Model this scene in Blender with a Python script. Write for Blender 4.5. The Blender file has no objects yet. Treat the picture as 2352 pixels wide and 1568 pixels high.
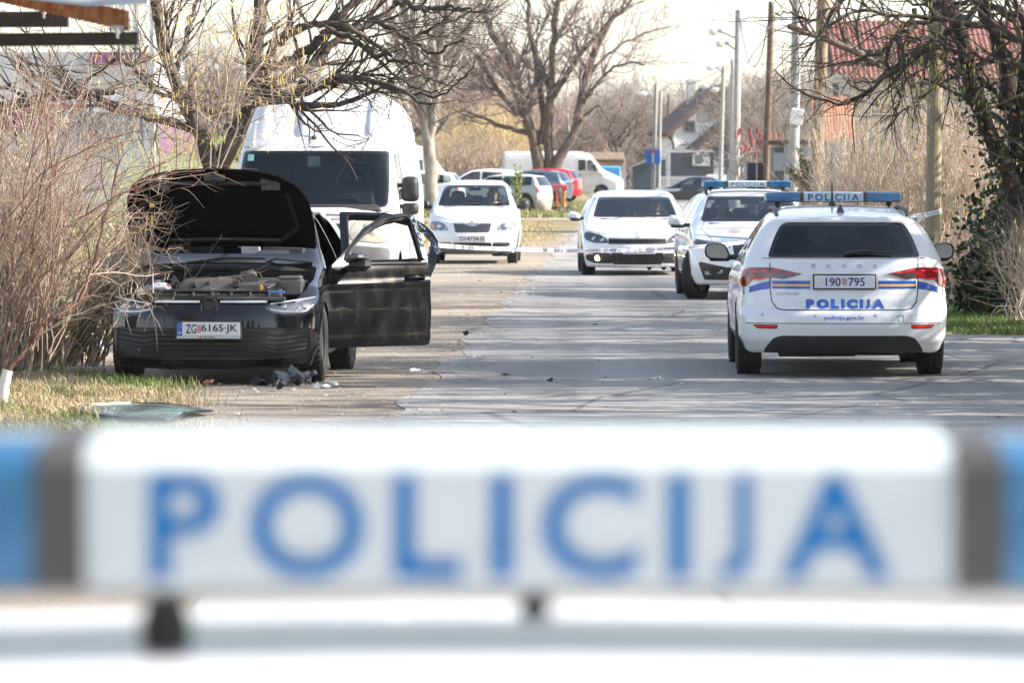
import bpy, bmesh, math, random
import numpy as np
from mathutils import Vector, Matrix
from mathutils.bvhtree import BVHTree

# ------------------------------------------------------------------ camera, sky, sun, exposure
SC = bpy.context.scene
COL = SC.collection
R = math.radians
W_PX, H_PX, F_PX = 2352.0, 1568.0, 11760.0      # layout units measured on the photograph
CAM_Z, HORIZON = 1.87, 368.0
PITCH = math.atan((H_PX / 2 - HORIZON) / F_PX)
cam_d = bpy.data.cameras.new("camera")
cam = bpy.data.objects.new("camera", cam_d)
COL.objects.link(cam)
cam.location = (0, 0, CAM_Z)
cam.rotation_euler = (math.pi / 2 - PITCH, 0, 0)
cam_d.sensor_width = 36.0
cam_d.lens = 180.0
cam_d.clip_start, cam_d.clip_end = 0.2, 3000
cam_d.dof.use_dof = True
cam_d.dof.focus_distance = 44.5
cam_d.dof.aperture_fstop = 8.6
SC.camera = cam

SUN_EL, SUN_AZ = R(31), R(2.5)                    # azimuth measured from +X towards the camera
sun_dir = Vector((math.cos(SUN_EL) * math.cos(SUN_AZ), -math.cos(SUN_EL) * math.sin(SUN_AZ), math.sin(SUN_EL)))
sd = bpy.data.lights.new("sun", 'SUN')
sd.energy, sd.angle, sd.color = 4.4, R(0.53), (1.0, 0.92, 0.82)
so = bpy.data.objects.new("sun", sd)
COL.objects.link(so)
so.rotation_euler = (-sun_dir).to_track_quat('-Z', 'Y').to_euler()
wd = bpy.data.worlds.new("World")
SC.world = wd
wd.use_nodes = True
wn = wd.node_tree.nodes
sky = wn.new('ShaderNodeTexSky')
sky.sky_type = 'NISHITA'
sky.sun_disc = False
sky.sun_elevation = SUN_EL
sky.sun_rotation = math.atan2(sun_dir.x, sun_dir.y)
sky.air_density, sky.dust_density, sky.ozone_density = 1.0, 1.0, 1.0
wn['Background'].inputs['Strength'].default_value = 0.13
hs = wn.new('ShaderNodeHueSaturation')
hs.inputs['Saturation'].default_value = 0.68
wd.node_tree.links.new(sky.outputs[0], hs.inputs['Color'])
wd.node_tree.links.new(hs.outputs[0], wn['Background'].inputs['Color'])
SC.view_settings.view_transform = 'Standard'
SC.view_settings.look = 'None'
SC.view_settings.exposure = 1.55
SC.view_settings.gamma = 1.0
SC.cycles.use_denoising = True
SC.cycles.transparent_max_bounces = 24
SC.cycles.max_bounces = 8

# ------------------------------------------------------------------ layout helpers
def ray(x, y):
    d = Vector(((x - W_PX / 2) / F_PX, 1.0, -(y - H_PX / 2) / F_PX))
    return Matrix.Rotation(-PITCH, 3, 'X') @ d
def P(x, y, Y):
    d = ray(x, y)
    return Vector((d.x * Y / d.y, Y, CAM_Z + d.z * Y / d.y))
def G(x, y):
    d = ray(x, y)
    t = -CAM_Z / d.z
    return Vector((d.x * t, d.y * t, 0))

# ------------------------------------------------------------------ tagging
def tag(o, label=None, cat=None, group=None, kind=None):
    if label: o['label'] = label
    if cat: o['category'] = cat
    if group: o['group'] = group
    if kind: o['kind'] = kind
    return o
def thing(name, label, cat, loc=(0, 0, 0), rz=0.0, group=None):
    o = bpy.data.objects.new(name, None)
    COL.objects.link(o)
    o.location = loc
    o.rotation_euler = (0, 0, rz)
    o.empty_display_size = 0.2
    return tag(o, label, cat, group)
def copy_tree(o, parent=None):
    c = o.copy()
    COL.objects.link(c)
    if parent is not None: c.parent = parent
    for ch in list(o.children): copy_tree(ch, c)
    return c

# ------------------------------------------------------------------ materials
MATS = {}
def nd(nt, t, **kw):
    n = nt.nodes.new(t)
    for k, v in kw.items(): setattr(n, k, v)
    return n
def mat(name, col, rough=0.6, metal=0.0, coat=0.0, col2=None, scale=5.0, detail=6.0, lo=0.35, hi=0.65,
        bump=0.0, bscale=None, stretch=None, back=None, trans=0.0, emit=None, spec=0.5, rvar=0.0):
    if name in MATS: return MATS[name]
    m = bpy.data.materials.new(name)
    m.use_nodes = True
    nt = m.node_tree
    b = nt.nodes['Principled BSDF']
    out = nt.nodes['Material Output']
    L = nt.links.new
    b.inputs['Base Color'].default_value = (*col, 1)
    b.inputs['Roughness'].default_value = rough
    b.inputs['Metallic'].default_value = metal
    b.inputs['Specular IOR Level'].default_value = spec
    if coat:
        b.inputs['Coat Weight'].default_value = coat
        b.inputs['Coat Roughness'].default_value = 0.04
    if col2 is not None or bump or rvar:
        tc = nd(nt, 'ShaderNodeTexCoord')
        mp = nd(nt, 'ShaderNodeMapping')
        if stretch: mp.inputs['Scale'].default_value = stretch
        L(tc.outputs['Object'], mp.inputs['Vector'])
        nz = nd(nt, 'ShaderNodeTexNoise')
        nz.inputs['Scale'].default_value = scale
        nz.inputs['Detail'].default_value = detail
        nz.inputs['Roughness'].default_value = 0.62
        L(mp.outputs[0], nz.inputs['Vector'])
        if col2 is not None:
            rp = nd(nt, 'ShaderNodeValToRGB')
            rp.color_ramp.elements[0].position = lo
            rp.color_ramp.elements[1].position = hi
            rp.color_ramp.elements[0].color = (*col, 1)
            rp.color_ramp.elements[1].color = (*col2, 1)
            L(nz.outputs['Fac'], rp.inputs[0])
            L(rp.outputs[0], b.inputs['Base Color'])
        if rvar:
            mr = nd(nt, 'ShaderNodeMapRange')
            mr.inputs['To Min'].default_value = max(0.02, rough - rvar)
            mr.inputs['To Max'].default_value = rough + rvar
            L(nz.outputs['Fac'], mr.inputs['Value'])
            L(mr.outputs[0], b.inputs['Roughness'])
        if bump:
            nb = nd(nt, 'ShaderNodeTexNoise')
            nb.inputs['Scale'].default_value = bscale or scale * 4
            nb.inputs['Detail'].default_value = 5
            L(mp.outputs[0], nb.inputs['Vector'])
            bp = nd(nt, 'ShaderNodeBump')
            bp.inputs['Strength'].default_value = bump
            bp.inputs['Distance'].default_value = 0.02
            L(nb.outputs['Fac'], bp.inputs['Height'])
            L(bp.outputs[0], b.inputs['Normal'])
    if emit:
        b.inputs['Emission Color'].default_value = (*emit[:3], 1)
        b.inputs['Emission Strength'].default_value = emit[3]
    surf = b.outputs[0]
    if trans:
        tr = nd(nt, 'ShaderNodeBsdfTransparent')
        tr.inputs[0].default_value = (*[0.35 + 0.65 * c for c in col], 1)
        mx = nd(nt, 'ShaderNodeMixShader')
        mx.inputs[0].default_value = trans
        L(surf, mx.inputs[1]); L(tr.outputs[0], mx.inputs[2])
        surf = mx.outputs[0]
    if back is not None:
        ge = nd(nt, 'ShaderNodeNewGeometry')
        b2 = nd(nt, 'ShaderNodeBsdfPrincipled')
        b2.inputs['Base Color'].default_value = (*back, 1)
        b2.inputs['Roughness'].default_value = 0.85
        mx = nd(nt, 'ShaderNodeMixShader')
        L(ge.outputs['Backfacing'], mx.inputs[0]); L(surf, mx.inputs[1]); L(b2.outputs[0], mx.inputs[2])
        surf = mx.outputs[0]
    L(surf, out.inputs['Surface'])
    MATS[name] = m
    return m
def glass(name, tint, reflect=0.10):
    """thin automotive glass: tinted see-through sheet with a fresnel mirror coat"""
    if name in MATS: return MATS[name]
    m = bpy.data.materials.new(name)
    m.use_nodes = True
    nt = m.node_tree
    nt.nodes.remove(nt.nodes['Principled BSDF'])
    L = nt.links.new
    tr = nd(nt, 'ShaderNodeBsdfTransparent'); tr.inputs[0].default_value = (*tint, 1)
    gl = nd(nt, 'ShaderNodeBsdfGlossy'); gl.inputs['Roughness'].default_value = 0.02
    gl.inputs[0].default_value = (0.9, 0.95, 1, 1)
    fr = nd(nt, 'ShaderNodeFresnel'); fr.inputs[0].default_value = 1.5
    ad = nd(nt, 'ShaderNodeMath', operation='ADD'); ad.inputs[1].default_value = reflect - 0.04
    L(fr.outputs[0], ad.inputs[0])
    mx = nd(nt, 'ShaderNodeMixShader')
    L(ad.outputs[0], mx.inputs[0]); L(tr.outputs[0], mx.inputs[1]); L(gl.outputs[0], mx.inputs[2])
    L(mx.outputs[0], nt.nodes['Material Output'].inputs['Surface'])
    MATS[name] = m
    return m

PAINT_WHITE = mat("white_paint", (0.66, 0.67, 0.69), 0.32, coat=0.8, col2=(0.72, 0.73, 0.74), scale=1.3, back=(0.02, 0.02, 0.022), rvar=0.06)
PAINT_OLD = mat("weathered_white_paint", (0.50, 0.51, 0.52), 0.42, coat=0.25, col2=(0.57, 0.57, 0.57), scale=2.0, back=(0.03, 0.03, 0.03))
PAINT_BLACK = mat("black_paint", (0.003, 0.003, 0.005), 0.12, coat=0.6, spec=0.25, back=(0.01, 0.01, 0.01), col2=(0.006, 0.006, 0.008), scale=14, rvar=0.08)
PLASTIC = mat("black_plastic", (0.018, 0.018, 0.019), 0.55, col2=(0.03, 0.03, 0.03), scale=9)
TRIM = mat("gloss_black_trim", (0.006, 0.006, 0.007), 0.18, coat=0.5)
UNDER = mat("underbody", (0.012, 0.012, 0.012), 0.85, back=(0.01, 0.01, 0.01))
RUBBER = mat("tyre_rubber", (0.016, 0.016, 0.017), 0.8, col2=(0.035, 0.033, 0.03), scale=6, bump=0.2, bscale=60)
ALLOY = mat("alloy", (0.45, 0.45, 0.46), 0.32, metal=0.9)
ALLOY_D = mat("dark_alloy", (0.10, 0.10, 0.11), 0.4, metal=0.7)
CHROME = mat("chrome", (0.75, 0.76, 0.78), 0.14, metal=1.0)
FABRIC = mat("seat_fabric", (0.035, 0.035, 0.038), 0.9)
MIRR = mat("mirror_dark", (0.22, 0.25, 0.28), 0.06, metal=1.0)
DASH = mat("dashboard_plastic", (0.02, 0.02, 0.021), 0.7)
GLASS_F = glass("windscreen_glass", (0.72, 0.80, 0.78), 0.06)
GLASS_D = glass("privacy_glass", (0.22, 0.24, 0.24), 0.08)
GLASS_S = glass("side_glass", (0.55, 0.62, 0.61), 0.10)
GLASS_R = glass("rear_glass", (0.62, 0.69, 0.67), 0.045)
LENS = glass("clear_lens", (0.82, 0.85, 0.88), 0.12)
REDL = mat("red_lens", (0.30, 0.006, 0.008), 0.12, coat=1.0)
REDD = mat("dark_red_lens", (0.06, 0.004, 0.006), 0.12, coat=1.0)
SMOKE = mat("smoked_lens", (0.05, 0.045, 0.045), 0.12, coat=1.0)
AMBER = mat("amber_lens", (0.75, 0.30, 0.12), 0.2, coat=0.6)
BLUE = mat("livery_blue", (0.012, 0.085, 0.42), 0.3, coat=0.5)
YELLOW = mat("livery_yellow", (0.85, 0.42, 0.02), 0.3, coat=0.5)
INK = mat("plate_ink", (0.01, 0.01, 0.015), 0.5)
INKB = mat("blue_ink", (0.015, 0.02, 0.16), 0.5)
PLATE = mat("plate_white", (0.62, 0.63, 0.66), 0.35)
RED = mat("crest_red", (0.5, 0.02, 0.02), 0.4)
SIGNW = mat("sign_white", (0.47, 0.51, 0.52), 0.35, coat=0.3)

# ------------------------------------------------------------------ mesh builder
class MB:
    def __init__(s): s.v, s.f, s.mi = [], [], []
    def add(s, vs, fs, mi=0):
        o = len(s.v)
        s.v += [tuple(p) for p in vs]
        s.f += [tuple(i + o for i in f) for f in fs]
        s.mi += [mi] * len(fs)
        return s
    def box(s, c, d, rot=None, mi=0, taper=None, bev=0.0):
        hx, hy, hz = d[0] / 2, d[1] / 2, d[2] / 2
        tx, ty = taper if taper else (1, 1)
        if bev:
            b = min(bev, hx * .9, hy * .9, hz * .9)
            vs, zs = [], [(-hz, b), (-hz + b, 0), (hz - b, 0), (hz, b)]
            for z, i in zs:
                k = (z + hz) / (2 * hz)
                ax, ay = (hx - i) * (1 + (tx - 1) * k), (hy - i) * (1 + (ty - 1) * k)
                q = b * .6
                vs += [(-ax + q, -ay, z), (ax - q, -ay, z), (ax, -ay + q, z), (ax, ay - q, z), (ax - q, ay, z), (-ax + q, ay, z), (-ax, ay - q, z), (-ax, -ay + q, z)]
            fs = [tuple(range(7, -1, -1)), tuple(range(24, 32))]
            for r in range(3):
                for i in range(8):
                    a, c2 = r * 8 + i, r * 8 + (i + 1) % 8
                    fs.append((a, c2, c2 + 8, a + 8))
        else:
            vs = [(sx * hx * (tx if z > 0 else 1), sy * hy * (ty if z > 0 else 1), z * hz) for z in (-1, 1) for sx, sy in ((-1, -1), (1, -1), (1, 1), (-1, 1))]
            fs = [(3, 2, 1, 0), (4, 5, 6, 7), (0, 1, 5, 4), (1, 2, 6, 5), (2, 3, 7, 6), (3, 0, 4, 7)]
        M = rot.to_3x3() if rot else None
        c = Vector(c)
        return s.add([(M @ Vector(v) if M else Vector(v)) + c for v in vs], fs, mi)
    def tube(s, pts, rad, n=6, mi=0, cap=True):
        pts = [Vector(p) for p in pts]
        m = len(pts)
        if not hasattr(rad, '__len__'): rad = [rad] * m
        vs, u = [], None
        for i, p in enumerate(pts):
            t = pts[min(i + 1, m - 1)] - pts[max(i - 1, 0)]
            if t.length < 1e-9: t = Vector((0, 0, 1))
            t.normalize()
            if u is None:
                u = t.orthogonal().normalized()
            else:
                u = u - t * u.dot(t)
                u = u.normalized() if u.length > 1e-6 else t.orthogonal().normalized()
            w = t.cross(u)
            for k in range(n):
                a = 2 * math.pi * k / n
                vs.append(p + (u * math.cos(a) + w * math.sin(a)) * rad[i])
        fs = []
        for i in range(m - 1):
            for k in range(n):
                a, b = i * n + k, i * n + (k + 1) % n
                fs.append((a, b, b + n, a + n))
        if cap and n > 2:
            fs.append(tuple(range(n - 1, -1, -1)))
            fs.append(tuple(range((m - 1) * n, m * n)))
        return s.add(vs, fs, mi)
    def lathe(s, prof, n=32, axis='X', c=(0, 0, 0), mi=0, closed=False):
        """prof: (along axis, radius)"""
        vs = []
        for a, r in prof:
            for k in range(n):
                t = 2 * math.pi * k / n
                p = (a, r * math.cos(t), r * math.sin(t))
                if axis == 'Z': p = (p[1], p[2], p[0])
                if axis == 'Y': p = (p[2], p[0], p[1])
                vs.append((p[0] + c[0], p[1] + c[1], p[2] + c[2]))
        fs = []
        m = len(prof)
        for i in range(m if closed else m - 1):
            j = (i + 1) % m
            for k in range(n):
                q = (k + 1) % n
                fs.append((i * n + k, i * n + q, j * n + q, j * n + k))
        return s.add(vs, fs, mi)
    def prism(s, poly, a, b, axis='Y', mi=0):
        """poly in the two other axes, extruded from a to b along axis"""
        n = len(poly)
        def pt(p, d):
            if axis == 'Y': return (p[0], d, p[1])
            if axis == 'X': return (d, p[0], p[1])
            return (p[0], p[1], d)
        vs = [pt(p, a) for p in poly] + [pt(p, b) for p in poly]
        fs = [tuple(range(n)), tuple(range(2 * n - 1, n - 1, -1))]
        fs += [(i, i + n, (i + 1) % n + n, (i + 1) % n) for i in range(n)]
        return s.add(vs, fs, mi)
    def pod(s, poly, layers, c=(0, 0, 0), mi=0):
        """outline in x, z carried through (y, scale) layers"""
        n = len(poly)
        mx, mz = sum(p[0] for p in poly) / n, sum(p[1] for p in poly) / n
        vs = [(c[0] + mx + (p[0] - mx) * k, c[1] + y, c[2] + mz + (p[1] - mz) * k) for y, k in layers for p in poly]
        m = len(layers)
        fs = [tuple(range(n)), tuple(range(m * n - 1, (m - 1) * n - 1, -1))]
        fs += [(r * n + i, r * n + (i + 1) % n, (r + 1) * n + (i + 1) % n, (r + 1) * n + i) for r in range(m - 1) for i in range(n)]
        return s.add(vs, fs, mi)
    def ball(s, c, r, n=10, m=6, mi=0):
        r = r if hasattr(r, '__len__') else (r, r, r)
        vs = [(c[0], c[1], c[2] - r[2])]
        for i in range(1, m):
            t = -math.pi / 2 + math.pi * i / m
            for k in range(n):
                a = 2 * math.pi * k / n
                vs.append((c[0] + r[0] * math.cos(t) * math.cos(a), c[1] + r[1] * math.cos(t) * math.sin(a), c[2] + r[2] * math.sin(t)))
        vs.append((c[0], c[1], c[2] + r[2]))
        fs = [(0, 1 + (k + 1) % n, 1 + k) for k in range(n)]
        for i in range(m - 2):
            for k in range(n):
                a, b = 1 + i * n + k, 1 + i * n + (k + 1) % n
                fs.append((a, b, b + n, a + n))
        l = len(vs) - 1
        fs += [(l, l - n + k, l - n + (k + 1) % n) for k in range(n)]
        return s.add(vs, fs, mi)
    def build(s, name, mats, parent=None, smooth=False, loc=None, fixn=True):
        me = bpy.data.meshes.new(name)
        me.from_pydata(s.v, [], s.f)
        if not isinstance(mats, (list, tuple)): mats = [mats]
        for m in mats: me.materials.append(m)
        if len(mats) > 1: me.polygons.foreach_set('material_index', s.mi)
        if fixn and len(s.f) < 60000:
            bm = bmesh.new(); bm.from_mesh(me)
            bmesh.ops.recalc_face_normals(bm, faces=bm.faces)
            bm.to_mesh(me); bm.free()
        if smooth:
            me.polygons.foreach_set('use_smooth', [True] * len(me.polygons))
            if smooth != 'all': me.set_sharp_from_angle(angle=R(38))
        me.update()
        o = bpy.data.objects.new(name, me)
        COL.objects.link(o)
        if parent is not None: o.parent = parent
        if loc is not None: o.location = loc
        return o

# ------------------------------------------------------------------ implicit surfaces
def crv(pts, sm=0.05):
    pts = sorted(pts)
    xs, zs = [p[0] for p in pts], [p[1] for p in pts]
    g = np.linspace(xs[0] - 0.6, xs[-1] + 0.6, 1400)
    v = np.interp(g, xs, zs)
    if sm:
        st = g[1] - g[0]
        n = max(1, int(3 * sm / st))
        k = np.exp(-0.5 * (np.arange(-n, n + 1) * st / sm) ** 2); k /= k.sum()
        v = np.convolve(np.pad(v, n, mode='edge'), k, mode='valid')
    return lambda t: np.interp(t, g, v)
def smax(a, b, k):
    h = np.maximum(k - np.abs(a - b), 0) / k
    return np.maximum(a, b) + h * h * k * 0.25
def smin(a, b, k): return -smax(-a, -b, k)
def nets(f, lo, hi, h):
    """naive surface nets of f<0, vertices then pulled onto f=0"""
    n = [int(math.ceil((hi[i] - lo[i]) / h)) + 1 for i in range(3)]
    ax = [lo[i] + h * np.arange(n[i]) for i in range(3)]
    X, Y, Z = np.meshgrid(*ax, indexing='ij')
    V = f(X, Y, Z)
    c = np.zeros([k - 1 for k in n] + [3]); cnt = np.zeros([k - 1 for k in n])
    def cr(i, j, k): return V[i:n[0] - 1 + i, j:n[1] - 1 + j, k:n[2] - 1 + k]
    E = []
    for a in ((0, 0), (0, 1), (1, 0), (1, 1)):
        E += [((0, *a), (1, *a)), ((a[0], 0, a[1]), (a[0], 1, a[1])), ((*a, 0), (*a, 1))]
    for p, q in E:
        va, vb = cr(*p), cr(*q)
        m = (va < 0) != (vb < 0)
        t = np.where(m, va / np.where(m, va - vb, 1), 0)
        for d in range(3): c[..., d] += np.where(m, p[d] + t * (q[d] - p[d]), 0)
        cnt += m
    act = cnt > 0
    idx = -np.ones(act.shape, int); idx[act] = np.arange(act.sum())
    I = np.argwhere(act)
    pts = (I + c[act] / cnt[act][:, None]) * h + np.array(lo)
    quads = []
    S = V < 0
    for d in range(3):
        a, b = [x for x in range(3) if x != d]
        s0 = [slice(None)] * 3; s1 = [slice(None)] * 3
        s0[d] = slice(0, -1); s1[d] = slice(1, None)
        for q in (a, b): s0[q] = slice(1, -1); s1[q] = slice(1, -1)
        e0, e1 = S[tuple(s0)], S[tuple(s1)]
        K = np.argwhere(e0 != e1)
        if not len(K): continue
        base = K.copy(); base[:, a] += 1; base[:, b] += 1
        def cell(da, db):
            q = base.copy(); q[:, a] -= da; q[:, b] -= db
            return idx[q[:, 0], q[:, 1], q[:, 2]]
        Q = np.stack([cell(1, 1), cell(0, 1), cell(0, 0), cell(1, 0)], 1)
        flip = ~e0[K[:, 0], K[:, 1], K[:, 2]]
        if d == 1: flip = ~flip
        Q[flip] = Q[flip][:, ::-1]
        quads.append(Q)
    Q = np.concatenate(quads)
    Q = Q[(Q >= 0).all(1)]
    for _ in range(4):
        v, g = f(*pts.T), grad(f, pts)
        st = v / np.maximum((g * g).sum(1), 1e-3)
        pts = pts - g * np.clip(st, -h, h)[:, None] * 0.9
    return pts, Q
def grad(f, p, e=0.004):
    x, y, z = p.T
    return np.stack([f(x + e, y, z) - f(x - e, y, z), f(x, y + e, z) - f(x, y - e, z), f(x, y, z + e) - f(x, y, z - e)], 1) / (2 * e)
def unit(a): return a / np.maximum(np.linalg.norm(a, axis=1), 1e-9)[:, None]

# ------------------------------------------------------------------ text
TXT = {}
def text_geo(s, bold=0.0):
    if (s, bold) in TXT: return TXT[(s, bold)]
    cu = bpy.data.curves.new("letters", 'FONT')
    cu.body = s
    cu.offset = bold
    cu.resolution_u = 4
    ob = bpy.data.objects.new("letters", cu)
    COL.objects.link(ob)
    dg = bpy.context.evaluated_depsgraph_get()
    me = ob.evaluated_get(dg).to_mesh()
    v = np.array([tuple(p.co)[:2] for p in me.vertices])
    f = [tuple(p.vertices) for p in me.polygons]
    ob.evaluated_get(dg).to_mesh_clear()
    bpy.data.objects.remove(ob)
    bpy.data.curves.remove(cu)
    lo, hi = v.min(0), v.max(0)
    TXT[(s, bold)] = ((v - lo) / (hi - lo), f, (hi - lo)[0] / (hi - lo)[1])
    return TXT[(s, bold)]
def caps_on(mb, s, cx, cz, w, h, place, mi=0, bold=0.02, gap=.16):
    """capitals laid out one by one, every letter standing on the line at full cap height"""
    gs = [text_geo(ch, bold) for ch in s]
    tot = sum(g[2] for g in gs) + gap * (len(s) - 1)
    k = w / tot
    x = cx - w / 2
    for v, f, asp in gs:
        o = len(mb.v)
        mb.add([place(x + p[0] * asp * k, cz + (p[1] - .5) * h) for p in v], f, mi)
        x += (asp + gap) * k
    return mb
def text_on(mb, s, cx, cz, w, h, place, mi=0, bold=0.02):
    """place(u, v) -> 3D point; w or h may be None (kept in proportion)"""
    v, f, asp = text_geo(s, bold)
    if w is None: w = h * asp
    if h is None: h = w / asp
    return mb.add([place(cx + (p[0] - .5) * w, cz + (p[1] - .5) * h) for p in v], f, mi)
# ------------------------------------------------------------------ cars
AX = {'R': (1, 2, 0, 1), 'L': (1, 2, 0, -1), 'F': (0, 2, 1, 1), 'B': (0, 2, 1, -1), 'T': (0, 1, 2, 1)}
def field(c):
    top, rp, fp = crv(c['top'], c.get('ts', .05)), crv(c['rear'], c.get('rs', .02)), crv(c['front'], c.get('fs', .025))
    wp, belt, bot = crv(c['plan'], .12), crv(c['belt'], .1), crv(c['bottom'], .08)
    w0, tum, lean, tuck = c['w0'], c.get('tum', .42), c.get('lean', .03), c.get('tuck', .05)
    cr, kr, kf, pr, pf = c.get('crown', .05), c.get('kr', .25), c.get('kf', .4), c.get('pr', 3.0), c.get('pf', 2.6)
    cre = [(crv(z, .1), a, w) for z, a, w in c.get('crease', [])]
    kc, ke = c.get('ke', .12), c.get('kc', .06)
    ext = c.get('extra')
    def F(x, y, z):
        ax = np.abs(x)
        zb = belt(y)
        d = z - zb
        dd = 0.5 * (d + np.sqrt(d * d + .0016))
        zl = np.clip((.58 - z) / .4, 0, 1)
        W = wp(y) - tum * dd - c.get('curv', .12) * dd * dd - tuck * zl ** 2 - lean * np.clip((z - .6) / (zb - .6), 0, 1)
        for zc, a, w in cre: W = W + a * np.exp(-((z - zc(y)) / w) ** 2)
        a = (ax - W) * .92
        q = (ax / w0)
        b = (z - (top(y) - cr * ax * ax)) * .9
        g = smax(a, b, kc)
        e = rp(z) + kr * q ** pr - y
        f = y - fp(z) + kf * q ** pf
        g = smax(smax(g, e, ke), f, ke)
        g = smax(g, bot(y) - z, .05)
        if ext: g = ext(g, x, y, z)
        return g
    return F
def pip(p, poly):
    x, y = p
    r = False
    j = len(poly) - 1
    for i in range(len(poly)):
        a, b = poly[i], poly[j]
        if (a[1] > y) != (b[1] > y) and x < (b[0] - a[0]) * (y - a[1]) / (b[1] - a[1]) + a[0]: r = not r
        j = i
    return r
def mir(poly): return [(-p[0], p[1]) for p in poly]
def rnd(poly, r, n=3):
    out, m = [], len(poly)
    rr = r if hasattr(r, '__len__') else [r] * m
    for i in range(m):
        p, a, b = Vector(poly[i]), Vector(poly[i - 1]), Vector(poly[(i + 1) % m])
        if rr[i] <= 0: out.append(tuple(p)); continue
        d = min(rr[i], (a - p).length * .45, (b - p).length * .45)
        s, e = p + (a - p).normalized() * d, p + (b - p).normalized() * d
        for k in range(n + 1):
            t = k / n
            out.append(tuple(s * (1 - t) ** 2 + p * 2 * t * (1 - t) + e * t * t))
    return out
def inset(poly, d):
    m = len(poly)
    area = sum(poly[i - 1][0] * poly[i][1] - poly[i][0] * poly[i - 1][1] for i in range(m))
    sg = 1 if area > 0 else -1
    out = []
    for i in range(m):
        p, a, b = Vector(poly[i]), Vector(poly[i - 1]), Vector(poly[(i + 1) % m])
        u, v = (p - a), (b - p)
        if u.length < 1e-6 or v.length < 1e-6: out.append(tuple(p)); continue
        u.normalize(); v.normalize()
        n1, n2 = Vector((-u.y, u.x)) * sg, Vector((-v.y, v.x)) * sg
        k = (n1 + n2)
        l = max(0.35, k.length_squared / 2)
        out.append(tuple(p + k * (d / l)))
    return out

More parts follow.
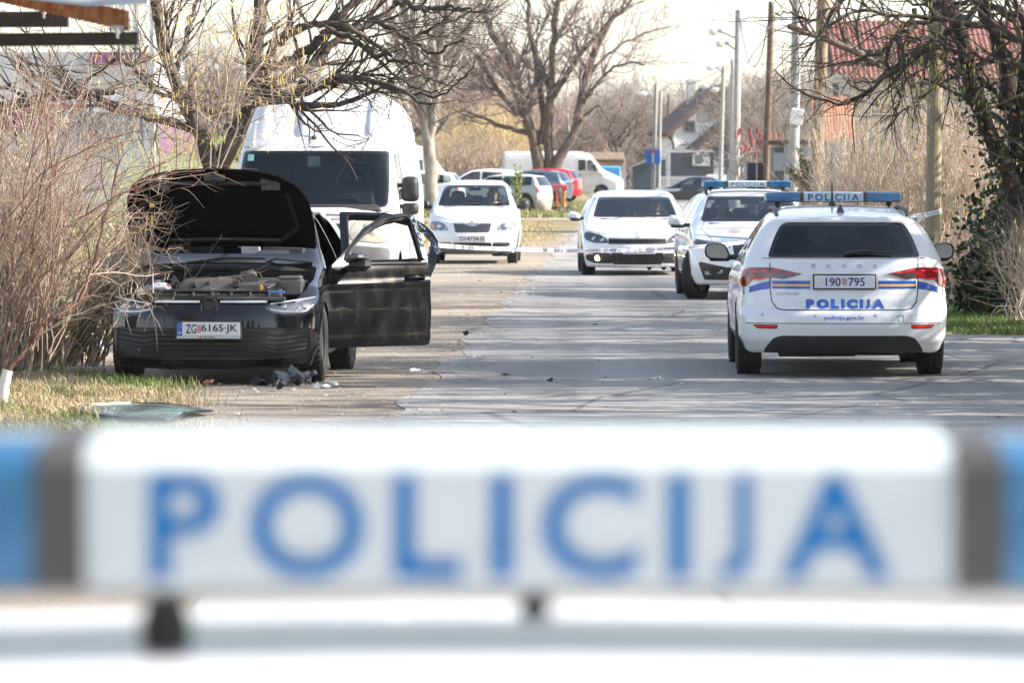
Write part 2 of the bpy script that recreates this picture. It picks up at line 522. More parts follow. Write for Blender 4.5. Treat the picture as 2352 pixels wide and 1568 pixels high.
class Car:
    def __init__(s, name, label, cat, c, loc, rz, paint, h=.035, group=None):
        s.c, s.F, s.paint = c, field(c), paint
        s.root = thing(name, label, cat, loc, rz, group)
        ys = [p[0] for p in c['top']]
        lo = (-c['w0'] - .08, min(p[1] for p in c['rear']) - .08, c.get('zlo', .08))
        hi = (c['w0'] + .08, max(p[1] for p in c['front']) + .08, max(p[1] for p in c['top']) + .08)
        pts, Q = nets(s.F, lo, hi, h)
        me = bpy.data.meshes.new('shell')
        me.from_pydata(pts.tolist(), [], Q.tolist())
        s.bm = bmesh.new()
        s.bm.from_mesh(me)
        bpy.data.meshes.remove(me)
        s.bm.normal_update()
        s.bvh = BVHTree.FromBMesh(s.bm)
    def cut(s, poly, proj, nmin=.1, dmin=None):
        ia, ib, ic, sg = AX[proj]
        bm = s.bm
        xs, ys = [p[0] for p in poly], [p[1] for p in poly]
        m = .05
        x0, x1, y0, y1 = min(xs) - m, max(xs) + m, min(ys) - m, max(ys) + m
        cand = set()
        for f in bm.faces:
            if f.normal[ic] * sg <= nmin: continue
            c = f.calc_center_median()
            if x0 < c[ia] < x1 and y0 < c[ib] < y1 and (dmin is None or c[ic] * sg > dmin): cand.add(f)
        for i in range(len(poly)):
            p, q = poly[i - 1], poly[i]
            if abs(p[0] - q[0]) + abs(p[1] - q[1]) < 1e-6: continue
            ax0, ax1 = min(p[0], q[0]) - .004, max(p[0], q[0]) + .004
            ay0, ay1 = min(p[1], q[1]) - .004, max(p[1], q[1]) + .004
            sel = []
            for f in cand:
                us = [v.co[ia] for v in f.verts]; ws = [v.co[ib] for v in f.verts]
                if max(us) > ax0 and min(us) < ax1 and max(ws) > ay0 and min(ws) < ay1: sel.append(f)
            if not sel: continue
            es = {e for f in sel for e in f.edges}
            vs = {v for f in sel for v in f.verts}
            co, no = Vector((0, 0, 0)), Vector((0, 0, 0))
            co[ia], co[ib] = p[0], p[1]
            no[ia], no[ib] = q[1] - p[1], -(q[0] - p[0])
            cand -= set(sel)
            r = bmesh.ops.bisect_plane(bm, geom=list(sel) + list(es) + list(vs), dist=1e-5, plane_co=co, plane_no=no)
            nf = {g for g in r['geom'] if isinstance(g, bmesh.types.BMFace)}
            for f in nf: f.normal_update()
            cand |= nf
        out = []
        for f in cand:
            if not f.is_valid: continue
            c = f.calc_center_median()
            if pip((c[ia], c[ib]), poly): out.append(f)
        return out
    def normals(s, co):
        return unit(grad(s.F, np.array(co)))
    def take(s, faces, name, mats, parent=None, off=0.0, thick=0.0, sub=None, delete=True, pivot=None, rot=None):
        """move faces into an object of their own; sub: faces that get the second material"""
        if not faces: return None
        idx, co, fs, mi = {}, [], [], []
        subs = set(sub or [])
        for f in faces:
            for v in f.verts:
                if v not in idx: idx[v] = len(co); co.append(tuple(v.co))
            fs.append(tuple(idx[v] for v in f.verts)); mi.append(1 if f in subs else 0)
        co = np.array(co)
        nr = s.normals(co)
        co = co + nr * off
        if thick:
            n = len(co)
            ec = {}
            for f in fs:
                for i in range(len(f)):
                    k = (f[i - 1], f[i]); ec[k] = 1
            rim = [k for k in ec if (k[1], k[0]) not in ec]
            co = np.concatenate([co, co - nr * thick]); nr = np.concatenate([nr, -nr])
            nm = len(mats) - 1 if isinstance(mats, (list, tuple)) else 0
            f2 = [tuple(i + n for i in reversed(f)) for f in fs]
            f3 = [(b, a, a + n, b + n) for a, b in rim]
            mi = mi + [nm] * (len(f2) + len(f3)); fs = fs + f2 + f3
        pv = np.array(pivot if pivot is not None else (0, 0, 0))
        me = bpy.data.meshes.new(name)
        me.from_pydata((co - pv).tolist(), [], fs)
        for m in (mats if isinstance(mats, (list, tuple)) else [mats]): me.materials.append(m)
        me.polygons.foreach_set('material_index', mi)
        me.polygons.foreach_set('use_smooth', [True] * len(fs))
        me.normals_split_custom_set_from_vertices(nr.tolist())
        o = bpy.data.objects.new(name, me)
        COL.objects.link(o)
        o.parent = parent or s.root
        o.location = tuple(pv)
        if rot is not None: o.rotation_euler = rot
        if delete: bmesh.ops.delete(s.bm, geom=faces, context='FACES')
        return o
    def panel(s, poly, proj, name, mats, off=0.0, parent=None, nmin=.1, frit=0.0, dmin=None, **kw):
        f = s.cut(poly, proj, nmin, dmin)
        sub = s.cut(inset(poly, frit), proj, nmin) if frit else None
        if frit: f = s.cut(poly, proj, nmin)
        return s.take(f, name, mats, parent, off, sub=sub, **kw)
    def drape(s, proj, a, b, off=.002):
        ia, ib, ic, sg = AX[proj]
        o, d = Vector((0, 0, 0)), Vector((0, 0, 0))
        o[ia], o[ib], o[ic] = a, b, 5 * sg
        d[ic] = -sg
        h = s.bvh.ray_cast(o, d)
        if h[0] is None:
            o[ic] = 0
            return o
        return h[0] + h[1] * off
    def pl(s, proj, off=.003):
        fl = -1 if proj in 'FL' else 1
        return lambda u, v: s.drape(proj, u * fl, v, off)
    def ribbon(s, pts, proj, w=.008, name='panel_gap', m=None, mb=None, off=.0015, step=.05):
        q = [Vector(pts[0])]
        for p in pts[1:]:
            a, b = q[-1].copy(), Vector(p)
            n = max(1, int((b - a).length / step))
            q += [a + (b - a) * (i / n) for i in range(1, n + 1)]
        vs = []
        for i, p in enumerate(q):
            t = (q[min(i + 1, len(q) - 1)] - q[max(i - 1, 0)]).normalized()
            n = Vector((-t.y, t.x)) * (w / 2)
            vs += [s.drape(proj, *(p + n), off), s.drape(proj, *(p - n), off)]
        mb.add(vs, [(2 * i, 2 * i + 1, 2 * i + 3, 2 * i + 2) for i in range(len(q) - 1)])
        return mb
    def finish(s, name='body', under_z=-.5, mats=None):
        bm = s.bm
        for v in [v for v in bm.verts if not v.link_faces]: bm.verts.remove(v)
        me = bpy.data.meshes.new(name)
        bm.normal_update()
        for f in bm.faces: f.material_index = 1 if f.normal.z < -.93 else 0; f.smooth = True
        bm.to_mesh(me)
        bm.free()
        me.materials.append(s.paint); me.materials.append(UNDER)
        co = np.empty(len(me.vertices) * 3); me.vertices.foreach_get('co', co)
        me.normals_split_custom_set_from_vertices(s.normals(co.reshape(-1, 3)).tolist())
        o = bpy.data.objects.new(name, me)
        COL.objects.link(o); o.parent = s.root
        return o
    def arches(s, ya, yr, r, z=None):
        z = z or r - .02
        for y in (ya, yr):
            ci = [(y + r * math.cos(2 * math.pi * k / 28), z + r * math.sin(2 * math.pi * k / 28)) for k in range(28)]
            for pj in 'RL':
                f = s.cut(ci, pj, .02, dmin=s.c['w0'] * .55)
                bmesh.ops.delete(s.bm, geom=f, context='FACES')
                f = [f for f in s.bm.faces if f.normal.z < -.5 and abs(f.calc_center_median().y - y) < r and f.calc_center_median().x * (1 if pj == 'R' else -1) > s.c['w0'] * .6]
                bmesh.ops.delete(s.bm, geom=f, context='FACES')
    def wheels(s, ya, yr, r, w, x, rim=ALLOY, style=5, steer=0.0, which='all'):
        for y, sx, tag_ in ((ya, 1, 'fr'), (ya, -1, 'fl'), (yr, 1, 'rr'), (yr, -1, 'rl')):
            if which != 'all' and tag_ not in which: continue
            rot = (0, 0, (steer if y == ya else 0))
            add_wheel(s.root, (sx * (x - w / 2), y, r), r, w, sx, rim, style, rot)
    def seats(s, yf, z0=.32, x=.36, zt=1.12, rear=None, m=None):
        m = m or FABRIC
        for sx in (-1, 1):
            b = MB()
            b.box((sx * x, yf + .22, z0 + .12), (.50, .55, .2), bev=.06)
            b.box((sx * x, yf - .10, z0 + .44), (.48, .16, .62), rot=Matrix.Rotation(R(14), 3, 'X'), bev=.06, taper=(.86, .8))
            b.box((sx * x, yf - .21, zt), (.25, .10, .17), rot=Matrix.Rotation(R(10), 3, 'X'), bev=.045)
            b.tube([(sx * x - .06, yf - .19, zt - .18), (sx * x - .06, yf - .20, zt)], .008)
            b.tube([(sx * x + .06, yf - .19, zt - .18), (sx * x + .06, yf - .20, zt)], .008)
            b.build('seat', m, s.root, smooth=True)
        if rear:
            b = MB()
            b.box((0, rear, z0 + .4), (1.25, .16, .58), rot=Matrix.Rotation(R(16), 3, 'X'), bev=.06)
            b.box((0, rear + .3, z0 + .1), (1.25, .5, .2), bev=.06)
            for x_ in (-.4, 0, .4): b.box((x_, rear - .11, zt - .08), (.24, .09, .15), bev=.04)
            b.build('rear_seat', m, s.root, smooth=True)
    def dash(s, y, z, w=1.36, side=-1, wheel=True):
        b = MB()
        b.box((0, y + .18, z - .1), (w, .5, .2), bev=.07)
        b.box((side * .36, y - .02, z + .02), (.34, .2, .08), bev=.03)
        d = b.build('dashboard', DASH, s.root, smooth=True)
        if wheel:
            b = MB()
            n = 20
            M = Matrix.Rotation(R(-62), 4, 'X')
            ctr = Vector((side * .36, y - .24, z - .06))
            b.tube([ctr + M @ Vector((.185 * math.cos(2 * math.pi * k / n), .185 * math.sin(2 * math.pi * k / n), 0)) for k in range(n + 1)], .014, n=6)
            b.tube([ctr + M @ Vector((-.18, 0, 0)), ctr + M @ Vector((.18, 0, 0))], .016, n=6)
            b.ball(ctr, (.06, .05, .05))
            b.tube([ctr, ctr + Vector((0, .2, -.1))], .03)
            b.build('steering_wheel', DASH, s.root, smooth=True)
    def mirror(s, y, z, x, sx, m, sz=(.22, .12, .15), arm=.1):
        b = MB()
        w, h, d = sz[0], sz[2], sz[1]
        ol = rnd([(-.5 * w, -.30 * h), (-.30 * w, .44 * h), (.32 * w, .52 * h), (.52 * w, .22 * h), (.46 * w, -.42 * h), (-.38 * w, -.5 * h)], [.03, .05, .05, .05, .05, .03], 3)
        ol = [(p[0] * sx, p[1]) for p in ol]
        cx = sx * (x + arm + w / 2)
        b.pod(ol, [(-d * .5, .96), (-d * .3, 1.0), (0, .97), (d * .3, .82), (d * .5, .5)], (cx, y, z))
        o = b.build('wing_mirror', m, s.root, smooth=True)
        q = MB(); q.box((sx * (x + arm / 2 - .02), y + .01, z - sz[2] * .35), (arm + .12, .07, .05), bev=.02)
        q.box((sx * (x + arm + sz[0] / 2 - .02), y + .005, z - sz[2] * .46), (sz[0] * .8, sz[1] * .9, .04), bev=.015)
        q.build('mirror_arm', PLASTIC, o, smooth=True)
        g = MB(); g.pod(ol, [(-d * .5 - .016, .93), (-d * .5 - .012, .985), (-d * .5 + .012, .99)], (cx, y, z))
        g.build('mirror_frame', TRIM, o, smooth=True)
        g = MB(); g.pod(ol, [(-d * .5 - .019, .84), (-d * .5 - .013, .86)], (cx, y, z))
        g.build('mirror_glass', MIRR, o)
        return o
def add_wheel(root, loc, r, w, sx, rim, style=5, rot=(0, 0, 0)):
    k = w / 2
    b = MB()
    b.lathe([(-k * .8, r * .64), (-k, r * .72), (-k * 1.02, r * .86), (-k * .86, r * .96), (-k * .72, r * .995), (-k * .3, r), (-k * .28, r * .975), (-k * .2, r * .975), (-k * .18, r), (k * .18, r), (k * .2, r * .975), (k * .28, r * .975), (k * .3, r),
             (k * .72, r * .995), (k * .86, r * .96), (k * 1.02, r * .86), (k, r * .72), (k * .8, r * .64)], n=40, closed=True)
    for i in range(40):                                    # shoulder tread blocks
        a = 2 * math.pi * i / 40
        for e in (-1, 1):
            M = Matrix.Rotation(a, 3, 'X')
            b.box(M @ Vector((e * k * .74, 0, r * .985)), (k * .34, .02, .016), rot=M)
    t = b.build('wheel', RUBBER, root, smooth=True)
    t.location = loc
    t.rotation_euler = rot
    b = MB()
    f = sx * k * .72
    b.lathe([(f, r * .67), (f * .9, r * .62), (-f, r * .60), (-f, r * .66)], n=32)
    b.lathe([(f * .78, .0), (f * .80, r * .10), (f * .65, r * .16), (f * .2, r * .2), (f * .2, 0)], n=20)
    if style:
        for i in range(style):
            a = 2 * math.pi * i / style
            for da in ((-.12, .12) if style == 5 else (0,)):
                M = Matrix.Rotation(a + da, 3, 'X')
                b.box(M @ Vector((f * .7, 0, r * .36)), (.03, r * (.115 if style == 5 else .13), r * .58), rot=M, taper=(1, .8), bev=.008)
    else:
        b.lathe([(f * .86, r * .1), (f * .9, r * .4), (f * .7, r * .62)], n=32)
    b.lathe([(-f * .1, 0), (-f * .1, r * .6)], n=24)
    b.build('rim', rim, t, smooth=True)
    return t
def rect(x0, x1, z0, z1): return [(x0, z0), (x1, z0), (x1, z1), (x0, z1)]
def shield(mb, place, cx, cz, w, h, mi_red, mi_white, mi_blue):
    """small chequered shield with a crown of little shields above"""
    n = 5
    for i in range(n):
        for j in range(n):
            x0, x1 = -w / 2 + w * i / n, -w / 2 + w * (i + 1) / n
            z1, z0 = h * .35 - h * .8 * j / n, h * .35 - h * .8 * (j + 1) / n
            if j == n - 1:
                x0, x1 = x0 * .62, x1 * .62
            mb.add([place(cx + x0, cz + z0), place(cx + x1, cz + z0), place(cx + x1, cz + z1), place(cx + x0, cz + z1)], [(0, 1, 2, 3)], mi_red if (i + j) % 2 == 0 else mi_white)
        mb.add([place(cx - w / 2 + w * i / n, cz + h * .38), place(cx - w / 2 + w * (i + .8) / n, cz + h * .38), place(cx - w / 2 + w * (i + .4) / n, cz + h * .52)], [(0, 1, 2)], mi_blue)
def plate(car, proj, x, z, left, right, ink=INK, w=.53, h=.115, frame=True, eu=False, sub=None, off=.012, plane=None):
    """number plate standing proud of the body; left / right text either side of the chequered shield"""
    fl = -1 if proj in 'FL' else 1
    base = car.drape(proj, x, z, 0)
    sg = 1 if proj in 'FR' else -1
    yb = plane if plane is not None else base.y
    def pl(u, v, o=0.0): return Vector((x + fl * u, yb + sg * (off + .008 + o), z + v))
    b = MB()
    fr = h * .12 if frame else .004
    low = h * .2 if sub else 0
    b.box((x, yb + sg * off * .5, z - low / 2), (w + 2 * fr, off + .004, h + 2 * fr + low), bev=.004)
    o = b.build('number_plate', PLASTIC if frame else PLATE, car.root)
    q = MB(); q.box((x, yb + sg * (off + .003), z), (w, .006, h), bev=.002)
    q.build('plate_face', PLATE, o)
    q = MB()
    t = h * .68
    eo = w * .06 if eu else 0
    wl, wr = w * .16, w * .60
    if right and not left.isdigit():
        text_on(q, left, eo - w * .335, 0, w * .17, t, lambda u, v: pl(u, v), 0, .012)
        text_on(q, right, eo * .3 + w * .155, 0, w * (.565 if eu else .60), t, lambda u, v: pl(u, v), 0, .012)
        sx = eo - w * .20
    else:
        text_on(q, left, -w * .19, 0, w * .25, t, lambda u, v: pl(u, v), 0, .012)
        text_on(q, right, w * .20, 0, w * .27, t, lambda u, v: pl(u, v), 0, .012)
        sx = 0
    q.build('plate_lettering', ink, o)
    q = MB(); shield(q, lambda u, v: pl(u, v, .0006), sx, 0, h * .36, h * .6, 0, 1, 2)
    q.build('plate_shield', [RED, SIGNW, BLUE], o)
    if eu:
        q = MB(); q.add([pl(-w / 2, -h / 2), pl(-w / 2 + w * .085, -h / 2), pl(-w / 2 + w * .085, h / 2), pl(-w / 2, h / 2)], [(0, 1, 2, 3)])
        q.build('plate_band', BLUE, o)
        q = MB(); text_on(q, 'HR', -w / 2 + w * .043, -h * .28, w * .06, h * .2, lambda u, v: pl(u, v, .001))
        for k in range(12):
            a = k * math.pi / 6
            cx, cz = -w / 2 + w * .043 + .014 * math.cos(a), h * .2 + .014 * math.sin(a)
            q.add([pl(cx - .0025, cz, .001), pl(cx, cz - .0025, .001), pl(cx + .0025, cz, .001), pl(cx, cz + .0025, .001)], [(0, 1, 2, 3)])
        q.build('band_lettering', SIGNW, o)
    if sub:
        q = MB(); q.box((x, yb + sg * (off + .002), z - h * .5 - low * .5 - .002), (w, .006, low), bev=.002)
        q.build('dealer_strip', SIGNW, o)
        q = MB(); text_on(q, sub, .0, -h * .5 - low * .5 - .002, w * .2, low * .5, lambda u, v: pl(u, v, .0005))
        q.build('dealer_lettering', INK, o)
        q = MB(); q.lathe([(yb + sg * (off + .0085), 0), (yb + sg * (off + .0085), low * .38)], n=14, axis='Y', c=(x + fl * -w * .13, 0, z - h * .5 - low * .5 - .002))
        q.build('dealer_mark', RED, o)
    return o
# ------------------------------------------------------------------ police station wagon
WAGON = dict(w0=.915, crown=.055, tum=.44, curv=.30, lean=.035, tuck=.09, ke=.13, kc=.05, kr=.26, pr=3.2, kf=.44, pf=2.5,
    top=[(2.5, .50), (2.33, .60), (2.15, .74), (1.8, .86), (1.3, .97), (1.05, 1.03), (.7, 1.21), (.3, 1.395), (0, 1.453), (-.4, 1.472), (-1.2, 1.457), (-1.75, 1.415), (-2.1, 1.37), (-2.5, 1.33)],
    rear=[(.1, -2.12), (.25, -2.22), (.33, -2.31), (.45, -2.345), (.572, -2.335), (.590, -2.29), (.690, -2.285), (.70, -2.278), (.90, -2.262), (1.0, -2.24), (1.04, -2.215), (1.32, -1.99), (1.36, -2.02), (1.42, -1.98)],
    front=[(.1, 2.16), (.25, 2.27), (.42, 2.345), (.6, 2.33), (.72, 2.28), (.8, 2.2), (1.0, 2.0)],
    plan=[(-2.35, .880), (-1.8, .905), (-1.0, .905), (.2, .905), (1.4, .915), (2.0, .90), (2.35, .86)],
    belt=[(-2.3, .985), (-1, .965), (.8, .92), (1.2, .93), (2.3, .8)],
    bottom=[(-2.35, .215), (-1.8, .21), (0, .19), (1.6, .19), (2.3, .2)],
    crease=[([(-2.3, .86), (2.2, .80)], .012, .035), ([(-2.3, .36), (2.2, .33)], .014, .05)])

def light_bar(root, y, z0, zs=1.0):
    b = MB(); b.box((0, y, z0 + .012), (1.20, .24, .014), bev=.005)
    base = b.build('light_bar', PLASTIC, root)
    prof = [(-.145, 0), (.145, 0), (.147, .070), (.130, .080), (.03, .084), (-.03, .084), (-.130, .080), (-.147, .070)]
    def seg(xa, xb, ka=1.0, kb=1.0, name='', m=None, cut=0):
        q = MB()
        n = len(prof)
        st = [(xa, ka), (xb, kb)]
        if cut: st = [(xa, 1), (xb - cut * .10, 1), (xb - cut * .02, .90), (xb, .72)]
        vs = []
        for X, k in st: vs += [(X, y + p[0] * k, z0 + .012 + p[1] * (k if k < 1 else 1)) for p in prof]
        fs = [tuple(range(n)), tuple(range(len(vs) - 1, len(vs) - n - 1, -1))]
        for r in range(len(st) - 1): fs += [(r * n + i, r * n + (i + 1) % n, (r + 1) * n + (i + 1) % n, (r + 1) * n + i) for i in range(n)]
        q.add(vs, fs)
        return q.build(name, m, base, smooth=True)
    bl = mat("blue_lamp_lens", (0.018, 0.15, 0.36), 0.10, coat=1.0, trans=0.42, col2=(0.05, 0.26, 0.48), scale=9, stretch=(1, 1, 4))
    led = mat("lamp_reflector", (0.55, 0.65, 0.75), 0.2, metal=0.5)
    for sx in (-1, 1):
        seg(sx * .298, sx * .617, name='blue_lens', m=bl, cut=sx)
        q = MB()
        for k in range(9): q.box((sx * (.35 + k * .027), y, z0 + .045), (.021, .20, .035), bev=.004)
        q.box((sx * .45, y, z0 + .022), (.30, .24, .012))
        q.build('lamp_module', led, base)
        seg(sx * .268, sx * .298, 1.03, 1.03, name='divider', m=mat('divider_grey', (.055, .052, .047), .5))
        q = MB()
        q.box((sx * .50, y, z0 - .012), (.05, .16, .03), bev=.006)
        q.tube([(sx * .50, y - .05, z0), (sx * .50, y - .05, z0 - .05)], .012, n=8)
        q.build('mount_foot', PLASTIC, base)
    seg(-.268, .268, name='sign_panel', m=SIGNW)
    ink = mat("sign_blue", (0.002, 0.12, 0.33), 0.5, spec=.1)
    for sg in (-1, 1):
        q = MB(); caps_on(q, 'POLICIJA', 0, z0 + .0475, .455, .060, lambda u, v: Vector((-sg * u, y + sg * .1485, v)), 0, .018, .28)
        q.build('sign_lettering', ink, base)
    return base

def police_wagon(name, label, loc, rz, group):
    c = Car(name, label, 'police car', WAGON, loc, rz, PAINT_WHITE, .033, group)
    c.arches(1.43, -1.255, .35, .325)
    # glass
    rw = rnd([(-.655, 1.035), (.655, 1.035), (.60, 1.20), (.525, 1.335), (-.525, 1.335), (-.60, 1.20)], [.03, .03, .1, .06, .06, .1])
    c.panel(rw, 'B', 'rear_window', [TRIM, GLASS_R], off=-.004, frit=.03)
    ws = rnd([(-.71, 1.035), (.71, 1.035), (.565, 1.375), (-.565, 1.375)], .05)
    c.panel(ws, 'F', 'windscreen', [TRIM, GLASS_F], off=-.003, frit=.022)
    sw = [rnd([(.82, .985), (-.17, .995), (-.17, 1.37), (.30, 1.33), (.62, 1.15)], .03, 2), rnd([(-.25, .995), (-1.08, 1.01), (-1.08, 1.36), (-.25, 1.375)], .03, 2),
          rnd([(-1.16, 1.01), (-1.86, 1.05), (-1.72, 1.24), (-1.60, 1.32), (-1.16, 1.355)], .05, 2)]
    for i, p in enumerate(sw):
        for pj in 'RL': c.panel(p, pj, 'side_window', [TRIM, GLASS_S if i < 1 else GLASS_D], off=-.003, frit=.018)
    # lights
    tl = [(.362, .897), (.62, .95), (.80, .948), (.93, .90), (.93, .79), (.845, .782), (.82, .80), (.78, .845), (.62, .862), (.53, .85)]
    for sx in (1, -1):
        q = tl if sx > 0 else mir(tl)
        f = c.cut(q, 'B', .03)
        lo = [(.40, .89), (.615, .905), (.615, .866), (.53, .853)]
        sub = c.cut(lo if sx > 0 else mir(lo), 'B', .03)
        f = c.cut(q, 'B', .03)
        o = c.take(f, 'tail_light', [mat("tail_red", (.32, .008, .012), .1, coat=1, col2=(.10, .004, .008), scale=7, stretch=(1, 1, 3)), SMOKE], off=.008, thick=.03, sub=sub)
        m = MB()
        m.add([c.drape('B', sx * a, b, .011) for a, b in ((.66, .93), (.80, .925), (.80, .91), (.66, .917))], [(0, 1, 2, 3)])
        m.add([c.drape('B', sx * a, b, .011) for a, b in ((.68, .855), (.79, .862), (.80, .85), (.70, .842))], [(0, 1, 2, 3)])
        m.add([c.drape('B', sx * a, b, .011) for a, b in ((.44, .905), (.60, .935), (.60, .922), (.46, .898))], [(0, 1, 2, 3)])
        m.build('light_bar_strip', mat("bright_red", (.75, .03, .03), .2, coat=.6), o)
        m = MB(); m.add([c.drape('B', sx * a, b, .011) for a, b in ((.625, .951), (.634, .951), (.634, .78), (.625, .78))], [(0, 1, 2, 3)])
        m.build('light_joint', TRIM, o)
        rf = rnd([(sx * .575, .428), (sx * .745, .430), (sx * .785, .463), (sx * .568, .463)], .012, 2)
        c.panel(rf, 'B', 'reflector', [TRIM, mat("reflector_red", (.62, .015, .01), .25, coat=.8)], off=.003, frit=.006)
    # dark lower bumper
    c.panel(rnd([(-.54, .369), (.54, .369), (.61, .345), (.68, .25), (.69, .1), (-.69, .1), (-.68, .25), (-.61, .345)], .02, 2), 'B', 'rear_diffuser', PLASTIC, off=-.002, nmin=-2, dmin=1.9)
    # livery on the tail
    mb = MB()
    for sx in (-1, 1):
        for (z0, z1, m) in ((.768, .790, 0), (.808, .838, 0), (.790, .808, 1)):
            pts = [(sx * x, z) for x, z in ((.292, z0), (.40, z0), (.50, z0), (.615, z0))]
            vs = [c.drape('B', a, b, .002) for a, b in pts] + [c.drape('B', a, z1, .002) for a, b in pts]
            mb.add(vs, [(i, i + 1, i + 5, i + 4) for i in range(3)], m)
        for (x0, x1, z0, z1, w0, w1) in ((.63, .80, .77, .79, .78, .835), ):
            mb.add([c.drape('B', sx * a, b, .002) for a, b in ((.632, .768), (.70, .760), (.80, .735), (.86, .715), (.86, .80), (.80, .785), (.72, .815), (.632, .838))], [(0, 1, 6, 7), (1, 2, 5, 6), (2, 3, 4, 5)], 0)
    for pj in 'RL':                                      # flank stripe
        ys = [-2.02 + .09 * i for i in range(48)]
        for (a0, a1, m) in ((-.085, .085, 0), (-.014, .014, 1)):
            vs = []
            for y in ys:
                zc = .80 - .01 * y
                vs += [c.drape(pj, y, zc + a0 * (1 if y < 1.6 else max(0.05, 1 - (y - 1.6) / .7)), .002 + .001 * m), c.drape(pj, y, zc + a1 * (1 if y < 1.6 else max(.05, 1 - (y - 1.6) / .7)), .002 + .001 * m)]
            mb.add([v for v in vs], [(2 * i, 2 * i + 1, 2 * i + 3, 2 * i + 2) for i in range(len(ys) - 1)], m)
        caps_on(mb, 'POLICIJA', -.2 if pj == 'R' else .2, .60, 1.2, .15, c.pl(pj), 0, .02)
    mb.build('livery_stripe', [BLUE, YELLOW], c.root, fixn=False)
    mb = MB(); caps_on(mb, 'POLICIJA', .008, .640, .675, .083, c.pl('B'), 0, .085, .16)
    mb.build('tail_lettering', BLUE, c.root, fixn=False)
    mb = MB()
    text_on(mb, 'policija.gov.hr', 0, .519, .345, .043, c.pl('B'), 0, .02)
    mb.build('tail_lettering', BLUE, c.root, fixn=False)
    mb = MB()
    for i, ch in enumerate('ŠKODA'):
        text_on(mb, ch, -.265 + i * .1315, .962 if ch != 'Š' else .966, .038, .028 if ch != 'Š' else .037, c.pl('B', .008), 0, .03)
    mb.build('badge_lettering', mat("badge_chrome", (.32, .33, .34), .25, metal=.9), c.root, fixn=False)
    mb = MB()
    text_on(mb, 'OCTAVIA', -.483, .727, .19, .024, c.pl('B', .006), 0, .02)
    mb.build('badge_lettering', mat("badge_chrome", (.32, .33, .34), .25, metal=.9), c.root, fixn=False)
    # joints
    mb = MB()
    tg = [(-.635, 1.03), (-.635, .78), (-.62, .66), (-.575, .60), (-.52, .588), (.52, .588), (.575, .60), (.62, .66), (.635, .78), (.635, 1.03)]
    c.ribbon(tg, 'B', .009, mb=mb)
    c.ribbon([(-.84, .474), (.84, .474)], 'B', .007, mb=mb)
    for x, z in ((-.70, .545), (-.255, .535), (.26, .54), (.695, .56)):
        c.ribbon([(x + .011 * math.cos(a * .785), z + .011 * math.sin(a * .785)) for a in range(9)], 'B', .004, mb=mb, step=.01)
    c.ribbon(rnd(rect(.455, .505, .49, .54), .01) + [(.46, .49)], 'B', .004, mb=mb)
    c.ribbon([(-.70, 1.028), (.70, 1.028)], 'B', .006, mb=mb)
    for pj in 'RL':
        c.ribbon([(.86, .92), (.88, .6), (.85, .24)], pj, .008, mb=mb)
        c.ribbon([(-.21, 1.36), (-.21, .24)], pj, .008, mb=mb)
        c.ribbon([(-1.12, 1.0), (-1.0, .85), (-.95, .6), (-.93, .24)], pj, .008, mb=mb)
    for sx in (-1, 1): c.ribbon([(sx * .66, 1.02), (sx * .72, 1.3), (sx * .60, 2.0)], 'T', .008, mb=mb)
    c.ribbon([(-.66, .845), (0, .81), (.66, .845)], 'F', .01, mb=mb)
    mb.build('panel_gap', TRIM, c.root, fixn=False)
    # wiper, aerials, rails, plate
    mb = MB(); mb.tube([c.drape('B', .0, 1.06, .02), c.drape('B', .2, 1.072, .03), c.drape('B', .41, 1.055, .02)], [.022, .014, .007])
    mb.build('rear_wiper', PLASTIC, c.root)
    mb = MB(); p = c.drape('T', -.01, -1.62, 0)
    mb.add([(p.x - .035, p.y - .10, p.z - .005), (p.x + .035, p.y - .10, p.z - .005), (p.x + .035, p.y + .12, p.z - .005), (p.x - .035, p.y + .12, p.z - .005), (p.x - .005, p.y - .09, p.z + .06), (p.x + .005, p.y - .09, p.z + .06)],
           [(3, 2, 1, 0), (0, 1, 5, 4), (1, 2, 5), (2, 3, 4, 5), (3, 0, 4)])
    mb.build('shark_fin_aerial', TRIM, c.root)
    mb = MB(); p = c.drape('T', -.04, -.75, 0)
    mb.lathe([(p.z - .01, .034), (p.z + .02, .03), (p.z + .04, .012), (p.z + .21, .003), (p.z + .21, 0)], n=10, axis='Z', c=(p.x, p.y, 0))
    mb.build('whip_aerial', PLASTIC, c.root)
    for sx in (-1, 1):
        mb = MB(); q = []
        for y in (.1, .0, -.5, -1.0, -1.5, -1.72):
            p = c.drape('T', sx * .565, y, 0); q.append((p.x, p.y, p.z + (.0 if y in (.1, -1.72) else .035)))
        mb.tube(q, [.012, .02, .018, .018, .022, .012], n=8)
        mb.build('roof_rail', PLASTIC, c.root, smooth=True)
    plate(c, 'B', .0, .829, '190', '795', ink=INKB, w=.515, h=.108, off=.02)
    # front end
    hl = [(.36, .735), (.40, .70), (.60, .685), (.80, .70), (.86, .76), (.82, .81), (.55, .775)]
    for sx in (1, -1):
        q = hl if sx > 0 else mir(hl)
        f = c.cut(q, 'F', .03)
        o = c.take(f, 'headlight', [SMOKE, LENS], off=.004, thick=.04)
        m = MB(); m.add([c.drape('F', sx * a, b, .008) for a, b in ((.40, .722), (.80, .722), (.80, .703), (.42, .703))], [(0, 1, 2, 3)])
        m.build('daylight_strip', mat("lamp_strip", (.9, .9, .88), .3, emit=(1, .95, .85, 1.2)), o)
        lo = [(.40, .265), (.80, .265), (.79, .30), (.70, .33), (.72, .43), (.67, .47), (.58, .46), (.50, .37), (.44, .36)]
        lo = [(.36, .27), (.86, .27), (.84, .36), (.66, .40), (.80, .50), (.77, .515), (.58, .47), (.44, .33), (.36, .33)]
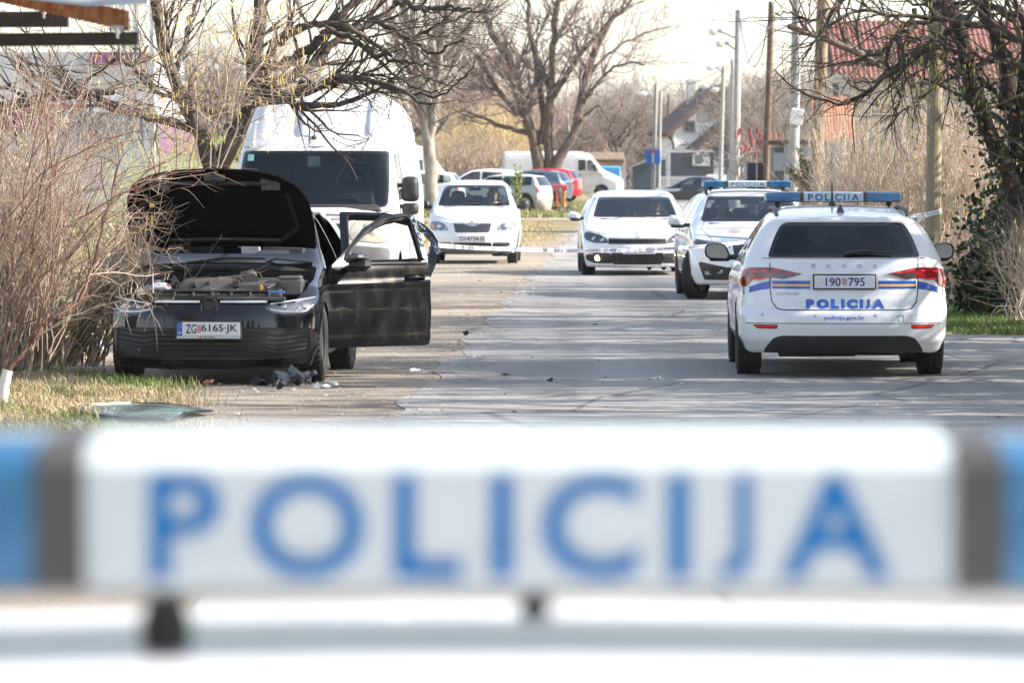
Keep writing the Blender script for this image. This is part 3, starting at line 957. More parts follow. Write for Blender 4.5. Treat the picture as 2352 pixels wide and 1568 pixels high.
        lo = [(.30, .27), (.72, .27), (.80, .49), (.775, .51), (.44, .44), (.30, .43)]
        o = c.panel(lo if sx > 0 else mir(lo), 'F', 'bumper_vent', PLASTIC, off=.004, nmin=.03)
        m = MB(); m.add([c.drape('F', sx * a, b, .010) for a, b in ((.48, .41), (.72, .385), (.70, .335), (.50, .365))], [(0, 1, 2, 3)])
        m.build('fog_lamp', mat("fog_glass", (.35, .36, .38), .15, coat=1), o)
    c.panel(rnd([(-.33, .53), (.33, .53), (.36, .76), (-.36, .76)], .03), 'F', 'grille', TRIM, off=-.005)
    mb = MB()
    for k in range(16):
        x = -.31 + k * .0413
        mb.add([c.drape('F', x, .55, .004), c.drape('F', x + .012, .55, .004), c.drape('F', x + .012, .74, .004), c.drape('F', x, .74, .004)], [(0, 1, 2, 3)])
    mb.build('grille_slat', PLASTIC, c.root, fixn=False)
    c.panel(rnd(rect(-.30, .30, .25, .42), .03), 'F', 'lower_grille', TRIM, off=-.004)
    mb = MB()
    for r0, r1, m in ((.0, .062, 0), (.062, .07, 1)):
        pass
    for k in range(20):
        a0, a1 = 2 * math.pi * k / 20, 2 * math.pi * (k + 1) / 20
        X, Y0 = .28, 1.55
        mb.add([c.drape('T', X, Y0, .003), c.drape('T', X + .085 * math.cos(a0), Y0 + .11 * math.sin(a0), .003), c.drape('T', X + .085 * math.cos(a1), Y0 + .11 * math.sin(a1), .003)], [(0, 1, 2)], k % 2)
    mb.build('bonnet_crest', [BLUE, YELLOW], c.root, fixn=False)
    c.seats(.05, z0=.42, zt=1.21, rear=-1.0)
    c.dash(.72, 1.02)
    for sx in (-1, 1): c.mirror(.72, 1.04, .80, sx, PAINT_WHITE, (.24, .13, .16), .10)
    mb = MB(); mb.box((0, .42, 1.30), (.24, .03, .07), bev=.012); mb.tube([(0, .42, 1.30), (0, .40, 1.37)], .01)
    mb.build('rear_view_mirror', PLASTIC, c.root)
    mb = MB()
    for sx in (-1, 1):
        for y in (.22, -.58): mb.box((sx * .905, y, .905), (.03, .18, .032), bev=.012)
    mb.build('door_handle', PAINT_WHITE, c.root, smooth=True)
    mb = MB()                                             # exhaust and rear axle under the tail
    mb.tube([(-.55, -2.1, .27), (.1, -2.0, .27)], .09, n=10)
    mb.tube([(-.75, -1.255, .28), (.75, -1.255, .28)], .06, n=8)
    mb.box((.1, -1.75, .24), (1.0, .5, .1), bev=.03)
    mb.build('exhaust', UNDER, c.root)
    light_bar(c.root, -.03, 1.49)
    b = c.finish()
    c.wheels(1.43, -1.255, .325, .215, .90)
    return c

GP = 'police cars on the road'
polA = police_wagon('police_car', 'white police estate car seen from behind, rear plate 190 795, nearest car on the right', (2.888, 46.13, 0), R(-1.0), GP)
polB = copy_tree(polA.root)
polB.location = (3.245, 70.72, 0); polB.rotation_euler = (0, 0, R(180 + 1.6))
tag(polB, 'white police estate car facing the camera, front wheels turned, half hidden behind another', 'police car', GP)
def stem(o): return o.name.split('.')[0]
for o in list(polB.children):
    if stem(o) in ('number_plate', 'tail_light', 'reflector', 'tail_lettering', 'badge_lettering', 'rear_wiper', 'rear_diffuser', 'shark_fin_aerial', 'exhaust', 'whip_aerial'):
        for q in list(o.children): bpy.data.objects.remove(q)
        bpy.data.objects.remove(o)
    elif stem(o) == 'wheel' and o.location.y > 0: o.rotation_euler = (0, 0, R(-24))
for o in list(polA.root.children):
    if stem(o) in ('headlight', 'grille', 'grille_slat', 'lower_grille', 'bumper_vent', 'bonnet_crest', 'fog_lamp'):
        for q in list(o.children): bpy.data.objects.remove(q)
        bpy.data.objects.remove(o)
polC = thing('police_car', 'white police car right before the lens, only blurred roof and light bar showing', 'police car', (.005, 3.74, .003), 0, GP)
polC.scale = (1.0, 1.0, 1.068)
for o in polA.root.children:
    if stem(o) in ('body', 'light_bar', 'windscreen', 'rear_window', 'side_window', 'roof_rail', 'wheel', 'tail_light', 'wing_mirror', 'seat'):
        q = copy_tree(o, polC)
        if stem(o) == 'light_bar': q.location.y -= .42
        if stem(o) in ('body', 'windscreen', 'rear_window', 'side_window', 'roof_rail'): q.location.z -= .006
        if stem(o) == 'body':
            q.data = q.data.copy(); q.data.materials[0] = mat('dull_white_paint', (.78, .78, .79), .38, spec=.4, coat=.3, back=(.02, .02, .02))

bar = [o for o in polC.children if stem(o) == 'light_bar'][0]
bar.data = bar.data.copy(); bar.data.materials[0] = mat('bar_base_grey', (.30, .31, .32), .6)
for x, r_, h_ in ((-.222, .017, .034), (.009, .011, .012)):
    q = MB(); q.lathe([(1.492 - h_, r_ * .8), (1.492 - h_ * .5, r_), (1.496, r_ * .6)], 14, 'Z', (x, -.12, 0)); q.build('mount_foot', PLASTIC, bar, smooth=True)
# ------------------------------------------------------------------ black hatchback with open bonnet and doors
GOLF = dict(w0=.895, crown=.05, tum=.40, curv=.25, lean=.03, tuck=.06, ke=.11, kc=.05, kr=.25, kf=.40, pf=2.7,
    top=[(2.3, .50), (2.15, .62), (2.05, .70), (1.8, .79), (1.3, .92), (1.02, 1.0), (.88, 1.05), (.25, 1.38), (-.1, 1.45), (-.5, 1.475), (-1.2, 1.44), (-1.7, 1.37), (-2.0, 1.28), (-2.3, 1.2)],
    rear=[(.1, -1.98), (.3, -2.11), (.5, -2.14), (.8, -2.10), (.95, -2.06), (1.0, -2.0), (1.3, -1.72), (1.5, -1.6)],
    front=[(.1, 2.03), (.17, 2.09), (.3, 2.135), (.45, 2.14), (.58, 2.125), (.66, 2.09), (.72, 2.03), (.8, 1.9), (1.0, 1.7)],
    plan=[(-2.2, .85), (-1.4, .895), (.2, .88), (1.3, .895), (1.8, .885), (2.2, .85)],
    belt=[(-2.2, 1.0), (-1, .97), (.8, .93), (2.2, .8)],
    bottom=[(-2.2, .25), (0, .17), (1.6, .14), (2.2, .12)],
    crease=[([(-2.2, .84), (2.2, .78)], .012, .03), ([(-2.2, .34), (2.2, .30)], .012, .05)])
PAINT_DUST = mat("dusty_black_paint", (0.005, 0.005, 0.006), 0.24, coat=0.35, spec=.2, col2=(0.028, 0.025, 0.021), scale=11, lo=.45, hi=.85, detail=9, rvar=.12, stretch=(1, 1, .35), back=(.012, .012, .012))
def golf():
    c = Car('hatchback', 'black hatchback with raised bonnet, engine showing and two doors standing open', 'car', GOLF, (-2.39, 44.74, 0), R(176.4), PAINT_BLACK, .03)
    c.arches(1.29, -1.33, .35, .32)
    # bonnet: lifted panel hinged at the cowl
    bon = [(.79, 1.02), (.80, 1.35), (.765, 1.66), (.69, 1.87), (.56, 1.965), (.3, 2.005), (0, 2.02)]
    bon = bon + [(-x, y) for x, y in bon[-2::-1]]
    f = c.cut(bon, 'T', .25)
    TILT = 55
    hb = c.take(f, 'bonnet', [PAINT_BLACK, mat("bonnet_liner", (.003, .003, .003), .9, spec=.1)], thick=.025, pivot=(0, 1.0, .995), rot=(R(TILT), 0, 0))
    hb.location = (0, .99, 1.135)
    M = Matrix.Rotation(R(TILT), 3, 'X')
    q = MB()                                              # pressed stiffening frame under the bonnet
    for a, b in (((-.5, .12), (.5, .12)), ((.5, .12), (.66, .30)), ((-.5, .12), (-.66, .30)), ((.66, .3), (.60, .72)), ((-.66, .3), (-.60, .72)), ((-.44, .85), (.44, .85))):
        def hz(p): return c.drape('T', p[0], 1.0 + p[1], -.03) - Vector((0, 1.0, .995))
        n = 8
        q.tube([hz((a[0] + (b[0] - a[0]) * i / n, a[1] + (b[1] - a[1]) * i / n)) for i in range(n + 1)], .02, n=6)
    q.build('bonnet_frame', mat("bonnet_frame_black", (.012, .012, .012), .45), hb, smooth=True)
    q = MB()
    for x in (-.47, .47):
        q = MB()
        p = c.drape('T', x, 1.86, -.03) - Vector((0, 1.0, .995))
        q.box(p, (.16, .14, .02), bev=.005); q.box(p - Vector((0, 0, .03)), (.03, .05, .05), bev=.005)
        q.build('bonnet_catch', mat("catch_grey", (.10, .10, .10), .6), hb)
    q = MB()
    p = c.drape('T', 0, 1.93, -.03) - Vector((0, 1.0, .995)); q.box(p, (.18, .07, .02), bev=.006); q.lathe([(-.06, .02), (0, .02)], n=8, axis='Z', c=p)
    q.build('bonnet_catch', mat("catch_grey", (.10, .10, .10), .6), hb)
    # windscreen is gone: leave the opening
    ws = rnd([(-.68, 1.07), (.68, 1.07), (.56, 1.37), (-.56, 1.37)], .05)
    bmesh.ops.delete(c.bm, geom=c.cut(ws, 'F'), context='FACES')
    rw = rnd([(-.60, 1.03), (.60, 1.03), (.50, 1.32), (-.50, 1.32)], .05)
    c.panel(rw, 'B', 'rear_window', [TRIM, GLASS_D], frit=.02)
    # doors, image right side
    d1w = rnd([(.60, .985), (.55, 1.06), (.28, 1.24), (.02, 1.345), (-.235, 1.375), (-.235, .985)], [.02, .02, .05, .05, .04, .02], 2)
    d2w = rnd([(-.39, .985), (-.39, 1.375), (-.75, 1.365), (-1.02, 1.29), (-1.14, 1.15), (-1.10, 1.01)], [.02, .04, .05, .08, .06, .03], 2)
    d1 = rnd([(.80, .26), (.80, .80), (.74, .97), (.62, 1.055), (.30, 1.275), (.02, 1.39), (-.295, 1.415), (-.295, .26)], [.03, 0, 0, 0, 0, 0, .02, .03], 2)
    d2 = rnd([(-.325, .26), (-.325, 1.415), (-.75, 1.405), (-1.06, 1.325), (-1.20, 1.16), (-1.16, .95), (-1.0, .62), (-.88, .26)], [.03, .02, .05, .08, .08, .05, .05, .03], 2)
    for w in (d1w, d2w):
        bmesh.ops.delete(c.bm, geom=c.cut(w, 'L'), context='FACES')
        c.panel(w, 'R', 'side_window', [TRIM, GLASS_D], frit=.015)
    trim = mat("door_card", (.014, .014, .015), .7)
    hinge1, hinge2 = (-.875, .80, 0), (-.875, -.325, 0)
    o1 = c.take(c.cut(d1, 'L'), 'front_door', [PAINT_DUST, trim], thick=.055, pivot=hinge1, rot=(0, 0, R(-48)))
    o2 = c.take(c.cut(d2, 'L'), 'rear_door', [PAINT_BLACK, trim], thick=.055, pivot=hinge2, rot=(0, 0, R(-80)))
    def rel(p, h): return Vector(p) - Vector(h)
    for o, h, ya, yb in ((o1, hinge1, .55, -.27), (o2, hinge2, -.36, -1.0)):
        q = MB()
        n = 8
        q.tube([rel(c.drape('L', ya + (yb - ya) * i / n, .972, .006), h) for i in range(n + 1)], .011, n=6)
        pts = (d1w if o is o1 else d2w)
        q.tube([rel(c.drape('L', p[0], p[1] + .012, .006), h) for p in pts if p[1] > 1.0], .011, n=6)
        q.build('window_seal', mat("seal_grey", (.05, .05, .052), .35, metal=.3), o, smooth=True)
        q = MB(); yh = -.13 if o is o1 else -.50
        q.box(rel(c.drape('L', yh, .845, .03), h), (.035, .19, .032), bev=.014)
        q.box(rel(c.drape('L', yh, .845, .002), h), (.012, .21, .075), bev=.006)
        q.build('door_handle', PAINT_BLACK, o, smooth=True)
    q = MB(); q.box(rel((-1.05, .60, .985), hinge1), (.24, .13, .13), bev=.045, taper=(.9, .8)); q.box(rel((-.93, .60, .94), hinge1), (.16, .07, .06), bev=.02)
    mo = q.build('wing_mirror', PLASTIC, o1, smooth=True)
    q = MB(); q.box(rel((-1.05, .65, 1.035), hinge1), (.21, .10, .03), rot=Matrix.Rotation(R(8), 3, 'Y'), bev=.006)
    q.box(rel((-1.12, .62, 1.05), hinge1), (.07, .06, .05), bev=.01); q.tube([rel((-1.0, .66, 1.05), hinge1), rel((-1.08, .68, 1.075), hinge1), rel((-1.14, .66, 1.05), hinge1)], .012)
    q.build('broken_mirror_insert', mat("broken_insert", (.30, .31, .33), .4, metal=.4, col2=(.05, .05, .05), scale=25), mo)
    crk = mat("cracked_sky_reflection", (.34, .40, .44), .12, metal=.5, col2=(.02, .03, .04), scale=34, lo=.42, hi=.5, detail=2)  # bluish tone paints the sky's reflection over the cracked trim
    q = MB()
    vs = [rel(c.drape('L', y, z, .012), hinge1) for z in (1.0, 1.1, 1.2, 1.3, 1.39) for y in (-.245, -.292)]
    q.add(vs, [(2 * i, 2 * i + 1, 2 * i + 3, 2 * i + 2) for i in range(4)])
    q.build('cracked_pillar_trim', crk, o1)
    q = MB()
    rr = random.Random(3)
    for i in range(130):
        t = rr.random()
        y = -.97 - .20 * min(1, t * 1.2) + rr.uniform(-.03, .02); z = 1.36 - .33 * t
        p = rel(c.drape('L', y, z, .008), hinge2); s_ = rr.uniform(.004, .011)
        q.box(p, (s_, s_, s_), rot=Matrix.Rotation(rr.random() * 3, 3, Vector((1, 1, 0)).normalized()))
    q.build('glass_crumbs', mat("crumb_glass", (.5, .56, .58), .1, spec=.9), o2)
    # front end
    hl = [(.455, .635), (.52, .603), (.60, .588), (.76, .590), (.83, .63), (.865, .70), (.865, .735), (.78, .718), (.52, .676)]
    for sx in (1, -1):
        m_ = hl if sx > 0 else mir(hl)
        o = c.take(c.cut(m_, 'F', .03), 'headlight', [LENS, mat("lamp_inside", (.10, .10, .11), .35, metal=.6)], off=.004, thick=.05)
        q = MB()
        for a, b in (((.50, .625), (.60, .607)), ((.60, .607), (.70, .602)), ((.70, .602), (.735, .64)), ((.70, .602), (.78, .606)), ((.78, .606), (.835, .66)), ((.50, .667), (.74, .702)), ((.74, .702), (.84, .718))):
            n = 4; pts = [c.drape('F', sx * (a[0] + (b[0] - a[0]) * i / n), a[1] + (b[1] - a[1]) * i / n, .006) for i in range(n + 1)]
            q.tube(pts, .006, n=5)
        q.build('light_guide', mat("light_guide", (.75, .77, .8), .25, metal=.3), o)
        q = MB()
        for x in (.60, .75): q.ball(c.drape('F', sx * x, .648, -.02), (.05, .03, .035))
        q.build('projector_lens', mat("projector", (.4, .42, .46), .08, metal=.8), o, smooth=True)
    q = MB()
    n = 16
    for x0, x1 in ((-.47, -.085), (.085, .47)):
        vs = []
        for i in range(n + 1):
            x = x0 + (x1 - x0) * i / n
            vs += [c.drape('F', x, .693, .010), c.drape('F', x, .674, .012)]
        q.add(vs, [(2 * i, 2 * i + 1, 2 * i + 3, 2 * i + 2) for i in range(n)])
    q.build('chrome_strip', mat('bright_strip', (.62, .64, .67), .25, metal=.35), c.root, fixn=False)
    q = MB()
    c.ribbon([(-.47, .672), (.47, .672)], 'F', .014, mb=q)
    c.ribbon([(-.82, .54), (-.7, .53), (.7, .53), (.82, .54)], 'F', .004, mb=q)
    for pj in 'RL':
        c.ribbon([(.815, .92), (.83, .6), (.81, .24)], pj, .007, mb=q)
    q.build('panel_gap', TRIM, c.root, fixn=False)
    p = c.drape('F', 0, .648, 0)
    q = MB()
    q.lathe([(.004, .0), (.004, .058), (.020, .064), (.024, .074), (-.03, .078)], n=32, axis='Y', c=(p.x, p.y, p.z))
    o = q.build('badge_recess', mat('recess_grey', (.035, .036, .038), .3, coat=.5), c.root, smooth=True)
    q = MB(); q.box((p.x, p.y + .012, p.z + .008), (.08, .03, .085), bev=.008); q.box((p.x, p.y + .012, p.z - .05), (.05, .02, .02), bev=.004); q.box((p.x, p.y + .012, p.z + .075), (.08, .03, .03), bev=.006)
    q.build('sensor_block', PLASTIC, o, smooth=True)
    gr = rnd([(-.80, .475), (.80, .475), (.885, .43), (.87, .30), (.80, .245), (.5, .225), (-.5, .225), (-.80, .245), (-.87, .30), (-.885, .43)], .03, 2)
    o = c.panel(gr, 'F', 'lower_grille', PLASTIC, off=-.012, nmin=.03)
    q = MB()
    for i, z in enumerate((.44, .40, .36, .325, .29)):
        n = 20; w_ = .82 - i * .01
        vs = []
        for k in range(n + 1):
            x = -w_ + 2 * w_ * k / n
            dz = .018 * math.sin(abs(x) * 9) * (abs(x) > .5)
            vs += [c.drape('F', x, z + dz + .008, .002), c.drape('F', x, z + dz - .006, .010)]
        q.add(vs, [(2 * k, 2 * k + 1, 2 * k + 3, 2 * k + 2) for k in range(n)])
    q.build('grille_slat', mat('slat_black', (.006, .006, .007), .45, spec=.2), o, fixn=False)
    q = MB()
    n = 24; w_ = .80
    c.ribbon([(-.82, .45), (-.825, .30), (-.77, .240), (-.4, .222), (.4, .222), (.77, .240), (.825, .30), (.82, .45)], 'F', .016, mb=q, off=.008)
    q.build('grille_surround', mat("satin_trim", (.03, .03, .032), .25, coat=.5), o, fixn=False)
    plate(c, 'F', 0, .468, 'ZG', '6165·JK', eu=True, sub='AUTO ZUBAK', w=.53, h=.112, off=.02)
    # engine bay
    dk = mat("engine_plastic", (.035, .034, .033), .5, col2=(.075, .07, .065), scale=8)
    q = MB(); q.box((0, 1.48, .52), (1.45, 1.0, .1)); q.box((0, 1.04, .72), (1.5, .05, .42)); q.build('bay_floor', UNDER, c.root)
    q = MB(); q.box((0, 1.93, .712), (1.24, .12, .035), bev=.01); q.box((0, 1.87, .735), (1.16, .04, .03), bev=.008)
    for i in range(7): q.box((-.48 + i * .16, 1.90, .74), (.012, .12, .055))
    q.box((0, 1.80, .775), (1.10, .035, .03), bev=.01)
    q.build('slam_panel', dk, c.root, smooth=True)
    q = MB()
    for i in range(22): q.box((.33 - i * .018, 1.985, .728), (.009, .03, .014))
    q.build('intake_grid', PLASTIC, c.root)
    q = MB(); q.box((.06, 1.50, .80), (.58, .46, .14), bev=.05, taper=(.86, .8)); q.box((.06, 1.50, .868), (.36, .22, .02), bev=.008)
    for i in range(4): q.box((-.12 + i * .12, 1.35, .872), (.03, .06, .03), bev=.006)
    q.build('engine_cover', mat("engine_cover_grey", (.095, .09, .085), .42), c.root, smooth=True)
    q = MB()
    for i in range(8): q.box((-.36, 1.72 - i * .05, .80 + .006 * i), (.32, .034, .07), bev=.01)
    q.tube([(-.20, 1.45, .84), (-.28, 1.5, .89), (-.30, 1.62, .86)], .06, n=10)
    for i in range(6): q.lathe([(-.008, .07), (.008, .07)], n=12, axis='X', c=(-.20 - i * .02, 1.47 + i * .01, .86 + .004 * i))
    q.build('air_filter_box', mat("air_box", (.13, .12, .11), .5), c.root, smooth=True)
    q = MB(); q.box((-.63, 1.55, .80), (.20, .26, .14), bev=.015); q.box((-.50, 1.62, .83), (.10, .12, .10), bev=.015); q.box((-.62, 1.55, .882), (.19, .25, .03), bev=.01)
    q.build('battery', mat("battery_case", (.14, .13, .12), .5), c.root, smooth=True)
    q = MB(); q.box((.50, 1.60, .79), (.22, .20, .10), bev=.04); q.lathe([(.82, .035), (.86, .035), (.865, 0)], n=12, axis='Z', c=(.50, 1.60, 0))
    q.build('coolant_tank', mat("tank_plastic", (.40, .42, .48), .4), c.root, smooth=True)
    q = MB(); rr = random.Random(8)
    for i in range(16):
        x, y = rr.uniform(-.7, .7), rr.uniform(1.15, 1.8)
        q.tube([(x, y, .72), (x + rr.uniform(-.1, .1), y + rr.uniform(-.1, .1), .80), (x + rr.uniform(-.2, .2), y + rr.uniform(-.1, .1), .84), (x + rr.uniform(-.25, .25), y - .1, .76)], rr.uniform(.008, .018), n=6)
    for i in range(20): q.box((rr.uniform(-.7, .7), rr.uniform(1.1, 1.75), rr.uniform(.74, .85)), (rr.uniform(.03, .09),) * 3, bev=.008)
    q.build('hoses', dk, c.root, smooth=True)
    for k, (m_, n_) in enumerate(((mat("hose_grey", (.20, .19, .18), .5), 12), (mat("alu_cast", (.34, .33, .32), .45, metal=.6), 12), (mat("cap_black", (.02, .02, .02), .4), 12))):
        for i in range(n_):
            q = MB(); x, y = rr.uniform(-.72, .72), rr.uniform(1.15, 1.78); z = .73 + .17 * (1.8 - y)
            if (i + k) % 3 == 0: q.tube([(x, y, z), (x + rr.uniform(-.06, .06), y - .03, z + .05), (x + rr.uniform(-.14, .14), y - .02, z + .035), (x + rr.uniform(-.18, .18), y, z - .03)], rr.uniform(.006, .014), n=7)
            elif (i + k) % 3 == 1: q.lathe([(z - .04, .03), (z + .05, .03), (z + .055, .018), (z + .07, .018), (z + .07, 0)], 12, 'Z', (x, y, 0))
            else: q.box((x, y, z + .02), (rr.uniform(.04, .10), .05, rr.uniform(.03, .07)), rot=Matrix.Rotation(rr.uniform(-.3, .3), 3, 'Y'), bev=.006)
            q.build(('hose', 'fluid_cap', 'relay_box')[(i + k) % 3], m_, c.root, smooth=True)
    q = MB(); q.box((-.40, 1.80, .80), (.03, .03, .05), bev=.01); q.build('dipstick', mat("orange_cap", (.7, .30, .02), .5), c.root)
    q = MB(); q.box((-.53, 1.82, .765), (.14, .03, .02), bev=.004); q.build('cable_label', mat("label_blue", (.10, .25, .6), .5), c.root)
    n = 20
    for nm, y, z, r, m in (('cowl', 1.06, .955, .035, PLASTIC), ('cowl', .97, 1.0, .028, dk)):
        q = MB(); q.tube([(-.72 + 1.44 * i / n, y - .06 * (abs(-.72 + 1.44 * i / n) / .72) ** 2, z - .05 * (abs(-.72 + 1.44 * i / n) / .72) ** 2) for i in range(n + 1)], r, n=8)
        q.build(nm, m, c.root, smooth=True)
    q = MB(); q.tube([(.35, 1.0, .99), (0, 1.02, 1.035), (-.35, 1.0, 1.03)], .012); q.tube([(-.35, .98, 1.0), (-.45, 1.0, 1.03), (-.75, .97, 1.0)], .012)
    q.build('wiper', PLASTIC, c.root)
    q = MB(); q.box((0, .82, 1.03), (1.36, .12, .035), rot=Matrix.Rotation(R(-12), 3, 'X'), bev=.01)
    q.box((0, .62, 1.0), (1.34, .5, .06), bev=.03); q.box((-.38, .55, 1.05), (.40, .30, .09), bev=.04, taper=(.75, .7))
    q.build('dashboard', mat("dusty_dash", (.035, .037, .042), .6, col2=(.09, .095, .10), scale=60, lo=.55, hi=.75), c.root, smooth=True)
    q = MB(); q.box((-.16, .45, 1.09), (.16, .06, .16), rot=Matrix.Rotation(R(6), 3, 'Y'), bev=.008)
    for i in range(3): q.box((-.10 + i * .02, .483, 1.13), (.008, .008, .03))
    q.build('bag_panel', mat("off_white_panel", (.55, .56, .57), .5), c.root)
    c.seats(-.05, z0=.40, zt=1.14, x=.37, rear=-.95)
    q = MB()
    for x in (.18, .42): q.tube([(x, -.3, 1.0), (x, -.3, 1.13)], .012)
    q.build('headrest_post', CHROME, c.root)
    # prop rod
    tip = Vector((0, .99, 1.135)) + M @ (c.drape('T', .56, 1.62, -.04) - Vector((0, 1.0, .995)))
    q = MB(); q.tube([(.50, 1.90, .73), tip], .0055, n=6)
    o = q.build('prop_rod', mat("rod_steel", (.10, .11, .13), .4, metal=.6), c.root)
    a = Vector((.50, 1.90, .73)); q = MB(); q.tube([a.lerp(tip, .74), a.lerp(tip, .86)], .011, n=6); q.build('rod_sleeve', mat("rod_yellow", (.8, .55, .01), .5), o)
    q = MB(); q.box(a.lerp(tip, .97), (.04, .03, .04), bev=.006); q.build('rod_clip', mat("rod_yellow", (.8, .55, .01), .5), o)
    c.mirror(.60, .985, .78, 1, PAINT_BLACK, (.22, .12, .14), .10)
    b = c.finish()
    c.wheels(1.29, -1.33, .32, .21, .885, ALLOY, 5)
    # brightwork along the body side openings
    q = MB()
    q.tube([(-.80, .80, 1.0), (-.735, .45, 1.19), (-.66, .1, 1.35), (-.63, -.3, 1.40), (-.63, -.7, 1.40), (-.66, -1.1, 1.30)], .014, n=6)
    q.build('door_seal', mat("seal_grey", (.05, .05, .052), .35, metal=.3), c.root, smooth=True)
    return c
GO = golf()

# ------------------------------------------------------------------ white van behind it
def van_extra(g, x, y, z):
    ax = np.abs(x)
    sg = lambda t: 1 / (1 + np.exp(-np.clip(t, -40, 40)))
    m = sg((.20 - np.abs(ax - .425)) / .010) * sg((z - 2.15) / .010) * sg((2.66 - z) / .02) * (y > .3)
    rib = .018 * sg((.03 - np.abs(ax - .80)) / .006) * sg((z - 2.0) / .01) * (y > .3)
    return g + .055 * m - rib
VAN = dict(w0=1.05, crown=.05, tum=.10, curv=.06, lean=.0, tuck=.04, ke=.34, kc=.10, kr=.04, pr=6, kf=.30, pf=3.0, ts=.07,
    top=[(3.1, .9), (2.95, 1.06), (2.75, 1.17), (2.42, 1.27), (2.36, 1.30), (1.95, 1.98), (1.86, 2.06), (1.45, 2.5), (1.2, 2.66), (.9, 2.72), (.3, 2.74), (-2.9, 2.72), (-3.1, 2.7)],
    rear=[(.2, -2.9), (2.0, -2.95), (2.7, -2.85)], front=[(.1, 2.75), (.3, 2.9), (.55, 2.95), (.8, 2.94), (1.0, 2.9), (1.15, 2.8), (1.3, 2.7), (2.8, 2.6)],
    plan=[(-3, 1.03), (0, 1.05), (2.0, 1.05), (2.6, 1.03), (3, .99)], belt=[(-3, 1.35), (3, 1.3)], bottom=[(-3, .3), (0, .28), (2.9, .25)],
    crease=[([(-3, 1.15), (3, 1.15)], -.012, .02), ([(-3, 2.12), (3, 2.12)], -.012, .015)], extra=van_extra)
def van():
    c = Car('van', 'white high roof panel van parked behind the black hatchback, flaking paint above its windscreen', 'van', VAN, (-2.47 + .047 * 2.95, 62.2 + 2.95, 0), R(177.3), PAINT_OLD, .045)
    c.arches(1.95, -1.75, .40, .36)
    ws = rnd([(-.92, 1.29), (.92, 1.29), (.925, 1.62), (.90, 1.985), (-.90, 1.985), (-.925, 1.62)], [.08, .08, .2, .05, .05, .2], 3)
    c.panel(ws, 'F', 'windscreen', [TRIM, glass("van_glass", (.74, .82, .80), .05)], off=-.004, frit=.03)
    for pj in 'RL': c.panel(rnd([(2.05, 1.38), (1.05, 1.38), (1.05, 1.95), (1.72, 1.95)], .06, 2), pj, 'side_window', [TRIM, GLASS_S], off=-.004, frit=.02)
    hl = rnd([(.50, .90), (.50, 1.06), (.62, 1.17), (.84, 1.19), (.96, 1.12), (.97, .95), (.88, .86)], .05, 2)
    for sx in (1, -1):
        o = c.panel(hl if sx > 0 else mir(hl), 'F', 'headlight', [mat("cloudy_lens", (.30, .28, .23), .16, coat=.9, col2=(.42, .40, .33), scale=4), PLASTIC], off=.004, nmin=.05, thick=.04)
        q = MB(); q.ball(c.drape('F', sx * .72, 1.01, -.035), (.11, .05, .11)); q.build('lamp_reflector', mat("lamp_bowl", (.6, .58, .5), .25, metal=.5), o, smooth=True)
    c.panel(rnd([(-.97, .30), (.97, .30), (.97, .80), (.5, .84), (-.5, .84), (-.97, .80)], .04, 2), 'F', 'bumper', mat("grey_bumper", (.11, .11, .115), .5, col2=(.15, .15, .15), scale=5), off=.004, nmin=.05)
    c.panel(rnd([(-.44, .88), (.44, .88), (.46, 1.10), (-.46, 1.10)], .04, 2), 'F', 'grille', PLASTIC, off=-.006)
    q = MB()
    for sx in (-1, 1):
        for k in range(7): q.box(c.drape('T', sx * (.20 + k * .03), 2.62, .002), (.016, .09, .012))
    q.build('vent_slat', PLASTIC, c.root)
    q = MB()
    for pj in 'RL':
        for pts in ([(2.25, 1.32), (2.2, .9), (2.1, .4)], [(.95, 2.05), (.95, .35)], [(-.4, 2.1), (-.4, .35)], [(2.0, 2.03), (-2.8, 2.03)], [(1.3, 2.30), (-2.8, 2.30)], [(2.2, .62), (-2.8, .62)]):
            c.ribbon(pts, pj, .012, mb=q, step=.1)
    pass
    c.ribbon([(-.93, 1.24), (-.5, 1.15), (.5, 1.15), (.93, 1.24)], 'F', .014, mb=q)
    for sx in (-1, 1): c.ribbon([(sx * a, b) for a, b in hl + hl[:1]], 'F', .016, mb=q)
    q.build('panel_gap', TRIM, c.root, fixn=False)
    q = MB(); rr = random.Random(5)                       # flaked patches
    for i in range(46):
        x = rr.choice([rr.gauss(-.15, .16), rr.gauss(.25, .12), rr.gauss(.75, .04), rr.gauss(-.62, .1)]); z = 2.015 + abs(rr.gauss(0, .03)) + .03 * math.exp(-((x + .1) / .2) ** 2) * rr.random()
        r = rr.uniform(.008, .035); n = 7
        q.add([c.drape('F', x + r * rr.uniform(.5, 1.3) * math.cos(k * 6.283 / n), z + .7 * r * rr.uniform(.4, 1.2) * math.sin(k * 6.283 / n), .0015 + i * .00004) for k in range(n)], [tuple(range(n))])
    q.build('flaked_paint', mat("bare_primer", (.42, .41, .38), .8), c.root, fixn=False)
    p = c.drape('T', .03, 1.78, 0); q = MB(); q.ball(p, (.035, .035, .03)); q.tube([p, p + Vector((0, -.03, .12)), p + Vector((0, -.2, .62))], [.012, .006, .003])
    q.build('aerial', PLASTIC, c.root)
    q = MB(); q.tube([(.1, 2.36, 1.31), (-.2, 2.3, 1.33), (-.7, 2.28, 1.34)], .012); q.tube([(.75, 2.36, 1.31), (.5, 2.3, 1.33), (.1, 2.30, 1.34)], .012); q.build('wiper', PLASTIC, c.root)
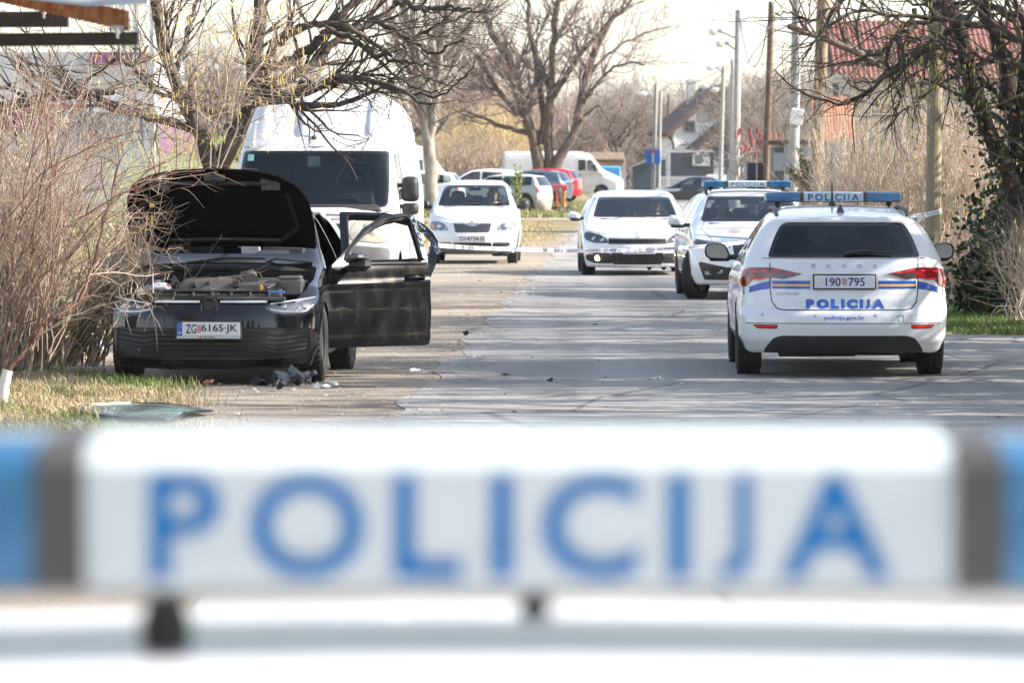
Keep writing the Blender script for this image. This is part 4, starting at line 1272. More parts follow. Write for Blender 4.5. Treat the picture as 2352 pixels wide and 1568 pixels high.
    for sx in (-1, 1):
        q = MB(); lay = [(-.06, .9), (-.04, 1), (.03, .98), (.07, .8), (.09, .5)]
        q.pod(rnd([(-.11, -.15), (.11, -.15), (.105, .16), (-.10, .16)], .07, 4), lay, (sx * 1.17, 1.95, 1.51)); q.pod(rnd([(-.10, -.07), (.10, -.07), (.105, .07), (-.105, .07)], .05, 4), lay, (sx * 1.17, 1.95, 1.27)); q.box((sx * 1.05, 1.92, 1.56), (.16, .06, .05), bev=.02); q.box((sx * 1.05, 1.92, 1.30), (.16, .06, .05), bev=.02)
        q.build('wing_mirror', PLASTIC, c.root, smooth=True)
    c.seats(1.15, z0=.85, zt=1.75, x=.45)
    c.dash(2.0, 1.33, 1.7, side=-1)
    q = MB(); q.box((0, .55, 1.3), (1.7, .04, 1.7)); q.build('bulkhead', mat("bulkhead_grey", (.09, .10, .105), .8), c.root)
    q = MB(); q.add([c.drape('F', x, z, .003) for x, z in ((.84, 1.86), (.76, 1.86), (.76, 1.94), (.84, 1.94))], [(0, 1, 2, 3)]); q.build('windscreen_sticker', mat("sticker_green", (.25, .5, .45), .5), c.root)
    q = MB(); p = c.drape('F', .02, 1.88, -.05); q.box(p, (.16, .04, .14), bev=.02); q.build('rear_view_mirror', mat("mirror_mount", (.25, .30, .29), .5), c.root)
    c.finish()
    c.wheels(1.95, -1.75, .36, .23, .97, ALLOY_D, 0)
van()
# ------------------------------------------------------------------ two white cars facing the camera
FABIA = dict(w0=.82, crown=.05, tum=.40, curv=.22, lean=.02, tuck=.05, ke=.12, kc=.06, kr=.2, kf=.36, pf=2.6,
    top=[(2.2, .55), (2.0, .70), (1.85, .80), (1.65, .90), (1.2, 1.0), (.98, 1.04), (.35, 1.40), (.05, 1.47), (-.5, 1.505), (-1.2, 1.47), (-1.7, 1.40), (-2.1, 1.3)],
    rear=[(.1, -1.8), (.3, -1.95), (.55, -1.99), (.95, -1.95), (1.0, -1.92), (1.4, -1.66), (1.6, -1.5)],
    front=[(.1, 1.85), (.2, 1.90), (.35, 1.985), (.5, 1.99), (.6, 1.965), (.75, 1.91), (.84, 1.80), (1.0, 1.5)],
    plan=[(-2, .79), (-1, .82), (1.2, .82), (2, .78)], belt=[(-2, 1.0), (1, .95), (2, .85)], bottom=[(-2, .25), (0, .2), (2, .18)],
    crease=[([(-2, .60), (2, .56)], .014, .05)])
SCIR = dict(w0=.905, crown=.05, tum=.40, curv=.25, lean=.02, tuck=.06, ke=.13, kc=.06, kr=.25, kf=.46, pf=2.4,
    top=[(2.3, .42), (2.15, .56), (2.0, .66), (1.7, .74), (1.2, .85), (.95, .92), (.8, .98), (.2, 1.25), (-.1, 1.33), (-.5, 1.375), (-1.0, 1.36), (-1.6, 1.26), (-2.0, 1.17), (-2.2, 1.1)],
    rear=[(.1, -2.0), (.3, -2.1), (.5, -2.13), (.9, -2.08), (1.0, -2.0), (1.2, -1.8)],
    front=[(.08, 1.98), (.15, 2.05), (.3, 2.12), (.42, 2.13), (.52, 2.11), (.60, 2.07), (.68, 1.98), (.9, 1.6)],
    plan=[(-2.2, .87), (-1.3, .905), (0, .88), (1.3, .905), (2.2, .86)], belt=[(-2.2, .95), (.8, .86), (2.2, .75)], bottom=[(-2.2, .22), (0, .15), (2.2, .13)],
    crease=[([(-2.2, .80), (2.2, .70)], .014, .035)])
def swin(c, polys, m=GLASS_S, fr=.018, r=.03):
    for p in polys:
        for pj in 'RL': c.panel(rnd(p, r, 2), pj, 'side_window', [TRIM, m], off=-.003, frit=fr)
def fabia():
    c = Car('hatchback', 'small white hatchback facing us on the gravel verge, plate ZG 4734 EI', 'car', FABIA, (-.70 + .03, 92.4 + 2.0, 0), R(178.6), PAINT_WHITE, .04)
    c.arches(1.17, -1.28, .325, .30)
    c.panel(rnd([(-.665, 1.035), (.665, 1.035), (.555, 1.415), (-.555, 1.415)], .05), 'F', 'windscreen', [TRIM, GLASS_F], off=-.003, frit=.02)
    c.panel(rnd([(-.60, 1.03), (.60, 1.03), (.52, 1.40), (-.52, 1.40)], .05), 'B', 'rear_window', [TRIM, GLASS_F], off=-.003, frit=.02)
    swin(c, [[(.80, 1.01), (-.15, 1.01), (-.15, 1.40), (.20, 1.38)], [(-.22, 1.01), (-1.0, 1.02), (-1.0, 1.39), (-.22, 1.40)], [(-1.08, 1.03), (-1.6, 1.08), (-1.55, 1.33), (-1.08, 1.38)]], GLASS_F)
    hl = [(.425, .60), (.45, .66), (.52, .725), (.62, .76), (.74, .76), (.79, .70), (.76, .62), (.68, .595)]
    for sx in (1, -1):
        o = c.panel(rnd(hl if sx > 0 else mir(hl), .03, 2), 'F', 'headlight', [LENS, mat("lamp_silver", (.55, .56, .58), .25, metal=.6)], off=.004, nmin=.03, thick=.05)
        q = MB(); q.ball(c.drape('F', sx * .58, .675, -.03), (.07, .03, .065)); q.build('lamp_bowl', mat("bowl_silver", (.5, .5, .52), .15, metal=.8), o, smooth=True)
        q = MB(); q.ball(c.drape('F', sx * .71, .67, -.02), (.05, .03, .055)); q.build('indicator', AMBER if sx > 0 else mat("clear_bowl", (.7, .7, .7), .3), o, smooth=True)
    c.panel(rnd([(-.305, .565), (.305, .565), (.345, .735), (-.345, .735)], .03), 'F', 'grille', TRIM, off=-.008)
    q = MB()
    for k in range(19):
        x = -.30 + k * .0333
        q.add([c.drape('F', a, b, .002) for a, b in ((x, .575), (x + .012, .575), (x + .013, .715), (x, .715))], [(0, 1, 2, 3)])
    q.build('grille_slat', mat("slat_grey", (.16, .16, .165), .35, metal=.5), c.root, fixn=False)
    q = MB(); c.ribbon([(-.36, .728), (-.14, .728), (-.075, .70), (0, .685), (.075, .70), (.14, .728), (.36, .728)], 'F', .026, mb=q, off=.006)
    q.build('grille_bow', CHROME, c.root, fixn=False)
    q = MB(); p = c.drape('F', 0, .722, .012); q.lathe([(p.y - .02, 0.04), (p.y + .004, .046), (p.y + .01, .03), (p.y + .01, 0)], n=20, axis='Y', c=(p.x, 0, p.z)); q.build('badge', mat("badge_grey", (.45, .5, .5), .3, metal=.6), c.root, smooth=True)
    c.panel(rnd(rect(-.345, .345, .31, .385), .02), 'F', 'lower_grille', PLASTIC, off=-.006)
    for sx in (1, -1):
        o = c.panel(rnd([(sx * .365, .305), (sx * .66, .31), (sx * .69, .39), (sx * .365, .385)], .03, 2), 'F', 'fog_grille', PLASTIC, off=-.004, nmin=.03)
        q = MB(); c.ribbon([(sx * .40, .345), (sx * .63, .35)], 'F', .014, mb=q, off=.002); c.ribbon([(sx * .53, .31), (sx * .53, .385)], 'F', .012, mb=q, off=.003)
        q.build('grille_bar', PAINT_WHITE, o, fixn=False)
    c.panel(rnd([(-.74, .1), (.74, .1), (.70, .285), (-.70, .285)], .02, 2), 'F', 'shaded_valance', mat("lip_shadow_grey", (.11, .11, .115), .5), off=.003, nmin=-.5, dmin=1.6)  # grey colour stands for the shadow on the lower valance
    plate(c, 'F', .02, .455, 'ZG', '4734-EI', w=.52, h=.112, frame=False)
    q = MB(); c.ribbon([(-.70, .86), (-.45, .80), (-.1, .765), (.1, .765), (.45, .80), (.70, .86)], 'F', .008, mb=q)
    for pj in 'RL': c.ribbon([(.78, .98), (.8, .25)], pj, .008, mb=q); c.ribbon([(-.19, 1.38), (-.19, .25)], pj, .008, mb=q)
    q.build('panel_gap', TRIM, c.root, fixn=False)
    q = MB(); q.tube([c.drape('F', .55, 1.055, .01), c.drape('F', .25, 1.045, .015), c.drape('F', -.10, 1.075, .012)], .011); q.tube([c.drape('F', 0, 1.05, .015), c.drape('F', -.3, 1.05, .015), c.drape('F', -.58, 1.10, .01)], .011)
    q.build('wiper', PLASTIC, c.root)
    c.seats(.05, z0=.45, zt=1.22, x=.33, rear=-.9); c.dash(.68, 1.03, 1.25)
    for sx in (-1, 1): c.mirror(.66, 1.065, .70, sx, PLASTIC, (.20, .12, .15), .09)
    q = MB(); q.box((0, .42, 1.34), (.22, .03, .06), bev=.012); q.tube([(0, .42, 1.34), (0, .38, 1.42)], .01); q.build('rear_view_mirror', PLASTIC, c.root)
    q = MB(); q.box((.0, 1.6, .2), (1.1, .4, .06), bev=.02); q.box((-.5, 1.72, .16), (.3, .1, .05), bev=.02); q.build('undertray', UNDER, c.root)
    c.finish(); c.wheels(1.17, -1.28, .30, .185, .80, ALLOY_D, 0)
    return c
FA = fabia()
def scirocco():
    c = Car('coupe', 'low white coupe driving towards us with glowing fog lamps, police tape across its plate', 'car', SCIR, (2.0 + .02, 82.9 + 2.13, 0), R(180.4), PAINT_WHITE, .04)
    c.arches(1.26, -1.32, .345, .32)
    c.panel(rnd([(-.70, .935), (.70, .935), (.585, 1.265), (-.585, 1.265)], .05), 'F', 'windscreen', [TRIM, GLASS_F], off=-.003, frit=.025)
    c.panel(rnd([(-.60, 1.0), (.60, 1.0), (.50, 1.25), (-.50, 1.25)], .05), 'B', 'rear_window', [TRIM, GLASS_F], off=-.003, frit=.02)
    swin(c, [[(.62, .93), (-.5, .96), (-.5, 1.28), (.12, 1.24)], [(-.58, .97), (-1.25, 1.02), (-1.1, 1.22), (-.58, 1.28)]], GLASS_S)
    hl = [(.46, .525), (.50, .60), (.60, .66), (.80, .705), (.86, .68), (.84, .58), (.70, .525)]
    for sx in (1, -1):
        o = c.panel(rnd(hl if sx > 0 else mir(hl), .03, 2), 'F', 'headlight', [LENS, mat("lamp_dark", (.05, .05, .055), .3, metal=.4)], off=.004, nmin=.03, thick=.05)
        q = MB()
        for x, z in ((.56, .575), (.70, .60)): q.ball(c.drape('F', sx * x, z, -.02), (.05, .03, .05))
        q.build('projector_lens', mat("projector", (.4, .42, .46), .08, metal=.8), o, smooth=True)
        if sx < 0:
            q = MB(); q.ball(c.drape('F', sx * .78, .645, .002), (.045, .02, .03)); q.build('lit_bulb', mat("bulb_warm", (1, .8, .5), .3, emit=(1, .72, .4, 9)), o, smooth=True)
        pod = [(.43, .365), (.70, .370), (.84, .33), (.82, .25), (.70, .20), (.40, .195)]
        o = c.panel(rnd(pod if sx > 0 else mir(pod), .03, 2), 'F', 'bumper_vent', PLASTIC, off=-.006, nmin=.03)
        p = c.drape('F', sx * .64, .285, 0); q = MB(); q.lathe([(p.y - .03, .06), (p.y + .006, .055), (p.y + .008, .047)], n=20, axis='Y', c=(p.x, 0, p.z)); q.build('fog_surround', TRIM, o, smooth=True)
        q = MB(); q.ball((p.x, p.y - .004, p.z), (.046, .014, .046)); q.build('fog_lamp', mat("lit_fog", (1, .75, .4), .3, emit=(1, .66, .30, 14)), o, smooth=True)
        q = MB(); q.box(c.drape('F', sx * .74, .352, .004), (.06, .01, .02), bev=.004); q.build('indicator', AMBER, o)
    c.panel(rnd([(-.47, .51), (.47, .51), (.47, .60), (-.47, .60)], .015), 'F', 'grille', TRIM, off=-.006)
    q = MB()
    for z in (.535, .572): c.ribbon([(-.46, z), (.46, z)], 'F', .010, mb=q, off=.003)
    q.build('grille_slat', PLASTIC, c.root, fixn=False)
    c.panel(rnd([(-.40, .18), (.40, .18), (.43, .372), (-.43, .372)], .03), 'F', 'lower_grille', TRIM, off=-.012)
    q = MB()
    for i in range(5): c.ribbon([(-.40, .205 + i * .035), (.40, .205 + i * .035)], 'F', .006, mb=q, off=.002)
    for i in range(16): c.ribbon([(-.39 + i * .052, .19), (-.39 + i * .052, .36)], 'F', .006, mb=q, off=.003)
    q.build('grille_mesh', PLASTIC, c.root, fixn=False)
    q = MB(); p = c.drape('F', 0, .655, .006)
    n = 24
    def bp(u, v): return c.drape('F', -u, .655 + v, .008)
    vs = []
    for k in range(n): a = 2 * math.pi * k / n; vs += [bp(.055 * math.cos(a), .044 * math.sin(a)), bp(.047 * math.cos(a), .037 * math.sin(a))]
    q.add(vs, [(2 * k, 2 * k + 1, (2 * k + 3) % (2 * n), (2 * k + 2) % (2 * n)) for k in range(n)])
    def stroke(pts, w=.006):
        for a, b in zip(pts, pts[1:]):
            d = Vector(b) - Vector(a); nn = Vector((-d.y, d.x)).normalized() * w / 2
            q.add([bp(*(Vector(a) + nn)), bp(*(Vector(a) - nn)), bp(*(Vector(b) - nn)), bp(*(Vector(b) + nn))], [(0, 1, 2, 3)])
    stroke([(-.018, .034), (0, .004), (.018, .034)]); stroke([(-.036, .022), (-.016, -.028), (0, .0), (.016, -.028), (.036, .022)])
    q.build('badge', mat("badge_silver", (.42, .43, .45), .2, metal=.9), c.root, fixn=False)
    plate(c, 'F', -.02, .41, 'ZG', '2154-FF', w=.52, h=.11, frame=False)
    q = MB(); c.ribbon([(-.80, .72), (-.5, .665), (-.46, .61), (.46, .61), (.5, .665), (.80, .72)], 'F', .008, mb=q)
    for pj in 'RL': c.ribbon([(.72, .9), (.74, .2)], pj, .008, mb=q); c.ribbon([(-.55, 1.27), (-.5, .2)], pj, .008, mb=q)
    q.build('panel_gap', TRIM, c.root, fixn=False)
    q = MB(); q.tube([c.drape('F', .6, .945, .01), c.drape('F', 0, .935, .012), c.drape('F', -.62, .945, .01)], .012); q.build('wiper', PLASTIC, c.root)
    c.seats(-.1, z0=.32, zt=1.10, x=.36, rear=-.95); c.dash(.6, .92, 1.3)
    for sx in (-1, 1): c.mirror(.58, .955, .76, sx, PAINT_WHITE, (.23, .13, .13), .12)
    q = MB(); q.box((0, .30, 1.17), (.22, .03, .06), bev=.012); q.tube([(0, .30, 1.17), (0, .25, 1.25)], .01); q.build('rear_view_mirror', PLASTIC, c.root)
    q = MB(); q.box((.0, .66, .97), (.05, .05, .09), bev=.01); q.build('dash_toy', mat("toy_yellow", (.6, .6, .1), .5, col2=(.05, .4, .1), scale=30), c.root)
    c.finish(); c.wheels(1.26, -1.32, .32, .225, .895, ALLOY, 5)
    return c
SCI = scirocco()

# ------------------------------------------------------------------ cars parked far behind
def scaled(sp, L, W, H):
    t = dict(sp)
    t['top'] = [(a * L, b * H) for a, b in sp['top']]
    for k in ('rear', 'front'): t[k] = [(a * H, b * L) for a, b in sp[k]]
    t['plan'] = [(a * L, b * W) for a, b in sp['plan']]
    for k in ('belt', 'bottom'): t[k] = [(a * L, b * H) for a, b in sp[k]]
    t['w0'] = sp['w0'] * W
    t['crease'] = [([(a * L, b * H) for a, b in z], x, y) for z, x, y in sp['crease']]
    return t
GB = 'cars parked far down the road'
def parked(label, base, L, W, H, loc, rz, paint, wins, tail, name='parked_car', wr=.30, ya=1.17, yr=-1.28, cat='car', gl=GLASS_S, handle=None, roof=None, sill=False, style=5, head=None):
    c = Car(name, label, cat, scaled(base, L, W, H), loc, rz, paint, .06, GB)
    c.arches(ya * L, yr * L, wr * 1.1, wr)
    for p in wins:
        for pj in 'RL': c.panel(rnd([(a * L, b * H) for a, b in p], .05, 2), pj, 'side_window', [TRIM, gl], off=-.003, frit=.02)
    w = c.c['w0']
    c.panel(rnd([(-.76 * w, 1.03 * H), (.76 * w, 1.03 * H), (.64 * w, 1.38 * H), (-.64 * w, 1.38 * H)], .05, 2), 'B', 'rear_window', [TRIM, gl], off=-.003, frit=.025)
    c.panel(rnd([(-.80 * w, 1.05 * H), (.80 * w, 1.05 * H), (.66 * w, 1.39 * H), (-.66 * w, 1.39 * H)], .05, 2), 'F', 'windscreen', [TRIM, gl], off=-.003, frit=.025)
    for sx in (1, -1):
        c.panel(rnd([(sx * a * w, b * H) for a, b in tail], .03, 2), 'B', 'tail_light', REDL, off=.006, nmin=.25, thick=.02)
        if head: c.panel(rnd([(sx * a * w, b * H) for a, b in head], .03, 2), 'F', 'headlight', mat("far_headlight", (.55, .57, .6), .15, coat=1), off=.004, nmin=.02)
    q = MB()
    for pj in 'RL':
        c.ribbon([(.78 * L, 1.0 * H), (.8 * L, .3 * H)], pj, .012, mb=q); c.ribbon([(-.19 * L, 1.38 * H), (-.19 * L, .3 * H)], pj, .012, mb=q)
        c.ribbon([(-1.05 * L, 1.0 * H), (-.95 * L, .55 * H)], pj, .012, mb=q)
    q.build('panel_gap', TRIM, c.root, fixn=False)
    q = MB()
    for sx, pj in ((1, 'R'), (-1, 'L')):
        for y in (.05, -.85): q.box(c.drape(pj, y * L, .93 * H, .01), (.03, .18, .03), bev=.01)
    q.build('door_handle', paint, c.root)
    for sx in (-1, 1): c.mirror(.66 * L, 1.06 * H, .70 * W, sx, paint, (.20, .12, .15), .09)
    if sill:
        q = MB()
        for sx in (1, -1):
            for y in (ya * L, yr * L):
                n = 16
                q.tube([(sx * (w + .005), y + wr * 1.16 * math.cos(k * math.pi / n), wr + wr * 1.16 * math.sin(k * math.pi / n)) for k in range(n + 1)], .035, n=6)
        q.build('arch_trim', PLASTIC, c.root)
    c.seats(.05, z0=.45, zt=1.2 * H, x=.34, rear=-.9 * L)
    if roof: 
        f = [f for f in c.bm.faces if f.normal.z > .3 and f.calc_center_median().z > 1.36 * H]
        c.take(f, 'roof', roof)
    c.finish(); c.wheels(ya * L, yr * L, wr, .2, .985 * w, ALLOY, style)
    return c
HW = [[(.80, 1.03), (-.15, 1.03), (-.15, 1.40), (.20, 1.38)], [(-.22, 1.03), (-1.0, 1.04), (-1.0, 1.39), (-.22, 1.40)], [(-1.08, 1.05), (-1.6, 1.10), (-1.55, 1.33), (-1.08, 1.38)]]
HW3 = [[(.80, 1.03), (-.15, 1.03), (-.15, 1.40), (.20, 1.38)], [(-.22, 1.03), (-1.1, 1.06), (-1.0, 1.35), (-.22, 1.40)]]
HW2 = [[(.78, 1.03), (-.28, 1.03), (-.28, 1.40), (.25, 1.38)], [(-.36, 1.03), (-1.55, 1.05), (-1.50, 1.39), (-.36, 1.40)]]
TL = [(.78, .74), (.96, .75), (.95, .96), (.86, .97)]
HD = [(.55, .62), (.98, .66), (.98, .80), (.70, .78)]
def gp(x, y, Y): v = P(x, y, Y); return (v.x, v.y, 0)
SILVER = mat("silver_paint", (.34, .34, .31), .35, metal=.4, coat=.6, back=(.02, .02, .02))
GREYB = mat("grey_blue_paint", (.10, .14, .19), .3, metal=.4, coat=.8, back=(.02, .02, .02))
REDP = mat("red_paint", (.50, .015, .03), .3, coat=.8, back=(.02, .02, .02))
NAVY = mat("dark_blue_paint", (.010, .013, .022), .22, coat=1, back=(.01, .01, .01))
parked('white hatchback with a red tail light showing above the small white hatchback', FABIA, 1.02, 1.03, 1.02, gp(1100, 470, 204), R(82), PAINT_WHITE, HW3, [(.60, .95), (.98, .90), (.98, 1.12), (.84, 1.22)], head=HD)
parked('pale silver small car with black wheel arches parked beside the white hatchback', FABIA, .93, 1.03, .92, gp(1152, 487, 186), R(70), SILVER, HW2, TL, wr=.31, sill=True, roof=mat("cream_roof", (.5, .5, .45), .35, coat=.5), gl=GLASS_D, head=HD)
parked('grey blue hatchback parked between the silver car and the red car', FABIA, 1.0, 1.04, .97, gp(1208, 468, 218), R(72), GREYB, HW3, TL, wr=.32, head=HD)
parked('bright red hatchback with a rounded tail, rightmost of the row', FABIA, 1.03, 1.04, 1.01, gp(1234, 462, 232), R(74), REDP, HW3, [(.70, .78), (.98, .78), (.98, 1.02), (.80, 1.02)], wr=.31, head=HD)
SEDAN = dict(SCIR, top=[(2.5, .50), (2.35, .64), (2.0, .78), (1.3, .90), (1.05, .95), (.3, 1.33), (-.1, 1.41), (-.5, 1.42), (-1.0, 1.36), (-1.75, 1.05), (-2.1, 1.0), (-2.4, .97)],
    rear=[(.2, -2.25), (.5, -2.38), (.85, -2.38), (.97, -2.33), (1.4, -1.2)], front=[(.1, 2.2), (.3, 2.36), (.5, 2.38), (.62, 2.3), (.9, 1.9)],
    plan=[(-2.4, .85), (0, .91), (2.4, .84)], belt=[(-2.4, .95), (2.4, .8)], bottom=[(-2.4, .22), (2.4, .2)], crease=[([(-2.4, .8), (2.4, .72)], .014, .03)])
parked('dark blue saloon with a sloping roof crossing the far end of the road', SEDAN, 1.0, 1.0, .985, gp(1592, 450, 255)[:2] + (-.33,), R(84), NAVY,
       [[(.75, .97), (-.25, .98), (-.25, 1.34), (.20, 1.30)], [(-.33, .98), (-1.2, 1.02), (-1.0, 1.27), (-.33, 1.35)]], [(.6, .72), (.98, .74), (.98, .9), (.7, .9)], wr=.32, ya=1.42, yr=-1.40, name='saloon', head=HD)
DUC = dict(VAN, extra=None, top=[(3.0, .85), (2.85, 1.0), (2.4, 1.2), (2.0, 1.38), (1.45, 2.05), (1.2, 2.22), (.8, 2.30), (-2.9, 2.30), (-3.1, 2.28)])
def side_van(label, loc, rz, sc, paint=PAINT_OLD):
    c = Car('van', label, 'van', scaled(DUC, sc[0], sc[1], sc[2]), loc, rz, paint, .07, GB)
    c.arches(1.85 * sc[0], -1.75 * sc[0], .39, .34)
    for pj in 'RL':
        c.panel(rnd([(1.72 * sc[0], 1.36), (1.16 * sc[0], 1.36), (1.16 * sc[0], 1.88), (1.38 * sc[0], 1.88)], .06, 2), pj, 'side_window', [TRIM, GLASS_S], frit=.02)
        c.panel(rnd([(1.10 * sc[0], 1.36), (.72 * sc[0], 1.36), (.72 * sc[0], 1.88), (1.10 * sc[0], 1.88)], .05, 2), pj, 'side_window', [TRIM, GLASS_S], frit=.02)
    c.panel(rnd([(-.85, 1.42), (.85, 1.42), (.80, 2.0), (-.80, 2.0)], .08, 2), 'F', 'windscreen', [TRIM, GLASS_S], frit=.03)
    for sx in (1, -1):
        c.panel(rnd([(sx * .6, .85), (sx * .97, .85), (sx * .97, 1.15), (sx * .75, 1.12)], .05, 2), 'F', 'headlight', mat("far_headlight", (.55, .57, .6), .15, coat=1), nmin=.03)
        c.panel(rnd(rect(*sorted((sx * .82, sx * .97)), .7, 1.15), .02, 2), 'B', 'tail_light', REDL, off=.005, nmin=.03)
    for sx in (1, -1): c.panel(rnd(rect(*sorted((sx * .1, sx * .8)), 1.3, 1.9), .06, 2), 'B', 'rear_window', [TRIM, GLASS_D], frit=.03)
    q = MB()
    for pj in 'RL':
        for pts in ([(.62, 2.1), (.62, .5)], [(-.9, 2.1), (-.9, .5)], [(1.85, 1.3), (1.75, .6)], [(1.8, .62), (-2.8, .62)], [(.6, 2.05), (-2.8, 2.05)]): c.ribbon(pts, pj, .02, mb=q, step=.1)
    q.build('panel_gap', mat("gap_grey", (.2, .2, .2), .8), c.root, fixn=False)
    q = MB()
    for sx, pj in ((1, 'R'), (-1, 'L')):
        for y in (.78, .50): q.box(c.drape(pj, y, 1.10, .01), (.04, .1, .2), bev=.02)
        q.box(c.drape(pj, .7, .66, .01), (.03, .5, .3)); q.box((sx * 1.0, -.4, .48), (.05, 3.0, .12), bev=.02)
    q.build('door_handle', PLASTIC, c.root)
    for sx in (-1, 1):
        q = MB(); q.box((sx * 1.14, 1.55, 1.48), (.18, .12, .34), bev=.04); q.build('wing_mirror', PLASTIC, c.root, smooth=True)
    c.seats(1.0, z0=.7, zt=1.6, x=.45)
    c.finish(); c.wheels(1.85 * sc[0], -1.75 * sc[0], .34, .22, .98, ALLOY_D, 0)
    return c
side_van('long white delivery van parked side on behind the big bare tree, nose to the right', gp(1294, 455, 250), R(-91), (1.0, 1.0, 1.0))
side_van('white van mostly hidden behind the tall van, only its rounded cab in view', gp(900, 470, 196), R(-80), (.95, 1.0, 1.08))
parked('white car with a red tail seen between the tall van and the pale trunk', FABIA, 1.0, 1.0, 1.0, gp(940, 478, 180), R(82), PAINT_WHITE, HW, TL, head=HD)
# ------------------------------------------------------------------ branch work
class TW:
    """many tapered twigs in one mesh"""
    def __init__(s, sides=3): s.n, s.chunks = sides, []
    def add(s, pts, rad, mi=0): s.chunks.append((np.asarray(pts, float), np.asarray(rad, float), mi)); return s
    def line(s, pts, r0, r1, mi=0):
        pts = np.asarray([tuple(p) for p in pts])[None]
        s.add(pts, np.linspace(r0, r1, pts.shape[1])[None], mi); return pts
    def build(s, name, mats, parent=None, smooth=False):
        V, F, M, o = [], [], [], 0
        n = s.n
        for p, r, mi in s.chunks:
            N, m, _ = p.shape
            if not N: continue
            t = np.gradient(p, axis=1) if m > 2 else np.repeat(p[:, 1:] - p[:, :1], 2, 1)
            t /= np.maximum(np.linalg.norm(t, axis=2, keepdims=True), 1e-9)
            ref = np.where(np.abs(t[:, :1, 2:3]) > .8, np.array([1., 0, 0]), np.array([0, 0, 1.]))
            u = np.cross(t, ref); u /= np.maximum(np.linalg.norm(u, axis=2, keepdims=True), 1e-9)
            w = np.cross(t, u)
            a = 2 * np.pi * np.arange(n) / n
            v = p[:, :, None] + r[:, :, None, None] * (u[:, :, None] * np.cos(a)[None, None, :, None] + w[:, :, None] * np.sin(a)[None, None, :, None])
            V.append(v.reshape(-1, 3))
            i = (np.arange(N)[:, None, None] * m + np.arange(m - 1)[None, :, None]) * n
            k = np.arange(n)[None, None]; k2 = (np.arange(n) + 1)[None, None] % n
            q = np.stack([i + k, i + k2, i + n + k2, i + n + k], -1).reshape(-1, 4) + o
            F.append(q); M.append(np.full(len(q), mi)); o += N * m * n
        V, F, M = np.concatenate(V), np.concatenate(F), np.concatenate(M)
        return raw_mesh(name, V, F, mats, M, parent, smooth)
def raw_mesh(name, V, F, mats, M=None, parent=None, smooth=False):
    me = bpy.data.meshes.new(name)
    k = F.shape[1]
    me.vertices.add(len(V)); me.vertices.foreach_set('co', V.astype(np.float32).ravel())
    me.loops.add(F.size); me.loops.foreach_set('vertex_index', F.astype(np.int32).ravel())
    me.polygons.add(len(F)); me.polygons.foreach_set('loop_start', (np.arange(len(F)) * k).astype(np.int32))
    for m in (mats if isinstance(mats, (list, tuple)) else [mats]): me.materials.append(m)
    if M is not None: me.polygons.foreach_set('material_index', M.astype(np.int32))
    if smooth: me.polygons.foreach_set('use_smooth', np.ones(len(F), bool))
    me.update(calc_edges=True)
    o = bpy.data.objects.new(name, me)
    COL.objects.link(o)
    if parent is not None: o.parent = parent
    return o
def resamp(pts, m, jit=0.0, rng=None):
    p = np.asarray([tuple(q) for q in pts], float)
    d = np.r_[0, np.cumsum(np.linalg.norm(np.diff(p, axis=0), axis=1))]
    s = np.linspace(0, d[-1], m)
    q = np.stack([np.interp(s, d, p[:, i]) for i in range(3)], 1)
    for _ in range(1): q[1:-1] = (q[:-2] + 2 * q[1:-1] + q[2:]) / 4
    if jit: q[1:-1] += rng.normal(0, jit, (m - 2, 3))
    return q
def walk(base, dr, L, m, jit, up, rng, bend=None):
    N = len(base)
    p = np.empty((N, m, 3)); p[:, 0] = base
    d = dr / np.maximum(np.linalg.norm(dr, axis=1, keepdims=True), 1e-9)
    st = (L / (m - 1))[:, None]
    for j in range(1, m):
        d = d + rng.normal(0, jit, (N, 3)); d[:, 2] += up
        if bend is not None: d = d + bend
        d /= np.linalg.norm(d, axis=1, keepdims=True)
        p[:, j] = p[:, j - 1] + d * st
    return p
def sprout(pts, rad, n, L, ang, m, jit, up, rng, tmin=.15, rf=.55, rmin=.002, flat=1.0, rend=.35, tmax=1.0):
    N, mm, _ = pts.shape
    ln = np.linalg.norm(np.diff(pts, axis=1), axis=2).sum(1)
    ix = rng.choice(N, n, p=ln / ln.sum())
    t = (tmin + (tmax - tmin) * rng.random(n)) * (mm - 1)
    i = np.minimum(t.astype(int), mm - 2); f = (t - i)[:, None]
    b = pts[ix, i] * (1 - f) + pts[ix, i + 1] * f
    tn = pts[ix, i + 1] - pts[ix, i]; tn /= np.maximum(np.linalg.norm(tn, axis=1, keepdims=True), 1e-9)
    v = rng.normal(size=(n, 3)); v[:, 1] *= flat
    v -= tn * (v * tn).sum(1, keepdims=True); v /= np.maximum(np.linalg.norm(v, axis=1, keepdims=True), 1e-9)
    a = np.radians(rng.uniform(ang[0], ang[1], n))[:, None]
    ls = rng.uniform(L[0], L[1], n) * (1.1 - .4 * t / (mm - 1))
    p = walk(b, tn * np.cos(a) + v * np.sin(a), ls, m, jit, up, rng)
    r0 = rad[ix, i] * (1 - f[:, 0]) + rad[ix, i + 1] * f[:, 0]
    r0 = np.maximum(r0 * rf, rmin)
    return p, r0[:, None] * np.linspace(1, rend, m)[None]
